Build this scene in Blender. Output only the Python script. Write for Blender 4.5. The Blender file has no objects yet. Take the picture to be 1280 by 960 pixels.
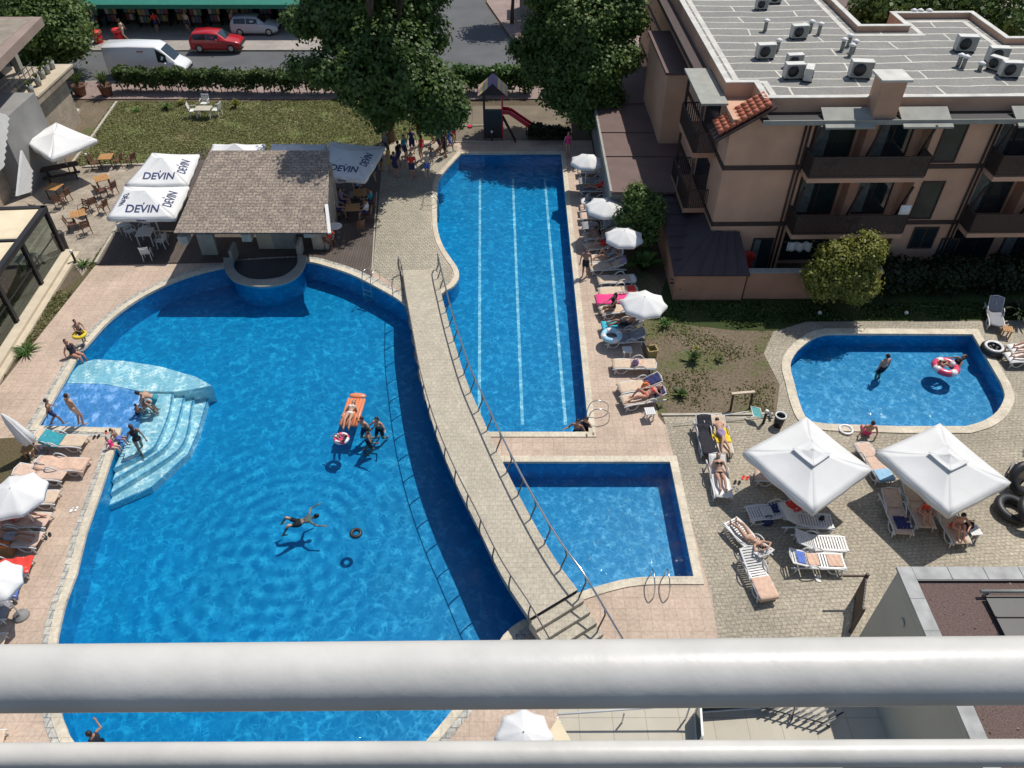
import bpy, bmesh, math, random
from math import sin, cos, pi, radians, sqrt, atan2
from mathutils import Vector, Matrix, Euler
from mathutils.geometry import tessellate_polygon
random.seed(7)
S = bpy.context.scene
COL = S.collection
# camera calibration: photo is 1280x960, lens 965 px, 42.7 deg below the horizon, 23 m above the pool deck
FPX, TILT, CAMH = 965.0, radians(42.7), 23.0
def ray(x, y):
    dx, dy = (x-640)/FPX, (480-y)/FPX
    return Vector((dx, cos(TILT)+dy*sin(TILT), -sin(TILT)+dy*cos(TILT)))
def P(x, y, z=0.0):
    """point of the place seen at photo pixel x,y on the level z"""
    d = ray(x, y); t = (z-CAMH)/d.z
    return Vector((d.x*t, d.y*t, z))
def PY(x, y, Y):
    d = ray(x, y); t = Y/d.y
    return Vector((d.x*t, Y, CAMH+d.z*t))
def P2(x, y, z=0.0):
    p = P(x, y, z); return (p.x, p.y)

# ---------------------------------------------------------------- materials
def _n(nt, t, **kw):
    n = nt.nodes.new(t)
    for k, v in kw.items():
        if k in n.inputs: n.inputs[k].default_value = v
        else: setattr(n, k, v)
    return n
def rgb(c): return (c[0], c[1], c[2], 1.0)
MATS = {}
def mat(name, col, rough=0.7, var=0.18, scale=4.0, bump=0.0, bscale=40.0, metal=0.0, spec=0.5, col2=None, detail=4.0, sss=0.0, coat=0.0):
    if name in MATS: return MATS[name]
    m = bpy.data.materials.new(name); m.use_nodes = True
    nt = m.node_tree; b = nt.nodes['Principled BSDF']
    b.inputs['Roughness'].default_value = rough
    b.inputs['Metallic'].default_value = metal
    b.inputs['Specular IOR Level'].default_value = spec
    if coat: b.inputs['Coat Weight'].default_value = coat
    tc = _n(nt, 'ShaderNodeTexCoord')
    if var > 0:
        nz = _n(nt, 'ShaderNodeTexNoise'); nz.inputs['Scale'].default_value = scale; nz.inputs['Detail'].default_value = detail
        nt.links.new(tc.outputs['Object'], nz.inputs['Vector'])
        rp = _n(nt, 'ShaderNodeValToRGB')
        a = col if col2 is None else col
        lo = tuple(max(0, v*(1-var)) for v in col); hi = tuple(min(1, v*(1+var)) for v in (col2 or col))
        rp.color_ramp.elements[0].position = 0.3; rp.color_ramp.elements[1].position = 0.7
        rp.color_ramp.elements[0].color = rgb(lo); rp.color_ramp.elements[1].color = rgb(hi)
        nt.links.new(nz.outputs['Fac'], rp.inputs['Fac']); nt.links.new(rp.outputs['Color'], b.inputs['Base Color'])
    else:
        b.inputs['Base Color'].default_value = rgb(col)
    if bump > 0:
        n2 = _n(nt, 'ShaderNodeTexNoise'); n2.inputs['Scale'].default_value = bscale; n2.inputs['Detail'].default_value = 5
        nt.links.new(tc.outputs['Object'], n2.inputs['Vector'])
        bp = _n(nt, 'ShaderNodeBump'); bp.inputs['Strength'].default_value = bump; bp.inputs['Distance'].default_value = 0.02
        nt.links.new(n2.outputs['Fac'], bp.inputs['Height']); nt.links.new(bp.outputs['Normal'], b.inputs['Normal'])
    MATS[name] = m
    return m
def brickmat(name, c1, c2, mortar, bw, bh, ms=0.008, rough=0.8, rot=0.0, off=0.5, patch=0.2, pscale=0.6, bump=0.3, plane='XY', distort=0.0, speck=0.0):
    m = bpy.data.materials.new(name); m.use_nodes = True; nt = m.node_tree; b = nt.nodes['Principled BSDF']
    b.inputs['Roughness'].default_value = rough
    tc = _n(nt, 'ShaderNodeTexCoord'); mp = _n(nt, 'ShaderNodeMapping')
    mp.inputs['Rotation'].default_value = {'XY': (0, 0, rot), 'XZ': (pi/2, 0, 0), 'YZ': (pi/2, 0, pi/2)}[plane]
    nt.links.new(tc.outputs['Object'], mp.inputs['Vector'])
    vec = mp.outputs['Vector']
    if distort:
        nz0 = _n(nt, 'ShaderNodeTexNoise'); nz0.inputs['Scale'].default_value = 0.25
        nt.links.new(vec, nz0.inputs['Vector'])
        sc = _n(nt, 'ShaderNodeVectorMath', operation='SCALE'); sc.inputs['Scale'].default_value = distort
        nt.links.new(nz0.outputs['Color'], sc.inputs[0])
        ad = _n(nt, 'ShaderNodeVectorMath', operation='ADD'); nt.links.new(vec, ad.inputs[0]); nt.links.new(sc.outputs[0], ad.inputs[1]); vec = ad.outputs[0]
    br = _n(nt, 'ShaderNodeTexBrick'); br.offset = off
    br.inputs['Color1'].default_value = rgb(c1); br.inputs['Color2'].default_value = rgb(c2); br.inputs['Mortar'].default_value = rgb(mortar)
    br.inputs['Scale'].default_value = 1.0; br.inputs['Mortar Size'].default_value = ms
    br.inputs['Brick Width'].default_value = bw; br.inputs['Row Height'].default_value = bh; br.inputs['Mortar Smooth'].default_value = 0.3
    nt.links.new(vec, br.inputs['Vector'])
    nz = _n(nt, 'ShaderNodeTexNoise'); nz.inputs['Scale'].default_value = pscale; nz.inputs['Detail'].default_value = 8; nz.inputs['Roughness'].default_value = 0.65
    nt.links.new(tc.outputs['Object'], nz.inputs['Vector'])
    mr = _n(nt, 'ShaderNodeMapRange'); mr.inputs['From Min'].default_value = 0.3; mr.inputs['From Max'].default_value = 0.7
    mr.inputs['To Min'].default_value = 1-patch; mr.inputs['To Max'].default_value = 1+patch
    nt.links.new(nz.outputs['Fac'], mr.inputs['Value'])
    mx = _n(nt, 'ShaderNodeVectorMath', operation='SCALE')
    nt.links.new(br.outputs['Color'], mx.inputs[0]); nt.links.new(mr.outputs['Result'], mx.inputs['Scale'])
    out = mx.outputs[0]
    if speck:
        n3 = _n(nt, 'ShaderNodeTexNoise'); n3.inputs['Scale'].default_value = 9; n3.inputs['Detail'].default_value = 3
        nt.links.new(tc.outputs['Object'], n3.inputs['Vector'])
        m3 = _n(nt, 'ShaderNodeMapRange'); m3.inputs['From Min'].default_value = .35; m3.inputs['From Max'].default_value = .65
        m3.inputs['To Min'].default_value = 1-speck; m3.inputs['To Max'].default_value = 1+speck
        nt.links.new(n3.outputs['Fac'], m3.inputs['Value'])
        m4 = _n(nt, 'ShaderNodeVectorMath', operation='SCALE'); nt.links.new(out, m4.inputs[0]); nt.links.new(m3.outputs['Result'], m4.inputs['Scale']); out = m4.outputs[0]
    nt.links.new(out, b.inputs['Base Color'])
    bp = _n(nt, 'ShaderNodeBump'); bp.inputs['Strength'].default_value = bump; bp.inputs['Distance'].default_value = 0.01; bp.invert = True
    nt.links.new(br.outputs['Fac'], bp.inputs['Height']); nt.links.new(bp.outputs['Normal'], b.inputs['Normal'])
    MATS[name] = m
    return m

# ---------------------------------------------------------------- mesh builder
class MB:
    def __init__(self): self.bm = bmesh.new(); self.mi = 0
    def _f(self, vs, smooth=False):
        try:
            f = self.bm.faces.new(vs); f.material_index = self.mi; f.smooth = smooth; return f
        except ValueError: return None
    def face(self, pts, smooth=False): self._f([self.bm.verts.new(p) for p in pts], smooth); return self
    def box(self, c, s, rot=None):
        c = Vector(c); h = Vector(s)*0.5
        R = Matrix.Identity(3) if rot is None else (rot if isinstance(rot, Matrix) else Euler(rot).to_matrix())
        v = [self.bm.verts.new(c + R @ Vector((h.x*a, h.y*b, h.z*d))) for a in (-1, 1) for b in (-1, 1) for d in (-1, 1)]
        for q in ((0,1,3,2),(4,6,7,5),(0,4,5,1),(2,3,7,6),(0,2,6,4),(1,5,7,3)): self._f([v[i] for i in q])
        return self
    def span(self, x0, x1, y0, y1, z0, z1): return self.box(((x0+x1)/2, (y0+y1)/2, (z0+z1)/2), (x1-x0, y1-y0, z1-z0))
    def bar(self, a, b, w, h=None, up=(0, 0, 1)):
        a, b = Vector(a), Vector(b); d = b-a; L = d.length
        if L < 1e-6: return self
        d.normalize(); u = Vector(up)
        if abs(d.dot(u)) > .98: u = Vector((0, 1, 0))
        s = d.cross(u).normalized(); u = s.cross(d)
        R = Matrix((d, s, u)).transposed()
        return self.box((a+b)/2, (L, w, h or w), R)
    def tube(self, pts, r, n=6, closed=False, caps=True, smooth=True):
        pts = [Vector(p) for p in pts]; m = len(pts); rings = []
        rr = r if isinstance(r, (list, tuple)) else [r]*m
        ref = Vector((0, 0, 1)); prev = None
        for i, p in enumerate(pts):
            if closed: d = pts[(i+1) % m]-pts[i-1]
            else: d = pts[min(i+1, m-1)]-pts[max(i-1, 0)]
            if d.length < 1e-9: d = Vector((0, 0, 1))
            d.normalize()
            if prev is None:
                u = ref if abs(d.dot(ref)) < .95 else Vector((1, 0, 0))
                s = d.cross(u).normalized()
            else:
                s = (prev - d*prev.dot(d))
                s = s.normalized() if s.length > 1e-6 else d.orthogonal().normalized()
            prev = s; t = s.cross(d)
            rings.append([self.bm.verts.new(p+(s*cos(2*pi*k/n)+t*sin(2*pi*k/n))*rr[i]) for k in range(n)])
        for i in range(m if closed else m-1):
            a, b = rings[i], rings[(i+1) % m]
            for k in range(n): self._f([a[k], a[(k+1) % n], b[(k+1) % n], b[k]], smooth)
        if caps and not closed: self._f(rings[0][::-1]); self._f(rings[-1])
        return self
    def cyl(self, a, b, r, r2=None, n=10, smooth=True): return self.tube([a, b], [r, r if r2 is None else r2], n, smooth=smooth)
    def lathe(self, prof, c=(0, 0, 0), n=16, smooth=True, sx=1, sy=1, cap=True):
        c = Vector(c); rings = []
        for r, z in prof:
            rings.append([self.bm.verts.new(c+Vector((r*sx*cos(2*pi*k/n), r*sy*sin(2*pi*k/n), z))) for k in range(n)])
        for a, b in zip(rings, rings[1:]):
            for k in range(n): self._f([a[k], a[(k+1) % n], b[(k+1) % n], b[k]], smooth)
        if cap:
            if prof[0][0] > 1e-4: self._f(rings[0][::-1])
            if prof[-1][0] > 1e-4: self._f(rings[-1])
        return self
    def ell(self, c, r, n=10, m=6, rot=None):
        c = Vector(c); R = rot or Matrix.Identity(3); rings = []
        top = self.bm.verts.new(c+R@Vector((0, 0, r[2]))); bot = self.bm.verts.new(c+R@Vector((0, 0, -r[2])))
        for i in range(1, m):
            a = pi*i/m
            rings.append([self.bm.verts.new(c+R@Vector((r[0]*sin(a)*cos(2*pi*k/n), r[1]*sin(a)*sin(2*pi*k/n), r[2]*cos(a)))) for k in range(n)])
        for k in range(n):
            self._f([top, rings[0][k], rings[0][(k+1) % n]], True); self._f([bot, rings[-1][(k+1) % n], rings[-1][k]], True)
        for a, b in zip(rings, rings[1:]):
            for k in range(n): self._f([a[k], b[k], b[(k+1) % n], a[(k+1) % n]], True)
        return self
    def sheet(self, outer, z, holes=()):
        loops = [[Vector((p[0], p[1], 0)) for p in L] for L in [outer]+list(holes)]
        flat = [self.bm.verts.new((v.x, v.y, z)) for L in loops for v in L]
        for t in tessellate_polygon(loops):
            a, b, c = [flat[i] for i in t]
            n = (b.co-a.co).cross(c.co-a.co)
            if abs(n.z) < 1e-9: continue
            self._f([a, b, c] if n.z > 0 else [a, c, b])
        return self
    def prism(self, poly, z0, z1, bottom=True):
        """vertical prism of a 2D polygon"""
        poly = [Vector((p[0], p[1], 0)) for p in poly]
        ar = sum(a.x*b.y-b.x*a.y for a, b in zip(poly, poly[1:]+poly[:1]))
        if ar < 0: poly = poly[::-1]
        n = len(poly)
        lo = [self.bm.verts.new((p.x, p.y, z0)) for p in poly]; hi = [self.bm.verts.new((p.x, p.y, z1)) for p in poly]
        for i in range(n): self._f([lo[i], lo[(i+1) % n], hi[(i+1) % n], hi[i]])
        for t in tessellate_polygon([poly]):
            a, b, c = t
            nn = (poly[b]-poly[a]).cross(poly[c]-poly[a])
            if abs(nn.z) < 1e-9: continue
            if nn.z < 0: b, c = c, b
            self._f([hi[a], hi[b], hi[c]])
            if bottom: self._f([lo[a], lo[c], lo[b]])
        return self
    def extrude(self, prof, a, b, axis=0):
        """prism of a profile: prof in the two other axes, from a to b along axis"""
        def v(p, t): q = [p[0], p[1]]; q.insert(axis, t); return self.bm.verts.new(q)
        A = [v(p, a) for p in prof]; B = [v(p, b) for p in prof]; n = len(prof)
        for i in range(n): self._f([A[i], A[(i+1) % n], B[(i+1) % n], B[i]])
        tri = tessellate_polygon([[Vector((p[0], p[1], 0)) for p in prof]])
        for t in tri: self._f([A[i] for i in t]); self._f([B[i] for i in t[::-1]])
        return self
    def grid(self, fn, nu, nv, smooth=True, thick=0.0):
        vs = [[self.bm.verts.new(fn(i/nu, j/nv)) for j in range(nv+1)] for i in range(nu+1)]
        for i in range(nu):
            for j in range(nv): self._f([vs[i][j], vs[i+1][j], vs[i+1][j+1], vs[i][j+1]], smooth)
        return self
    def build(self, name, m, parent=None, solid=0.0, bevel=0.0, fixn=True):
        if fixn: bmesh.ops.recalc_face_normals(self.bm, faces=self.bm.faces[:])
        me = bpy.data.meshes.new(name); self.bm.to_mesh(me); self.bm.free()
        for x in (m if isinstance(m, (list, tuple)) else [m]): me.materials.append(x)
        o = bpy.data.objects.new(name, me); COL.objects.link(o)
        if parent: o.parent = parent
        if solid:
            md = o.modifiers.new('Solidify', 'SOLIDIFY'); md.thickness = solid; md.offset = 0
        if bevel:
            md = o.modifiers.new('Bevel', 'BEVEL'); md.width = bevel; md.segments = 2; md.limit_method = 'ANGLE'
        return o
def tag(o, label=None, cat=None, group=None, kind=None):
    if label: o['label'] = label
    if cat: o['category'] = cat
    if group: o['group'] = group
    if kind: o['kind'] = kind
    return o
def thing(name, label, cat, loc=(0, 0, 0), rz=0.0, group=None):
    o = bpy.data.objects.new(name, None); COL.objects.link(o); o.empty_display_size = .2
    o.location = loc; o.rotation_euler = (0, 0, rz)
    return tag(o, label, cat, group)
def struct(o, label, cat): return tag(o, label, cat, kind='structure')
def copy_tree(o, parent=None):
    c = o.copy(); COL.objects.link(c)
    if parent: c.parent = parent
    for ch in list(o.children): copy_tree(ch, c)
    return c
def rot2(x, y, a): return (x*cos(a)-y*sin(a), x*sin(a)+y*cos(a))
def smooth_loop(pts, sub=4, closed=True):
    """Catmull-Rom through 2D/3D points"""
    pts = [Vector(p) for p in pts]; n = len(pts); out = []
    rng = range(n) if closed else range(n-1)
    for i in rng:
        if closed: p0, p1, p2, p3 = pts[i-1], pts[i], pts[(i+1) % n], pts[(i+2) % n]
        else: p0, p1, p2, p3 = pts[max(i-1, 0)], pts[i], pts[i+1], pts[min(i+2, n-1)]
        for k in range(sub):
            t = k/sub
            out.append(0.5*((2*p1)+(p2-p0)*t+(2*p0-5*p1+4*p2-p3)*t*t+(3*p1-p0-3*p2+p3)*t**3))
    if not closed: out.append(pts[-1])
    return out
def offset_loop(pts, d):
    """offset a closed 2D loop outwards (d>0) """
    pts = [Vector((p[0], p[1])) for p in pts]; n = len(pts)
    ar = sum(a.x*b.y-b.x*a.y for a, b in zip(pts, pts[1:]+pts[:1]))
    sg = 1 if ar > 0 else -1; out = []
    for i in range(n):
        a, b, c = pts[i-1], pts[i], pts[(i+1) % n]
        e1 = (b-a).normalized() if (b-a).length > 1e-6 else (c-b).normalized()
        e2 = (c-b).normalized() if (c-b).length > 1e-6 else e1
        n1 = Vector((e1.y, -e1.x))*sg; n2 = Vector((e2.y, -e2.x))*sg
        nn = (n1+n2)
        nn = nn.normalized() if nn.length > 1e-6 else n1
        k = 1/max(.5, nn.dot(n1))
        out.append(b+nn*d*k)
    return out
# ---------------------------------------------------------------- setting materials
M_pink = brickmat('pink_tile', (.50, .385, .295), (.455, .345, .265), (.36, .275, .215), .42, .42, .010, patch=.2, pscale=.45, speck=.11, off=0)
M_cobble = brickmat('tan_cobble', (.42, .375, .285), (.34, .305, .235), (.19, .165, .125), .21, .155, .018, patch=.22, pscale=.35, speck=.2, rot=0.0)
M_cobble2 = brickmat('terrace_cobble', (.38, .33, .25), (.325, .285, .215), (.24, .21, .16), .18, .14, .016, patch=.25, pscale=.4, speck=.22, rot=radians(-4))
M_coping = brickmat('coping_stone', (.60, .53, .41), (.54, .48, .37), (.40, .36, .28), .6, .6, .008, patch=.18, pscale=.9, speck=.1)
M_grate = brickmat('drain_grate', (.46, .44, .38), (.38, .37, .33), (.2, .2, .19), .3, .3, .02, patch=.25, pscale=1.5, speck=.2)
M_decking = brickmat('brown_decking', (.105, .082, .068), (.09, .07, .058), (.03, .024, .02), 3.0, .14, .012, patch=.2, rot=pi/2)
M_asphalt = mat('asphalt', (.10, .102, .105), .9, .14, .5, .25, 60, detail=8)
M_pave = brickmat('street_paving', (.36, .32, .28), (.31, .28, .25), (.22, .2, .18), .4, .4, .01, patch=.2, pscale=.4)
M_pave2 = brickmat('pink_paving', (.30, .215, .19), (.26, .19, .165), (.17, .13, .115), .3, .3, .012, patch=.2, pscale=.6)
M_beige = brickmat('beige_slab', (.47, .43, .345), (.45, .41, .33), (.30, .27, .22), 1.0, .85, .012, patch=.08, pscale=.7, off=0)
M_flag = brickmat('patio_flag', (.37, .31, .245), (.31, .26, .2), (.2, .17, .13), .55, .4, .012, patch=.3, pscale=.8, speck=.12)
M_kerb = mat('kerb_stone', (.42, .38, .31), .8, .15, 3)
M_sand = mat('play_sand', (.17, .14, .10), .95, .25, .7, .3, 25, detail=8)
def groundmat(name, stops, scale=.55, fine=14):
    m = bpy.data.materials.new(name); m.use_nodes = True; nt = m.node_tree; b = nt.nodes['Principled BSDF']
    b.inputs['Roughness'].default_value = .95; b.inputs['Specular IOR Level'].default_value = .1
    tc = _n(nt, 'ShaderNodeTexCoord')
    n1 = _n(nt, 'ShaderNodeTexNoise'); n1.inputs['Scale'].default_value = scale; n1.inputs['Detail'].default_value = 9; n1.inputs['Roughness'].default_value = .62
    n2 = _n(nt, 'ShaderNodeTexNoise'); n2.inputs['Scale'].default_value = fine; n2.inputs['Detail'].default_value = 5; n2.inputs['Roughness'].default_value = .7
    for n in (n1, n2): nt.links.new(tc.outputs['Object'], n.inputs['Vector'])
    rp = _n(nt, 'ShaderNodeValToRGB')
    while len(rp.color_ramp.elements) < len(stops): rp.color_ramp.elements.new(.5)
    for e, (p, c) in zip(rp.color_ramp.elements, stops): e.position = p; e.color = rgb(c)
    mr = _n(nt, 'ShaderNodeMapRange'); mr.inputs['From Min'].default_value = .25; mr.inputs['From Max'].default_value = .75; mr.inputs['To Min'].default_value = .45; mr.inputs['To Max'].default_value = 1.55
    sc = _n(nt, 'ShaderNodeVectorMath', operation='SCALE')
    nt.links.new(n1.outputs['Fac'], rp.inputs['Fac']); nt.links.new(n2.outputs['Fac'], mr.inputs['Value'])
    nt.links.new(rp.outputs['Color'], sc.inputs[0]); nt.links.new(mr.outputs['Result'], sc.inputs['Scale']); nt.links.new(sc.outputs[0], b.inputs['Base Color'])
    bp = _n(nt, 'ShaderNodeBump'); bp.inputs['Strength'].default_value = .8; bp.inputs['Distance'].default_value = .06
    nt.links.new(n2.outputs['Fac'], bp.inputs['Height']); nt.links.new(bp.outputs['Normal'], b.inputs['Normal'])
    return m
M_ground = groundmat('dry_ground', [(.3, (.10, .08, .055)), (.7, (.16, .125, .09))])
M_lawn = groundmat('lawn_grass', [(.28, (.21, .175, .105)), (.40, (.17, .165, .078)), (.55, (.13, .155, .055)), (.8, (.15, .17, .065))], .35)
M_lawn2 = groundmat('shade_tinted_lawn', [(.3, (.045, .06, .022)), (.7, (.06, .08, .028))], .6)  # darker lawn copy, the hotel's shade is put into the grass colour
M_soil = groundmat('soil', [(.33, (.20, .155, .11)), (.49, (.165, .13, .09)), (.57, (.125, .125, .06)), (.7, (.095, .13, .048))], .35, 9)
M_strip = groundmat('dry_grass', [(.3, (.13, .1, .06)), (.5, (.12, .10, .055)), (.68, (.06, .09, .03))], .45)

# ---------------------------------------------------------------- bridge line first: the pool edges run under it
BR = [((500, 338), (545, 336), .10), ((505, 352), (547, 347), .42), ((510, 386), (556, 384), .85), ((518, 430), (568, 428), 1.0),
      ((529, 487), (584, 478), 1.0), ((547, 548), (603, 522), 1.0), ((570, 604), (628, 577), 1.0), ((595, 654), (660, 640), 1.0),
      ((627, 719), (693, 697), 1.0), ((662, 773), (722, 737), 1.0)]
BL = smooth_loop([P(*a, z) for a, b, z in BR], 6, False); BRt = smooth_loop([P(*b, z) for a, b, z in BR], 6, False)
BC = [(a+b)/2 for a, b in zip(BL, BRt)]
def under(off, y0, y1):
    """2D line under the bridge: centre line shifted by off to the right, between two Y values, going towards the viewer"""
    out = []
    for i, c in enumerate(BC):
        if y1 <= c.y <= y0:
            r = (BRt[i]-BL[i]); r.z = 0; r.normalize(); q = c+r*off; out.append((q.x, q.y))
    return out[::3]
# ---------------------------------------------------------------- pools
c2 = lambda pts, z=0.0: [P2(x, y, z) for x, y in pts]
sl = lambda pts, sub=4: [(v.x, v.y) for v in smooth_loop([(p[0], p[1]) for p in pts], sub, False)]
top_arc = sl(c2([(47, 533), (78, 480), (95, 450), (110, 430), (140, 398), (180, 370), (230, 347), (285, 333), (330, 328), (383, 327), (410, 333), (440, 343), (470, 358), (495, 372)]), 4)
right_edge = under(-.25, 30.2, 13.3)
bot_arc = sl(c2([(654, 776), (630, 795), (600, 845), (570, 884), (530, 931), (470, 985), (380, 1030), (260, 1045), (150, 1000), (92, 929), (82, 910), (75, 890), (69, 845), (70, 806), (76, 775), (82, 752), (95, 717)]), 3)
left_edge = c2([(107, 667), (125, 615), (141, 566), (151, 536)])
BIG = top_arc+right_edge+bot_arc+left_edge
lap_left = sl(c2([(576, 192), (562, 207), (550, 222), (546, 240), (546, 282), (552, 305), (562, 322), (571, 335), (573, 347), (566, 358), (556, 364), (545, 372)]), 3)
LAP = [(3.21, 47.05)]+lap_left+under(.45, 29.6, 22.3)+[(-1.1, 21.97), (3.19, 21.97)]
SHAL = [(6.28, 20.39)]+[(-.35, 20.39)]+under(.5, 19.6, 14.3)+sl(c2([(716, 746), (727, 741), (748, 734), (774, 727), (800, 723), (830, 722), (868, 722)]), 2)
SMALL = sl(c2([(1037, 417), (1216, 418)]), 1)+c2([(1251, 478)])+sl(c2([(1255, 488), (1256, 498), (1247, 515), (1230, 527), (1207, 534)]), 3)+c2([(1122, 534)])+sl(c2([(1035, 531), (1015, 528), (1006, 522), (998, 503), (992, 480), (987, 457), (995, 440), (1010, 427), (1022, 420), (1037, 417)]), 3)[:-1]
POOLS = [BIG, LAP, SHAL, SMALL]
DEPTH = -1.2; WL = -.09
PDEP = [-1.2, -.95, -1.0, -.8]
def sheet(name, outer, z, m, holes=(), label=None, cat=None):
    o = MB().sheet(outer, z, holes).build(name, m, fixn=False)
    return struct(o, label or name.replace('_', ' '), cat or 'ground')
def rim(o): return offset_loop(o, .05)
sheet('ground', [(-160, -40), (200, -40), (200, 260), (-160, 260)], -.022, M_ground, [rim(p) for p in POOLS], 'bare ground under the gardens and paths', 'ground')
deck_outer = c2([(122, 328), (-8, 492)])+[(-27, 22), (-27, 3), (12, 3), (12, 12), (6.6, 21.9), (6.15, 22.9), (6.1, 26.5), (5.75, 29.5), (5.35, 36), (5.3, 48.9), (-8.9, 48.9), (-9.2, 37)]
sheet('pool_deck', deck_outer, -.006, M_pink, [rim(p) for p in POOLS[:3]], 'pink tiled deck around the pools', 'pavement')
# tan cobbles from the bridge head up to the lap pool
lapc = offset_loop(LAP, .32)[1:len(lap_left)]
sheet('cobble_paving', c2([(479, 178), (466, 337), (484, 350), (500, 362), (520, 372)])+[(p.x, p.y) for p in lapc[::-1]][1:]+c2([(572, 182)]), -.002, M_cobble, [], 'tan cobble paving between the bar and the lap pool', 'pavement')
terr = [(6.35, 22.9), (11.1, 22.95), (11.75, 24.9), (11.55, 27.0), (12.4, 28.6), (14.2, 29.35), (40, 29.6), (40, 3), (6.55, 3), (6.62, 12.0), (6.78, 14.5), (6.7, 15.2)]
sheet('terrace_paving', terr, -.002, M_cobble2, [rim(SMALL)], 'tan cobble terrace around the small pool', 'pavement')
sheet('drain_strip', c2([(697, 874), (697, 962)])+[(1.2, 6), (14, 6), (14, 10.8), (8.9, 10.8)], .004, M_beige, [], 'beige slab terrace below the railing', 'pavement').name = 'slab_terrace'
sheet('decking', c2([(150, 280), (120, 329), (279, 326), (300, 331)])+c2([(383, 327), (410, 332), (440, 342), (465, 352), (466, 337), (476, 223), (478, 186), (250, 186)]), .002, M_decking, [], 'brown plank decking around the pool bar', 'pavement')
sheet('soil', [(5.72, 29.5), (6.08, 26.5), (6.12, 23.0), (11.1, 22.95), (11.75, 24.9), (11.55, 27.0), (12.4, 28.6), (14.2, 29.35), (14.2, 31.2), (7.9, 31.2), (7.4, 33), (5.4, 36)], -.012, M_soil, [], 'bare brown soil with scattered grass', 'ground')
sheet('shade_tinted_lawn', [(6.4, 29.5), (10.6, 28.7), (12.5, 28.65), (14.2, 29.38), (40, 29.62), (40, 33), (8, 33), (7.4, 31.4)], -.008, M_lawn2, [], 'dark lawn in the shade of the hotel', 'grass')
sheet('lawn', c2([(142, 127), (300, 127), (470, 125), (575, 133), (575, 178), (480, 186), (330, 194), (250, 192), (180, 204), (104, 208), (88, 206)]), -.012, M_lawn, [], 'sunlit lawn behind the pool bar', 'grass')
sheet('play_sand', c2([(560, 132), (708, 132), (706, 181), (572, 181)]), -.008, M_sand, [], 'brown sand of the playground', 'ground')
sheet('patio', c2([(88, 206), (104, 208), (180, 204), (200, 196), (205, 230), (148, 283), (103, 345), (86, 322), (-60, 480), (-300, 300), (-60, 205), (40, 206)]), -.006, M_flag, [], 'beige stone patio in front of the restaurant', 'pavement')
sheet('garden_bed', c2([(104, 128), (146, 128), (88, 206), (60, 206), (88, 150)]), -.009, M_soil, [], 'dry flower bed beside the lawn', 'ground')
sheet('grass_strip', c2([(150, 280), (121, 329), (-8, 488), (-60, 545), (-60, 480), (20, 400), (103, 345), (146, 283)]), -.0035, M_strip, [], 'dry grass strip beside the promenade', 'grass')
sheet('dirt_patch', c2([(-80, 553), (30, 546), (45, 600), (10, 640), (-80, 660)]), -.0025, M_strip, [], 'dirt patch behind the left loungers', 'ground')
# kerbs
def kerb(pts, w, h, label):
    mb = MB()
    for a, b in zip(pts, pts[1:]):
        d = Vector((b[0]-a[0], b[1]-a[1], 0)).normalized()*w*.5
        mb.bar((a[0]-d.x*.2, a[1]-d.y*.2, h/2-.02), (b[0], b[1], h/2-.02), w, h+.04)
    o = mb.build('kerb', M_kerb); struct(o, label, 'kerb'); return o
kerb(c2([(146, 128), (118, 168), (89, 207)]), .16, .10, 'pale kerb between lawn and flower bed')
kerb(c2([(104, 209), (180, 206)]), .2, .08, 'low stone kerb at the lower end of the lawn')
kerb(c2([(149, 281), (120, 330)]), .14, .12, 'pale kerb along the left side of the decking')
kerb(c2([(120, 330.5), (279, 327.5)]), .12, .06, 'dark edge board along the front of the decking').data.materials[0] = M_decking
kerb(c2([(471, 240), (465, 338)]), .06, .012, 'thin white line beside the decking')
kerb(c2([(561, 158), (612, 157)]), .10, .06, 'low edge across the playground sand'); kerb(c2([(556, 178), (640, 177)]), .10, .06, 'low edge below the playground sand')
kerb([(6.3, 23.0), (11.0, 23.05)], .12, .05, 'stone edging above the terrace')

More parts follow.
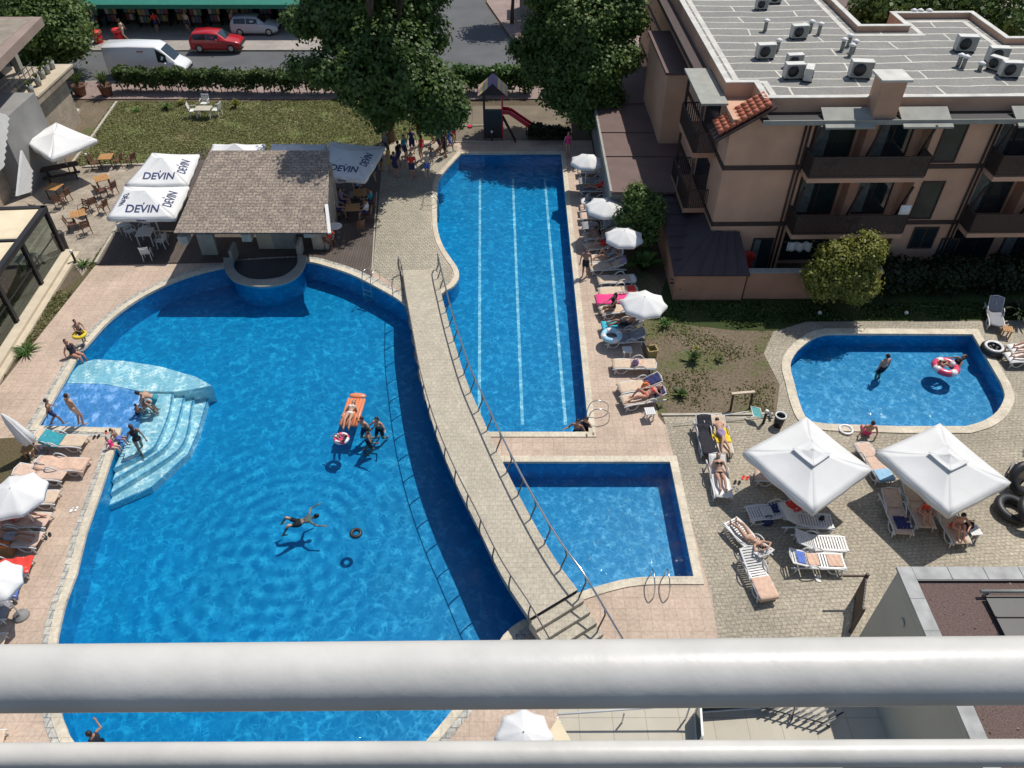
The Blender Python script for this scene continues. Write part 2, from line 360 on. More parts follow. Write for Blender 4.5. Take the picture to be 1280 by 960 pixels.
M_pool = mat('pool_blue', (.001, .305, .55), .4, .07, .5, detail=8)
M_poolw = mat('pool_wall_blue', (.001, .33, .58), .4, .06, 1.5)
M_step = mat('step_white', (.66, .80, .79), .5, .08, 1.2)
M_trim = mat('step_trim_blue', (.10, .33, .50), .5, .1, 3)
M_wade = mat('wading_mosaic', (.22, .42, .72), .5, .22, 9, detail=3)
M_lane = mat('lane_tile', (.40, .72, .80), .5, .08, 2)
def watermat(name, lo, hi, vs=1.0, gloss_bump=.55, wscale=2.2, rings=()):
    """thin water: a clear sheet with a caustic light pattern painted into its tint, with Fresnel reflection on top"""
    m = bpy.data.materials.new(name); m.use_nodes = True; nt = m.node_tree; nt.nodes.clear()
    out = _n(nt, 'ShaderNodeOutputMaterial'); mix = _n(nt, 'ShaderNodeMixShader'); tr = _n(nt, 'ShaderNodeBsdfTransparent'); gl = _n(nt, 'ShaderNodeBsdfGlossy'); fr = _n(nt, 'ShaderNodeFresnel')
    fr.inputs['IOR'].default_value = 1.2; gl.inputs['Roughness'].default_value = .03
    tc = _n(nt, 'ShaderNodeTexCoord')
    nz = _n(nt, 'ShaderNodeTexNoise'); nz.inputs['Scale'].default_value = .9; nz.inputs['Detail'].default_value = 3
    nt.links.new(tc.outputs['Object'], nz.inputs['Vector'])
    s = _n(nt, 'ShaderNodeVectorMath', operation='SCALE'); s.inputs['Scale'].default_value = .9; a = _n(nt, 'ShaderNodeVectorMath', operation='ADD')
    nt.links.new(nz.outputs['Color'], s.inputs[0]); nt.links.new(tc.outputs['Object'], a.inputs[0]); nt.links.new(s.outputs[0], a.inputs[1])
    facs = []  # cell edges become bright caustic lines painted into the sheet colour
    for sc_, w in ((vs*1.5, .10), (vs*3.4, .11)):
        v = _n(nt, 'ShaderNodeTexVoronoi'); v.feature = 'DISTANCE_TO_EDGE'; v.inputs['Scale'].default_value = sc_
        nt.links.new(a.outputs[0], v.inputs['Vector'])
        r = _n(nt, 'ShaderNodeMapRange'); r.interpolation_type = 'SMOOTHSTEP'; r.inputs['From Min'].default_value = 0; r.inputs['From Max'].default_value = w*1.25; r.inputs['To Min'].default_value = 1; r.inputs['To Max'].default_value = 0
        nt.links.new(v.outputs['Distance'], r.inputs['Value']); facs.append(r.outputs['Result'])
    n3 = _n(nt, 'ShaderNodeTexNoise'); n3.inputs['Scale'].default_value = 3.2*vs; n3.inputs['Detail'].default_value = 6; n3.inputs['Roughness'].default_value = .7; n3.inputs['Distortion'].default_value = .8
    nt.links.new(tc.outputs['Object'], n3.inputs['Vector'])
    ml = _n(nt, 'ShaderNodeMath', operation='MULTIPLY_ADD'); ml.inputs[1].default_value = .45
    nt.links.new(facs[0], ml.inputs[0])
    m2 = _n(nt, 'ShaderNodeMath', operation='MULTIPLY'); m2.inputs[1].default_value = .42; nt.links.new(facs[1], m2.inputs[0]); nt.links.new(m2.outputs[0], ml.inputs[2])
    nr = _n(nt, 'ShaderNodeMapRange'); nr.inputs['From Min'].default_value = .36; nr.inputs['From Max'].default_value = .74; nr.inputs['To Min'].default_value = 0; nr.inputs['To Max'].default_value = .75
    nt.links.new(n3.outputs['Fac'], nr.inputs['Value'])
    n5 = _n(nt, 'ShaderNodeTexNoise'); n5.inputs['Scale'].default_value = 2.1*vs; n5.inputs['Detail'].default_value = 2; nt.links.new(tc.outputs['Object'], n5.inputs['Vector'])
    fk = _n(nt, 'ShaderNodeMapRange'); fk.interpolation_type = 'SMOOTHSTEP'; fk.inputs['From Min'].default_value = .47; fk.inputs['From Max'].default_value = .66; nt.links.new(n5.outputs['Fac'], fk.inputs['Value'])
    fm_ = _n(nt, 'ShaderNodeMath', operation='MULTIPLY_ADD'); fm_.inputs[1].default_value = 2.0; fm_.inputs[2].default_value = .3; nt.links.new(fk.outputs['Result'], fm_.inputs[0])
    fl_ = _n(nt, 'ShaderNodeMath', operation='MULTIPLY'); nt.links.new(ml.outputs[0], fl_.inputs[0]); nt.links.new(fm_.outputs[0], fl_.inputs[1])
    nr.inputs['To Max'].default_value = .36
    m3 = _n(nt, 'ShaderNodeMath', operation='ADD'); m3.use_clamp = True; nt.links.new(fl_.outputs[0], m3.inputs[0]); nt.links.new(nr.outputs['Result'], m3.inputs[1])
    mc = _n(nt, 'ShaderNodeMix', data_type='RGBA'); mc.inputs[6].default_value = rgb(lo); mc.inputs[7].default_value = rgb(hi)
    last = m3.outputs[0]
    for (rx, ry, rad, fq) in rings:                         # light and dark ripple rings round a swimmer, painted into the tint
        c = P(rx, ry, WL); sb = _n(nt, 'ShaderNodeVectorMath', operation='DISTANCE'); sb.inputs[1].default_value = (c.x, c.y, WL)
        wob = _n(nt, 'ShaderNodeVectorMath', operation='ADD'); ws = _n(nt, 'ShaderNodeVectorMath', operation='SCALE'); ws.inputs['Scale'].default_value = .35
        nt.links.new(nz.outputs['Color'], ws.inputs[0]); nt.links.new(tc.outputs['Object'], wob.inputs[0]); nt.links.new(ws.outputs[0], wob.inputs[1]); nt.links.new(wob.outputs[0], sb.inputs[0])
        fm = _n(nt, 'ShaderNodeMath', operation='MULTIPLY'); fm.inputs[1].default_value = fq*2*pi; nt.links.new(sb.outputs['Value'], fm.inputs[0])
        sn = _n(nt, 'ShaderNodeMath', operation='SINE'); nt.links.new(fm.outputs[0], sn.inputs[0])
        fo = _n(nt, 'ShaderNodeMapRange'); fo.inputs['From Min'].default_value = .3; fo.inputs['From Max'].default_value = rad; fo.inputs['To Min'].default_value = .38; fo.inputs['To Max'].default_value = 0
        nt.links.new(sb.outputs['Value'], fo.inputs['Value'])
        mm = _n(nt, 'ShaderNodeMath', operation='MULTIPLY'); nt.links.new(sn.outputs[0], mm.inputs[0]); nt.links.new(fo.outputs['Result'], mm.inputs[1])
        m4 = _n(nt, 'ShaderNodeMath', operation='ADD'); m4.use_clamp = True; nt.links.new(last, m4.inputs[0]); nt.links.new(mm.outputs[0], m4.inputs[1]); last = m4.outputs[0]
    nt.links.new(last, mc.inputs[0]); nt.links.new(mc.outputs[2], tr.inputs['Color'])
    w1 = _n(nt, 'ShaderNodeTexNoise'); w1.inputs['Scale'].default_value = wscale; w1.inputs['Detail'].default_value = 4; w1.inputs['Distortion'].default_value = .6
    nt.links.new(tc.outputs['Object'], w1.inputs['Vector'])
    bp = _n(nt, 'ShaderNodeBump'); bp.inputs['Strength'].default_value = gloss_bump; bp.inputs['Distance'].default_value = .12
    nt.links.new(w1.outputs['Fac'], bp.inputs['Height'])
    nt.links.new(bp.outputs['Normal'], gl.inputs['Normal']); nt.links.new(bp.outputs['Normal'], fr.inputs['Normal'])
    nt.links.new(fr.outputs['Fac'], mix.inputs['Fac']); nt.links.new(tr.outputs[0], mix.inputs[1]); nt.links.new(gl.outputs[0], mix.inputs[2]); nt.links.new(mix.outputs[0], out.inputs['Surface'])
    return m
M_water = watermat('water', (.38, .62, .73), (1.0, 1.0, 1.0), 1.5)
M_waterb = watermat('water_big', (.38, .62, .73), (1.0, 1.0, 1.0), 1.25, rings=[(372, 665, 7.0, 1.7), (300, 740, 5.0, 1.5)])
PN = ['big pool', 'lap pool', 'diving pool', 'small pool']
for loop, nm, dp in zip(POOLS, PN, PDEP):
    mb = MB(); mb.sheet(loop, dp)
    mb.mi = 1; n = len(loop); tops = -.01
    V = [(Vector((p[0], p[1], dp)), Vector((p[0], p[1], tops))) for p in loop]
    for i in range(n): mb.face([V[i][0], V[(i+1) % n][0], V[(i+1) % n][1], V[i][1]])
    o = mb.build('pool_basin', [M_pool, M_poolw], fixn=False); struct(o, 'blue tiled basin of the '+nm, 'pool')
    o = MB().sheet(loop, WL).build('pool_water', M_waterb if nm == 'big pool' else M_water, fixn=False); struct(o, 'rippled clear water of the '+nm, 'water')
def ring(name, loop, d0, d1, z, m, label, drop=.12):
    a = [tuple(p) for p in offset_loop(loop, d0)]; b = [tuple(p) for p in offset_loop(loop, d1)]
    mb = MB(); n = len(a)
    for i in range(n):
        j = (i+1) % n
        mb.face([(*a[i], z), (*b[i], z), (*b[j], z), (*a[j], z)])
        mb.face([(*a[i], z-drop), (*a[i], z), (*a[j], z), (*a[j], z-drop)])
        mb.face([(*b[i], z), (*b[i], -.03), (*b[j], -.03), (*b[j], z)])
    return struct(mb.build(name, m), label, 'pool edge')
for k, (loop, nm) in enumerate(zip(POOLS, PN)):
    ring('coping', loop, -.03, (.25, .25, .28, .36)[k], .030+.004*k, M_coping, 'pale stone coping around the '+nm)
ring('drain_grate', BIG, .252, .46, .010, M_grate, 'grey overflow grate around the big pool')
# steps and wading shelf of the big pool
sA = [(78, 479), (132, 480.5), (175, 490), (176, 513), (173, 530), (155, 551)]
steps = MB()
def stepz(poly, z, m, name, label): return struct(MB().prism(poly, DEPTH-.02, z).build(name, m), label, 'pool floor')
edge_in = [P2(145, 560, 0), P2(151.5, 537, 0), P2(49, 534.5, 0), P2(79.5, 480.5, 0)]
stepz(c2(sA, -.15)+edge_in[:3], -.15, M_wade, 'wading_shelf', 'shallow blue mosaic shelf of the big pool')
topin = [P2(80, 480, 0), P2(97, 450.5, 0), P2(105, 448, 0)]
lv = [(-.32, [(217, 490), (212, 517), (198, 552), (185, 565), (142, 587)]), (-.52, [(232, 489), (227, 512), (217, 545), (200, 565), (140, 602)]),
      (-.72, [(246, 486), (240, 510), (234, 545), (215, 570), (138, 618)]), (-.92, [(265, 483), (248, 542), (237, 567), (190, 610), (133, 634)])]
prevp = None
for i, (z, pts) in enumerate(lv):
    sp = sl(c2(pts, z), 3) if i < 3 else c2(pts, z)
    back = [P2(136+6*.0, 604, 0)] if False else []
    a, b = Vector(P2(143, 566, 0)), Vector(P2(127, 616, 0))
    inner = c2([(160, 549), (174, 530), (177, 513), (176, 490)], z)
    base = [(p[0], p[1]) for p in (inner[::-1])] if i == 0 else [(p[0], p[1]) for p in prevp]
    stepz(list(base)+sp[::-1], z, M_step, 'pool_step', ('topmost', 'second', 'third', 'lowest')[i]+' white step curving round the wading shelf')
    tr = MB(); q = [Vector((p[0], p[1], z+.005)) for p in sp]  # darker blue strip along the outer edge of the step
    for u, v in zip(q, q[1:]):
        d = (v-u).normalized(); s_ = Vector((d.y, -d.x, 0))*.075
        if s_.dot(Vector((-1, .3, 0))) < 0: s_ = -s_
        tr.face([u, v, v+s_, u+s_])
    struct(tr.build('step_edge', M_trim), 'blue edge strip of the '+('topmost', 'second', 'third', 'lowest')[i]+' pool step', 'pool floor')
    prevp = sp
shelf = c2([(80, 478.5), (132, 480), (176, 489), (217, 489.5), (232, 488.5), (246, 485.5), (265, 482)], -.22)+c2([(245, 471), (200, 458), (155, 451), (118, 449)], -.22)+topin[1:2]
stepz(shelf, -.22, M_step, 'pool_step', 'white upper shelf curving behind the wading area')
# lane lines on the floor of the lap pool
for i, (x0, x1) in enumerate(((600, 599), (641, 653), (681, 707))):
    a, b = P(x0, 224, PDEP[1]), P(x1, 531, PDEP[1]); w = .07
    mb = MB(); mb.face([(b.x-w, b.y, PDEP[1]+.006), (b.x+w, b.y, PDEP[1]+.006), (a.x+w, a.y, PDEP[1]+.006), (a.x-w, a.y, PDEP[1]+.006)])
    struct(mb.build('lane_line', M_lane, fixn=False), ('left', 'middle', 'right')[i]+' pale lane line on the lap pool floor', 'pool floor')
# ---------------------------------------------------------------- street
RY0, RY1 = 58.9, 65.35
sheet('road', [(-120, RY0), (120, RY0), (120, RY1), (.9, RY1), (.7, 66.5), (-.3, 68.6), (-2.6, 78), (-3, 130), (-14, 130), (-9.5, 78), (-9.2, 67.2), (-9.6, RY1), (-120, RY1)], -.004, M_asphalt, [], 'grey asphalt of the street and the side road', 'road')
def walk(poly, z, m, label): return struct(MB().prism(poly, -.03, z).build('pavement', m), label, 'pavement')
walk([(-120, RY1+.12), (-9.75, RY1+.12), (-9.35, 67.2), (-9.65, 78), (-14.2, 130), (-120, 130)], .12, M_pave, 'pavement in front of the shop')
walk([(.95, RY1+.12), (120, RY1+.12), (120, 130), (-2.8, 130), (-2.4, 78), (-.15, 68.7), (.8, 66.6)], .12, M_pave2, 'pinkish pavement on the far side of the street')
walk([(-60, 55.6), (9.5, 55.6), (9.5, RY0-.12), (-60, RY0-.12)], .06, M_pave2, 'pink pavement behind the hedge')
kb = MB(); kb.span(-120, -9.6, RY1, RY1+.12, -.03, .13); struct(kb.build('kerb', M_kerb), 'kerb in front of the shop', 'kerb')
kb = MB(); kb.span(.9, 120, RY1, RY1+.12, -.03, .13); struct(kb.build('kerb', M_kerb), 'kerb of the far pavement', 'kerb')
kb = MB(); kb.span(-60, 9.5, RY0-.12, RY0, -.03, .08); struct(kb.build('kerb', M_kerb), 'kerb of the near pavement behind the hedge', 'kerb')
M_white = mat('road_paint', (.62, .6, .55), .7, .15, 5)
for k in range(3):
    o = MB().span(5.2+0*k, 10.5, 74.2+k*1.5, 74.9+k*1.5, .121, .126).build('road_marking', M_white); struct(o, ('nearest', 'middle', 'farthest')[k]+' white stripe on the far pavement', 'marking')
M_stucco = mat('pink_stucco', (.57, .345, .23), .9, .16, .5, .15, 30)
M_stucco2 = mat('orange_stucco', (.44, .235, .15), .9, .10, 1.0, .15, 30)
M_olive = mat('grey_green_render', (.44, .42, .345), .85, .06, .6, .1, 40)
M_brownw = mat('dark_brown_wood', (.05, .028, .024), .7, .2, 3)
M_dark = mat('dark_metal', (.022, .022, .025), .5, .1, 5)
M_black = mat('black_rail', (.05, .034, .028), .55, .1, 5)
M_glass = mat('dark_window_glass', (.018, .03, .036), .08, .2, .7, spec=.8)
M_glass2 = mat('teal_window_glass', (.018, .034, .03), .15, .25, 1.2, spec=.35)
M_grey = mat('grey_panel', (.30, .30, .265), .8, .12, 2)
M_flash = mat('pale_flashing', (.52, .50, .45), .6, .18, 1.6)
M_bitumen = brickmat('roof_bitumen', (.215, .21, .19), (.19, .185, .17), (.56, .54, .46), 7.0, 1.0, .05, patch=.12, pscale=.7, distort=.9, bump=.1, speck=.12)
M_orange = mat('orange_tile', (.42, .13, .07), .8, .25, 5)
M_brownroof = mat('brown_roof_sheet', (.135, .085, .075), .75, .12, 1.2)
M_brownroof2 = mat('brown_roof_dark', (.055, .04, .045), .7, .15, 1.2)
M_conc = mat('grey_concrete', (.25, .245, .235), .9, .12, .9, .15, 25)
M_whitew = mat('white_paint', (.74, .73, .70), .6, .05, 3)
M_steel = mat('stainless_steel', (.55, .55, .55), .25, .05, 3, metal=1.0)
M_rail = mat('grey_rail_metal', (.11, .10, .095), .45, .1, 5)
M_shingle = brickmat('roof_shingles', (.33, .265, .205), (.235, .19, .155), (.12, .095, .08), .36, .20, .016, patch=.3, pscale=1.6, speck=.35, bump=.6)
M_bridge = brickmat('bridge_paving', (.46, .41, .315), (.41, .365, .285), (.31, .275, .215), .20, .20, .008, patch=.12, pscale=1.0, speck=.12)
M_awning = mat('cream_awning', (.66, .56, .39), .8, .06, 2)
M_stonewall = brickmat('stone_cladding', (.42, .35, .27), (.34, .28, .215), (.26, .21, .16), .5, .2, .012, patch=.2, pscale=1.2, speck=.15, plane='YZ')
M_green = mat('green_awning', (.012, .17, .12), .6, .1, 2)

# ---------------------------------------------------------------- footbridge
br = thing('footbridge', 'curved footbridge with tan paving and thin rails across the pools', 'bridge', (0, 0, 0))
mb = MB(); n = len(BL)
for i in range(n-1):
    a, b, c, d = BL[i], BRt[i], BRt[i+1], BL[i+1]; t = Vector((0, 0, .22))
    mb.face([a, b, c, d])
mb.build('deck_paving', M_bridge, br)
mb = MB(); t = Vector((0, 0, .26)); e = Vector((0, 0, .004))
for i in range(n-1):
    a, b, c, d = BL[i]-e, BRt[i]-e, BRt[i+1]-e, BL[i+1]-e
    mb.face([a-t, d-t, c-t, b-t]); mb.face([a, d, d-t, a-t]); mb.face([b, b-t, c-t, c])
mb.face([BL[0]-e, BL[0]-t, BRt[0]-t, BRt[0]-e]); mb.build('deck_slab', M_conc, br, fixn=False)
# stairs down towards the viewer
l0, r0 = BL[-1].copy(), BRt[-1].copy(); acr = (r0-l0); acr.z = 0; acr.normalize(); fw = Vector((acr.y, -acr.x, 0))
wd = (r0-l0).length
mb = MB(); NS = 6
for k in range(NS):
    z1 = 1.0-(k+1)*.165+.0; 
    o0 = l0+fw*(.36*k+.003)
    q = [o0, o0+acr*wd, o0+acr*wd+fw*.36, o0+fw*.36]
    mb.prism([(p.x, p.y) for p in q], max(-.02, z1-.5) if k < NS-1 else -.02, max(z1, .015), True)
mb.build('stairs', M_bridge, br)
def rail_line(edge, off, flip, stairdrop, start=0):
    pts = []
    for i, p in enumerate(edge[start:]): pts.append(p.copy())
    ext = [edge[-1]+fw*(.36*k)+Vector((0, 0, -.165*k)) for k in (1.5, 3, 4.6, 6.0)]
    return pts+ext
for side, edge, sg, st in (('left', BL, -1, 1), ('right', BRt, 1, 0)):
    line = rail_line(edge, 0, sg, True, st)
    # resample by length
    out = []
    acc = 0; L = [0]
    for a, b in zip(line, line[1:]): acc += (b-a).length; L.append(acc)
    def at_len(s):
        for i in range(len(L)-1):
            if L[i+1] >= s: return line[i].lerp(line[i+1], (s-L[i])/max(1e-6, L[i+1]-L[i])), i
        return line[-1], len(line)-2
    top = []
    m = int(acc/.5)
    for k in range(m+1):
        p, i = at_len(acc*k/m); d = (line[i+1]-line[i]); d.z = 0; d.normalize(); nrm = Vector((d.y, -d.x, 0))*sg*-1
        if nrm.dot(acr)*sg < 0: nrm = -nrm
        top.append(p+nrm*(.13 if side == 'right' else .03)+Vector((0, 0, .95)))
    top[0] = top[0]+Vector((0, 0, -.25)); top = [top[0]+Vector((0, 0, -.6))]+top+[top[-1]+Vector((0, 0, -.85))]
    MB().tube(top, .034 if side == 'right' else .022, 6).build('handrail', M_steel if side == 'right' else M_rail, br)
    mp = int(acc/1.15)
    for k in range(mp+1):
        p, i = at_len(min(acc-.05, .1+acc*k/mp)); d = (line[i+1]-line[i]); d.z = 0; d.normalize(); nrm = Vector((d.y, -d.x, 0))
        if nrm.dot(acr)*sg < 0: nrm = -nrm
        MB().tube([p-nrm*.02+Vector((0, 0, -.12)), p+nrm*.07+Vector((0, 0, .12)), p+nrm*(.20 if side == 'right' else .10)+Vector((0, 0, .5)), p+nrm*(.13 if side == 'right' else .03)+Vector((0, 0, .95))], .030 if side == 'right' else .028, 5).build('baluster', M_rail, br)

# ---------------------------------------------------------------- pool bar
bar = thing('pool_bar', 'pool bar under a brown shingled roof with a curved counter island', 'bar', (-13, 35, 0))
B0 = Vector((13, -35, 0))
zf, zr = 2.72, 4.25
fl, fr_ = P(217, 291, zf), P(409, 290, zf); rl, rr = P(262, 188, zr), P(413, 185, zr)
th = Vector((0, 0, .10))
# roof slope in its own frame so that the shingle rows run along the eave
ro = Vector(((fl.x+fr_.x)/2, fl.y, zf)); sv = Vector((0, (rl.y-fl.y), zr-zf)); sl_ = sv.length; ang = atan2(zr-zf, rl.y-fl.y)
def slope(name, flip):
    mb = MB()
    w = (fr_.x-fl.x)/2; sh = (rl.x+rr.x)/2-(fl.x+fr_.x)/2; w2 = (rr.x-rl.x)/2
    A, Bq, Cq, D = Vector((-w, 0, 0)), Vector((w, 0, 0)), Vector((w2+sh, sl_, 0)), Vector((-w2+sh, sl_, 0))
    t = Vector((0, 0, -.09))
    for q in ([A, Bq, Cq, D], [A+t, D+t, Cq+t, Bq+t], [A, A+t, Bq+t, Bq], [Bq, Bq+t, Cq+t, Cq], [Cq, Cq+t, D+t, D], [D, D+t, A+t, A]): mb.face(q)
    o = mb.build(name, M_shingle, bar); return o
s1 = slope('roof', False); s1.location = ro+B0; s1.rotation_euler = (ang, 0, 0)
M_bstone = mat('bar_stone', (.42, .36, .29), .85, .2, 4, .3, 20)
for (x, y) in ((230, 299), (309, 296), (386, 291)):
    p = P(x, y, 2.25)+B0; mb = MB(); mb.box((p.x, p.y+.1, 2.28), (.46, .55, .42)); mb.box((p.x, p.y+.5, 2.4), (.2, 1.2, .2)); mb.build('eave_bracket', M_bstone, bar)
def facing(x0, x1, yb, h, name, m, d=.25):
    a, b = P(x0, yb, 0)+B0, P(x1, yb, 0)+B0; mb = MB(); mb.span(a.x, b.x, a.y, a.y+d, -.02, h); return mb.build(name, m, bar)
facing(253, 273, 319, 1.25, 'side_counter', M_grey); facing(392, 411, 312, 1.15, 'end_wall', M_bstone, .9)
facing(324, 343, 311, 1.1, 'cream_panel', mat('cream_panel', (.5, .43, .32), .8, .1, 2)); facing(343, 370, 311, .95, 'service_counter', M_grey, .5)
mb = MB(); mb.box((0, 4.3, 1.6), (6.2, .25, 3.2)); mb.box((-3.6, 3.4, 1.3), (.25, 2.0, 2.6)); mb.box((2.9, 3.2, 1.3), (.25, 2.2, 2.6)); mb.build('back_wall', M_bstone, bar)
for k in range(7):
    q = P(345+3.6*k, 310, 0)+B0; MB().lathe([(.05, 0), (.05, .2), (.02, .26), (.02, .32)], (q.x, q.y+.25+.1*(k % 2), .955), 8).build('bottle', [M_green, M_brownw, M_glass2][k % 3], bar)
q0, q1 = P(408, 256, 3.3)+B0, P(412, 292, 2.6)+B0; MB().bar(q0, q1, .16, .12).build('verge_board', M_whitew, bar)
# island: blue drum standing in the pool with a grey counter on top
def isl(pts, z): return [(v.x-(-13), v.y-35) for v in smooth_loop([P(x, y, z) for x, y in pts], 4, False)]
zc = .30
outer = isl([(279, 322), (281, 337), (291, 350), (308, 356), (330, 358), (355, 354), (372, 345), (381, 332), (383, 319)], zc)
inner = isl([(293, 322), (292, 333), (299, 342), (312, 348), (330, 349), (350, 346), (363, 339), (371, 330), (372, 318)], zc)
mb = MB(); mb.prism(outer+inner[::-1], zc-.08, zc); mb.build('island_counter', M_grey, bar)
od = isl([(285, 322), (287, 336), (296, 346), (311, 352), (330, 354), (353, 350), (368, 342), (376, 332), (378, 319)], zc)
mb = MB(); mb.prism(od+inner[::-1], DEPTH, zc-.083); mb.build('island_wall', M_poolw, bar)
mb = MB(); mb.prism([(x*.985, y) for x, y in inner], DEPTH+.2, .12); mb.build('island_shade_floor', M_dark, bar)  # near-black floor colour stands in for the deep shade inside the island
for (x, y) in ((291, 312), (374, 306)):
    p = P(x, y, .6)+B0; MB().box((p.x, p.y, .3), (.16, .9, 1.0)).build('counter_end', M_grey, bar)

# ---------------------------------------------------------------- hotel
HX, HY = 9.9, 33.4
hot = thing('hotel', 'pink stucco hotel with flat grey roof and dark balconies', 'hotel', (HX, HY, 0), radians(1.0))
def hp(x0, x1, y0, y1, z0, z1, name, m, **k): return MB().span(x0, x1, y0, y1, z0, z1).build(name, m, hot, **k)
ZR = 8.7
# main volume with recessed bays for the balconies
bays = [(3.75, 9.3), (12.35, 18.0), (21.0, 26.6)]
poly = [(0, 0)]
for a, b in bays: poly += [(a, 0), (a, .9), (b, .9), (b, 0)]
poly += [(31, 0), (31, 8.2), (16.1, 8.2), (16.1, 12.3), (11.5, 12.3), (11.5, 10.2), (9.1, 10.2), (9.1, 26), (0, 26)]
MB().prism(poly, -.05, 8.28).build('wall', M_stucco, hot)
# roof deck and parapet
rp = [(.1, 2.4), (1.4, 2.4), (1.4, .6), (31, .6), (31, 8.2), (16.15, 8.2), (16.15, 12.3), (11.5, 12.3), (11.5, 10.2), (9.1, 10.2), (9.1, 26), (.1, 26)]
MB().prism(rp, 8.28, ZR).build('roof', M_bitumen, hot)
def wallline(pts, w, z0, z1, name, m, closed=True):
    mb = MB(); pts = [Vector((p[0], p[1])) for p in pts]; o = [tuple(v) for v in pts]; i = [tuple(v) for v in offset_loop(pts, -w)]; n = len(o)
    for k in range(n):
        j = (k+1) % n
        mb.face([(*o[k], z1), (*o[j], z1), (*i[j], z1), (*i[k], z1)]); mb.face([(*o[k], z0), (*o[j], z0), (*o[j], z1), (*o[k], z1)]); mb.face([(*i[k], z0), (*i[k], z1), (*i[j], z1), (*i[j], z0)]); mb.face([(*o[k], z0), (*i[k], z0), (*i[j], z0), (*o[j], z0)])
    return mb.build(name, m, hot)
wallline(offset_loop(rp, .004), .22, 8.27, 8.97, 'parapet', M_stucco)
wallline(offset_loop(rp, .04), .29, 8.972, 9.02, 'parapet_cap', M_flash)
wallline(offset_loop(rp, -.6), .28, ZR+.003, ZR+.012, 'roof_edge_strip', M_flash)
hp(9.1, 11.5, 10.3, 26, 5.2, 5.6, 'low_roof', M_grey)
# eaves gutter ledge, fascia
hp(1.2, 31, -.45, .58, 8.283, 8.34, 'eave', M_dark); hp(1.2, 31, -.50, -.45, 8.20, 8.42, 'gutter', M_grey)
for a, b in bays:
    q = (b-a)/2-.55
    for u in (a+.2, b-q+.35):
        mb = MB(); mb.extrude([(-.75, 8.12), (-.75, 8.2), (.35, 8.66), (.35, 8.58)], u, u+q, 0); mb.build('canopy', M_grey, hot)
# chimney
mb = MB(); mb.box((6.65, .25, 9.17), (1.05, .95, 1.7)); ch = mb.build('chimney', M_stucco, hot); mb = MB(); mb.box((6.65, .25, 10.08), (1.35, 1.25, .10)); mb.build('chimney_cap', M_flash, ch)
# half gable with orange tiles over the corner
mb = MB(); mb.extrude([(-.7, 7.28), (-.7, 7.38), (1.75, 8.95), (1.75, 8.85)], -.25, 1.55, 1); gb = mb.build('corner_roof', M_brownw, hot)
mb = MB()
for i in range(4):
    for j in range(9):
        x0 = -.55+j*.235; z0 = 7.55+(x0+.7)*.641+.02; y0 = -.12+i*.36
        mb.tube([(x0, y0+.15, z0-.03), (x0+.235, y0+.15, z0+.12)], [.15, .13], 6)
mb.build('tiles', M_orange, gb)
mb = MB(); mb.extrude([(-.02, 7.2), (0, 8.28), (1.5, 8.28), (1.45, 8.7)][0:1]+[(1.5, 8.3), (1.5, 8.75), (-.02, 7.75)], .01, 1.3, 1); mb.build('corner_gable', M_stucco, hot)
# band trims
for z in (2.95, 5.95):
    for a, b in ((-.03, 3.72), (9.33, 12.32), (18.03, 20.97), (26.63, 31)): hp(a, b, -.05, -.002, z-.12, z+.1, 'floor_band', M_brownw)
    hp(-.05, -.002, -.05, 26, z-.12, z+.1, 'floor_band', M_brownw)
# drain pipes
for x in (3.55, 3.35, 12.2, 12.0, 20.8): MB().tube([(x, -.07, 8.2), (x, -.07, .2)], .05, 6).build('drainpipe', M_brownw, hot)
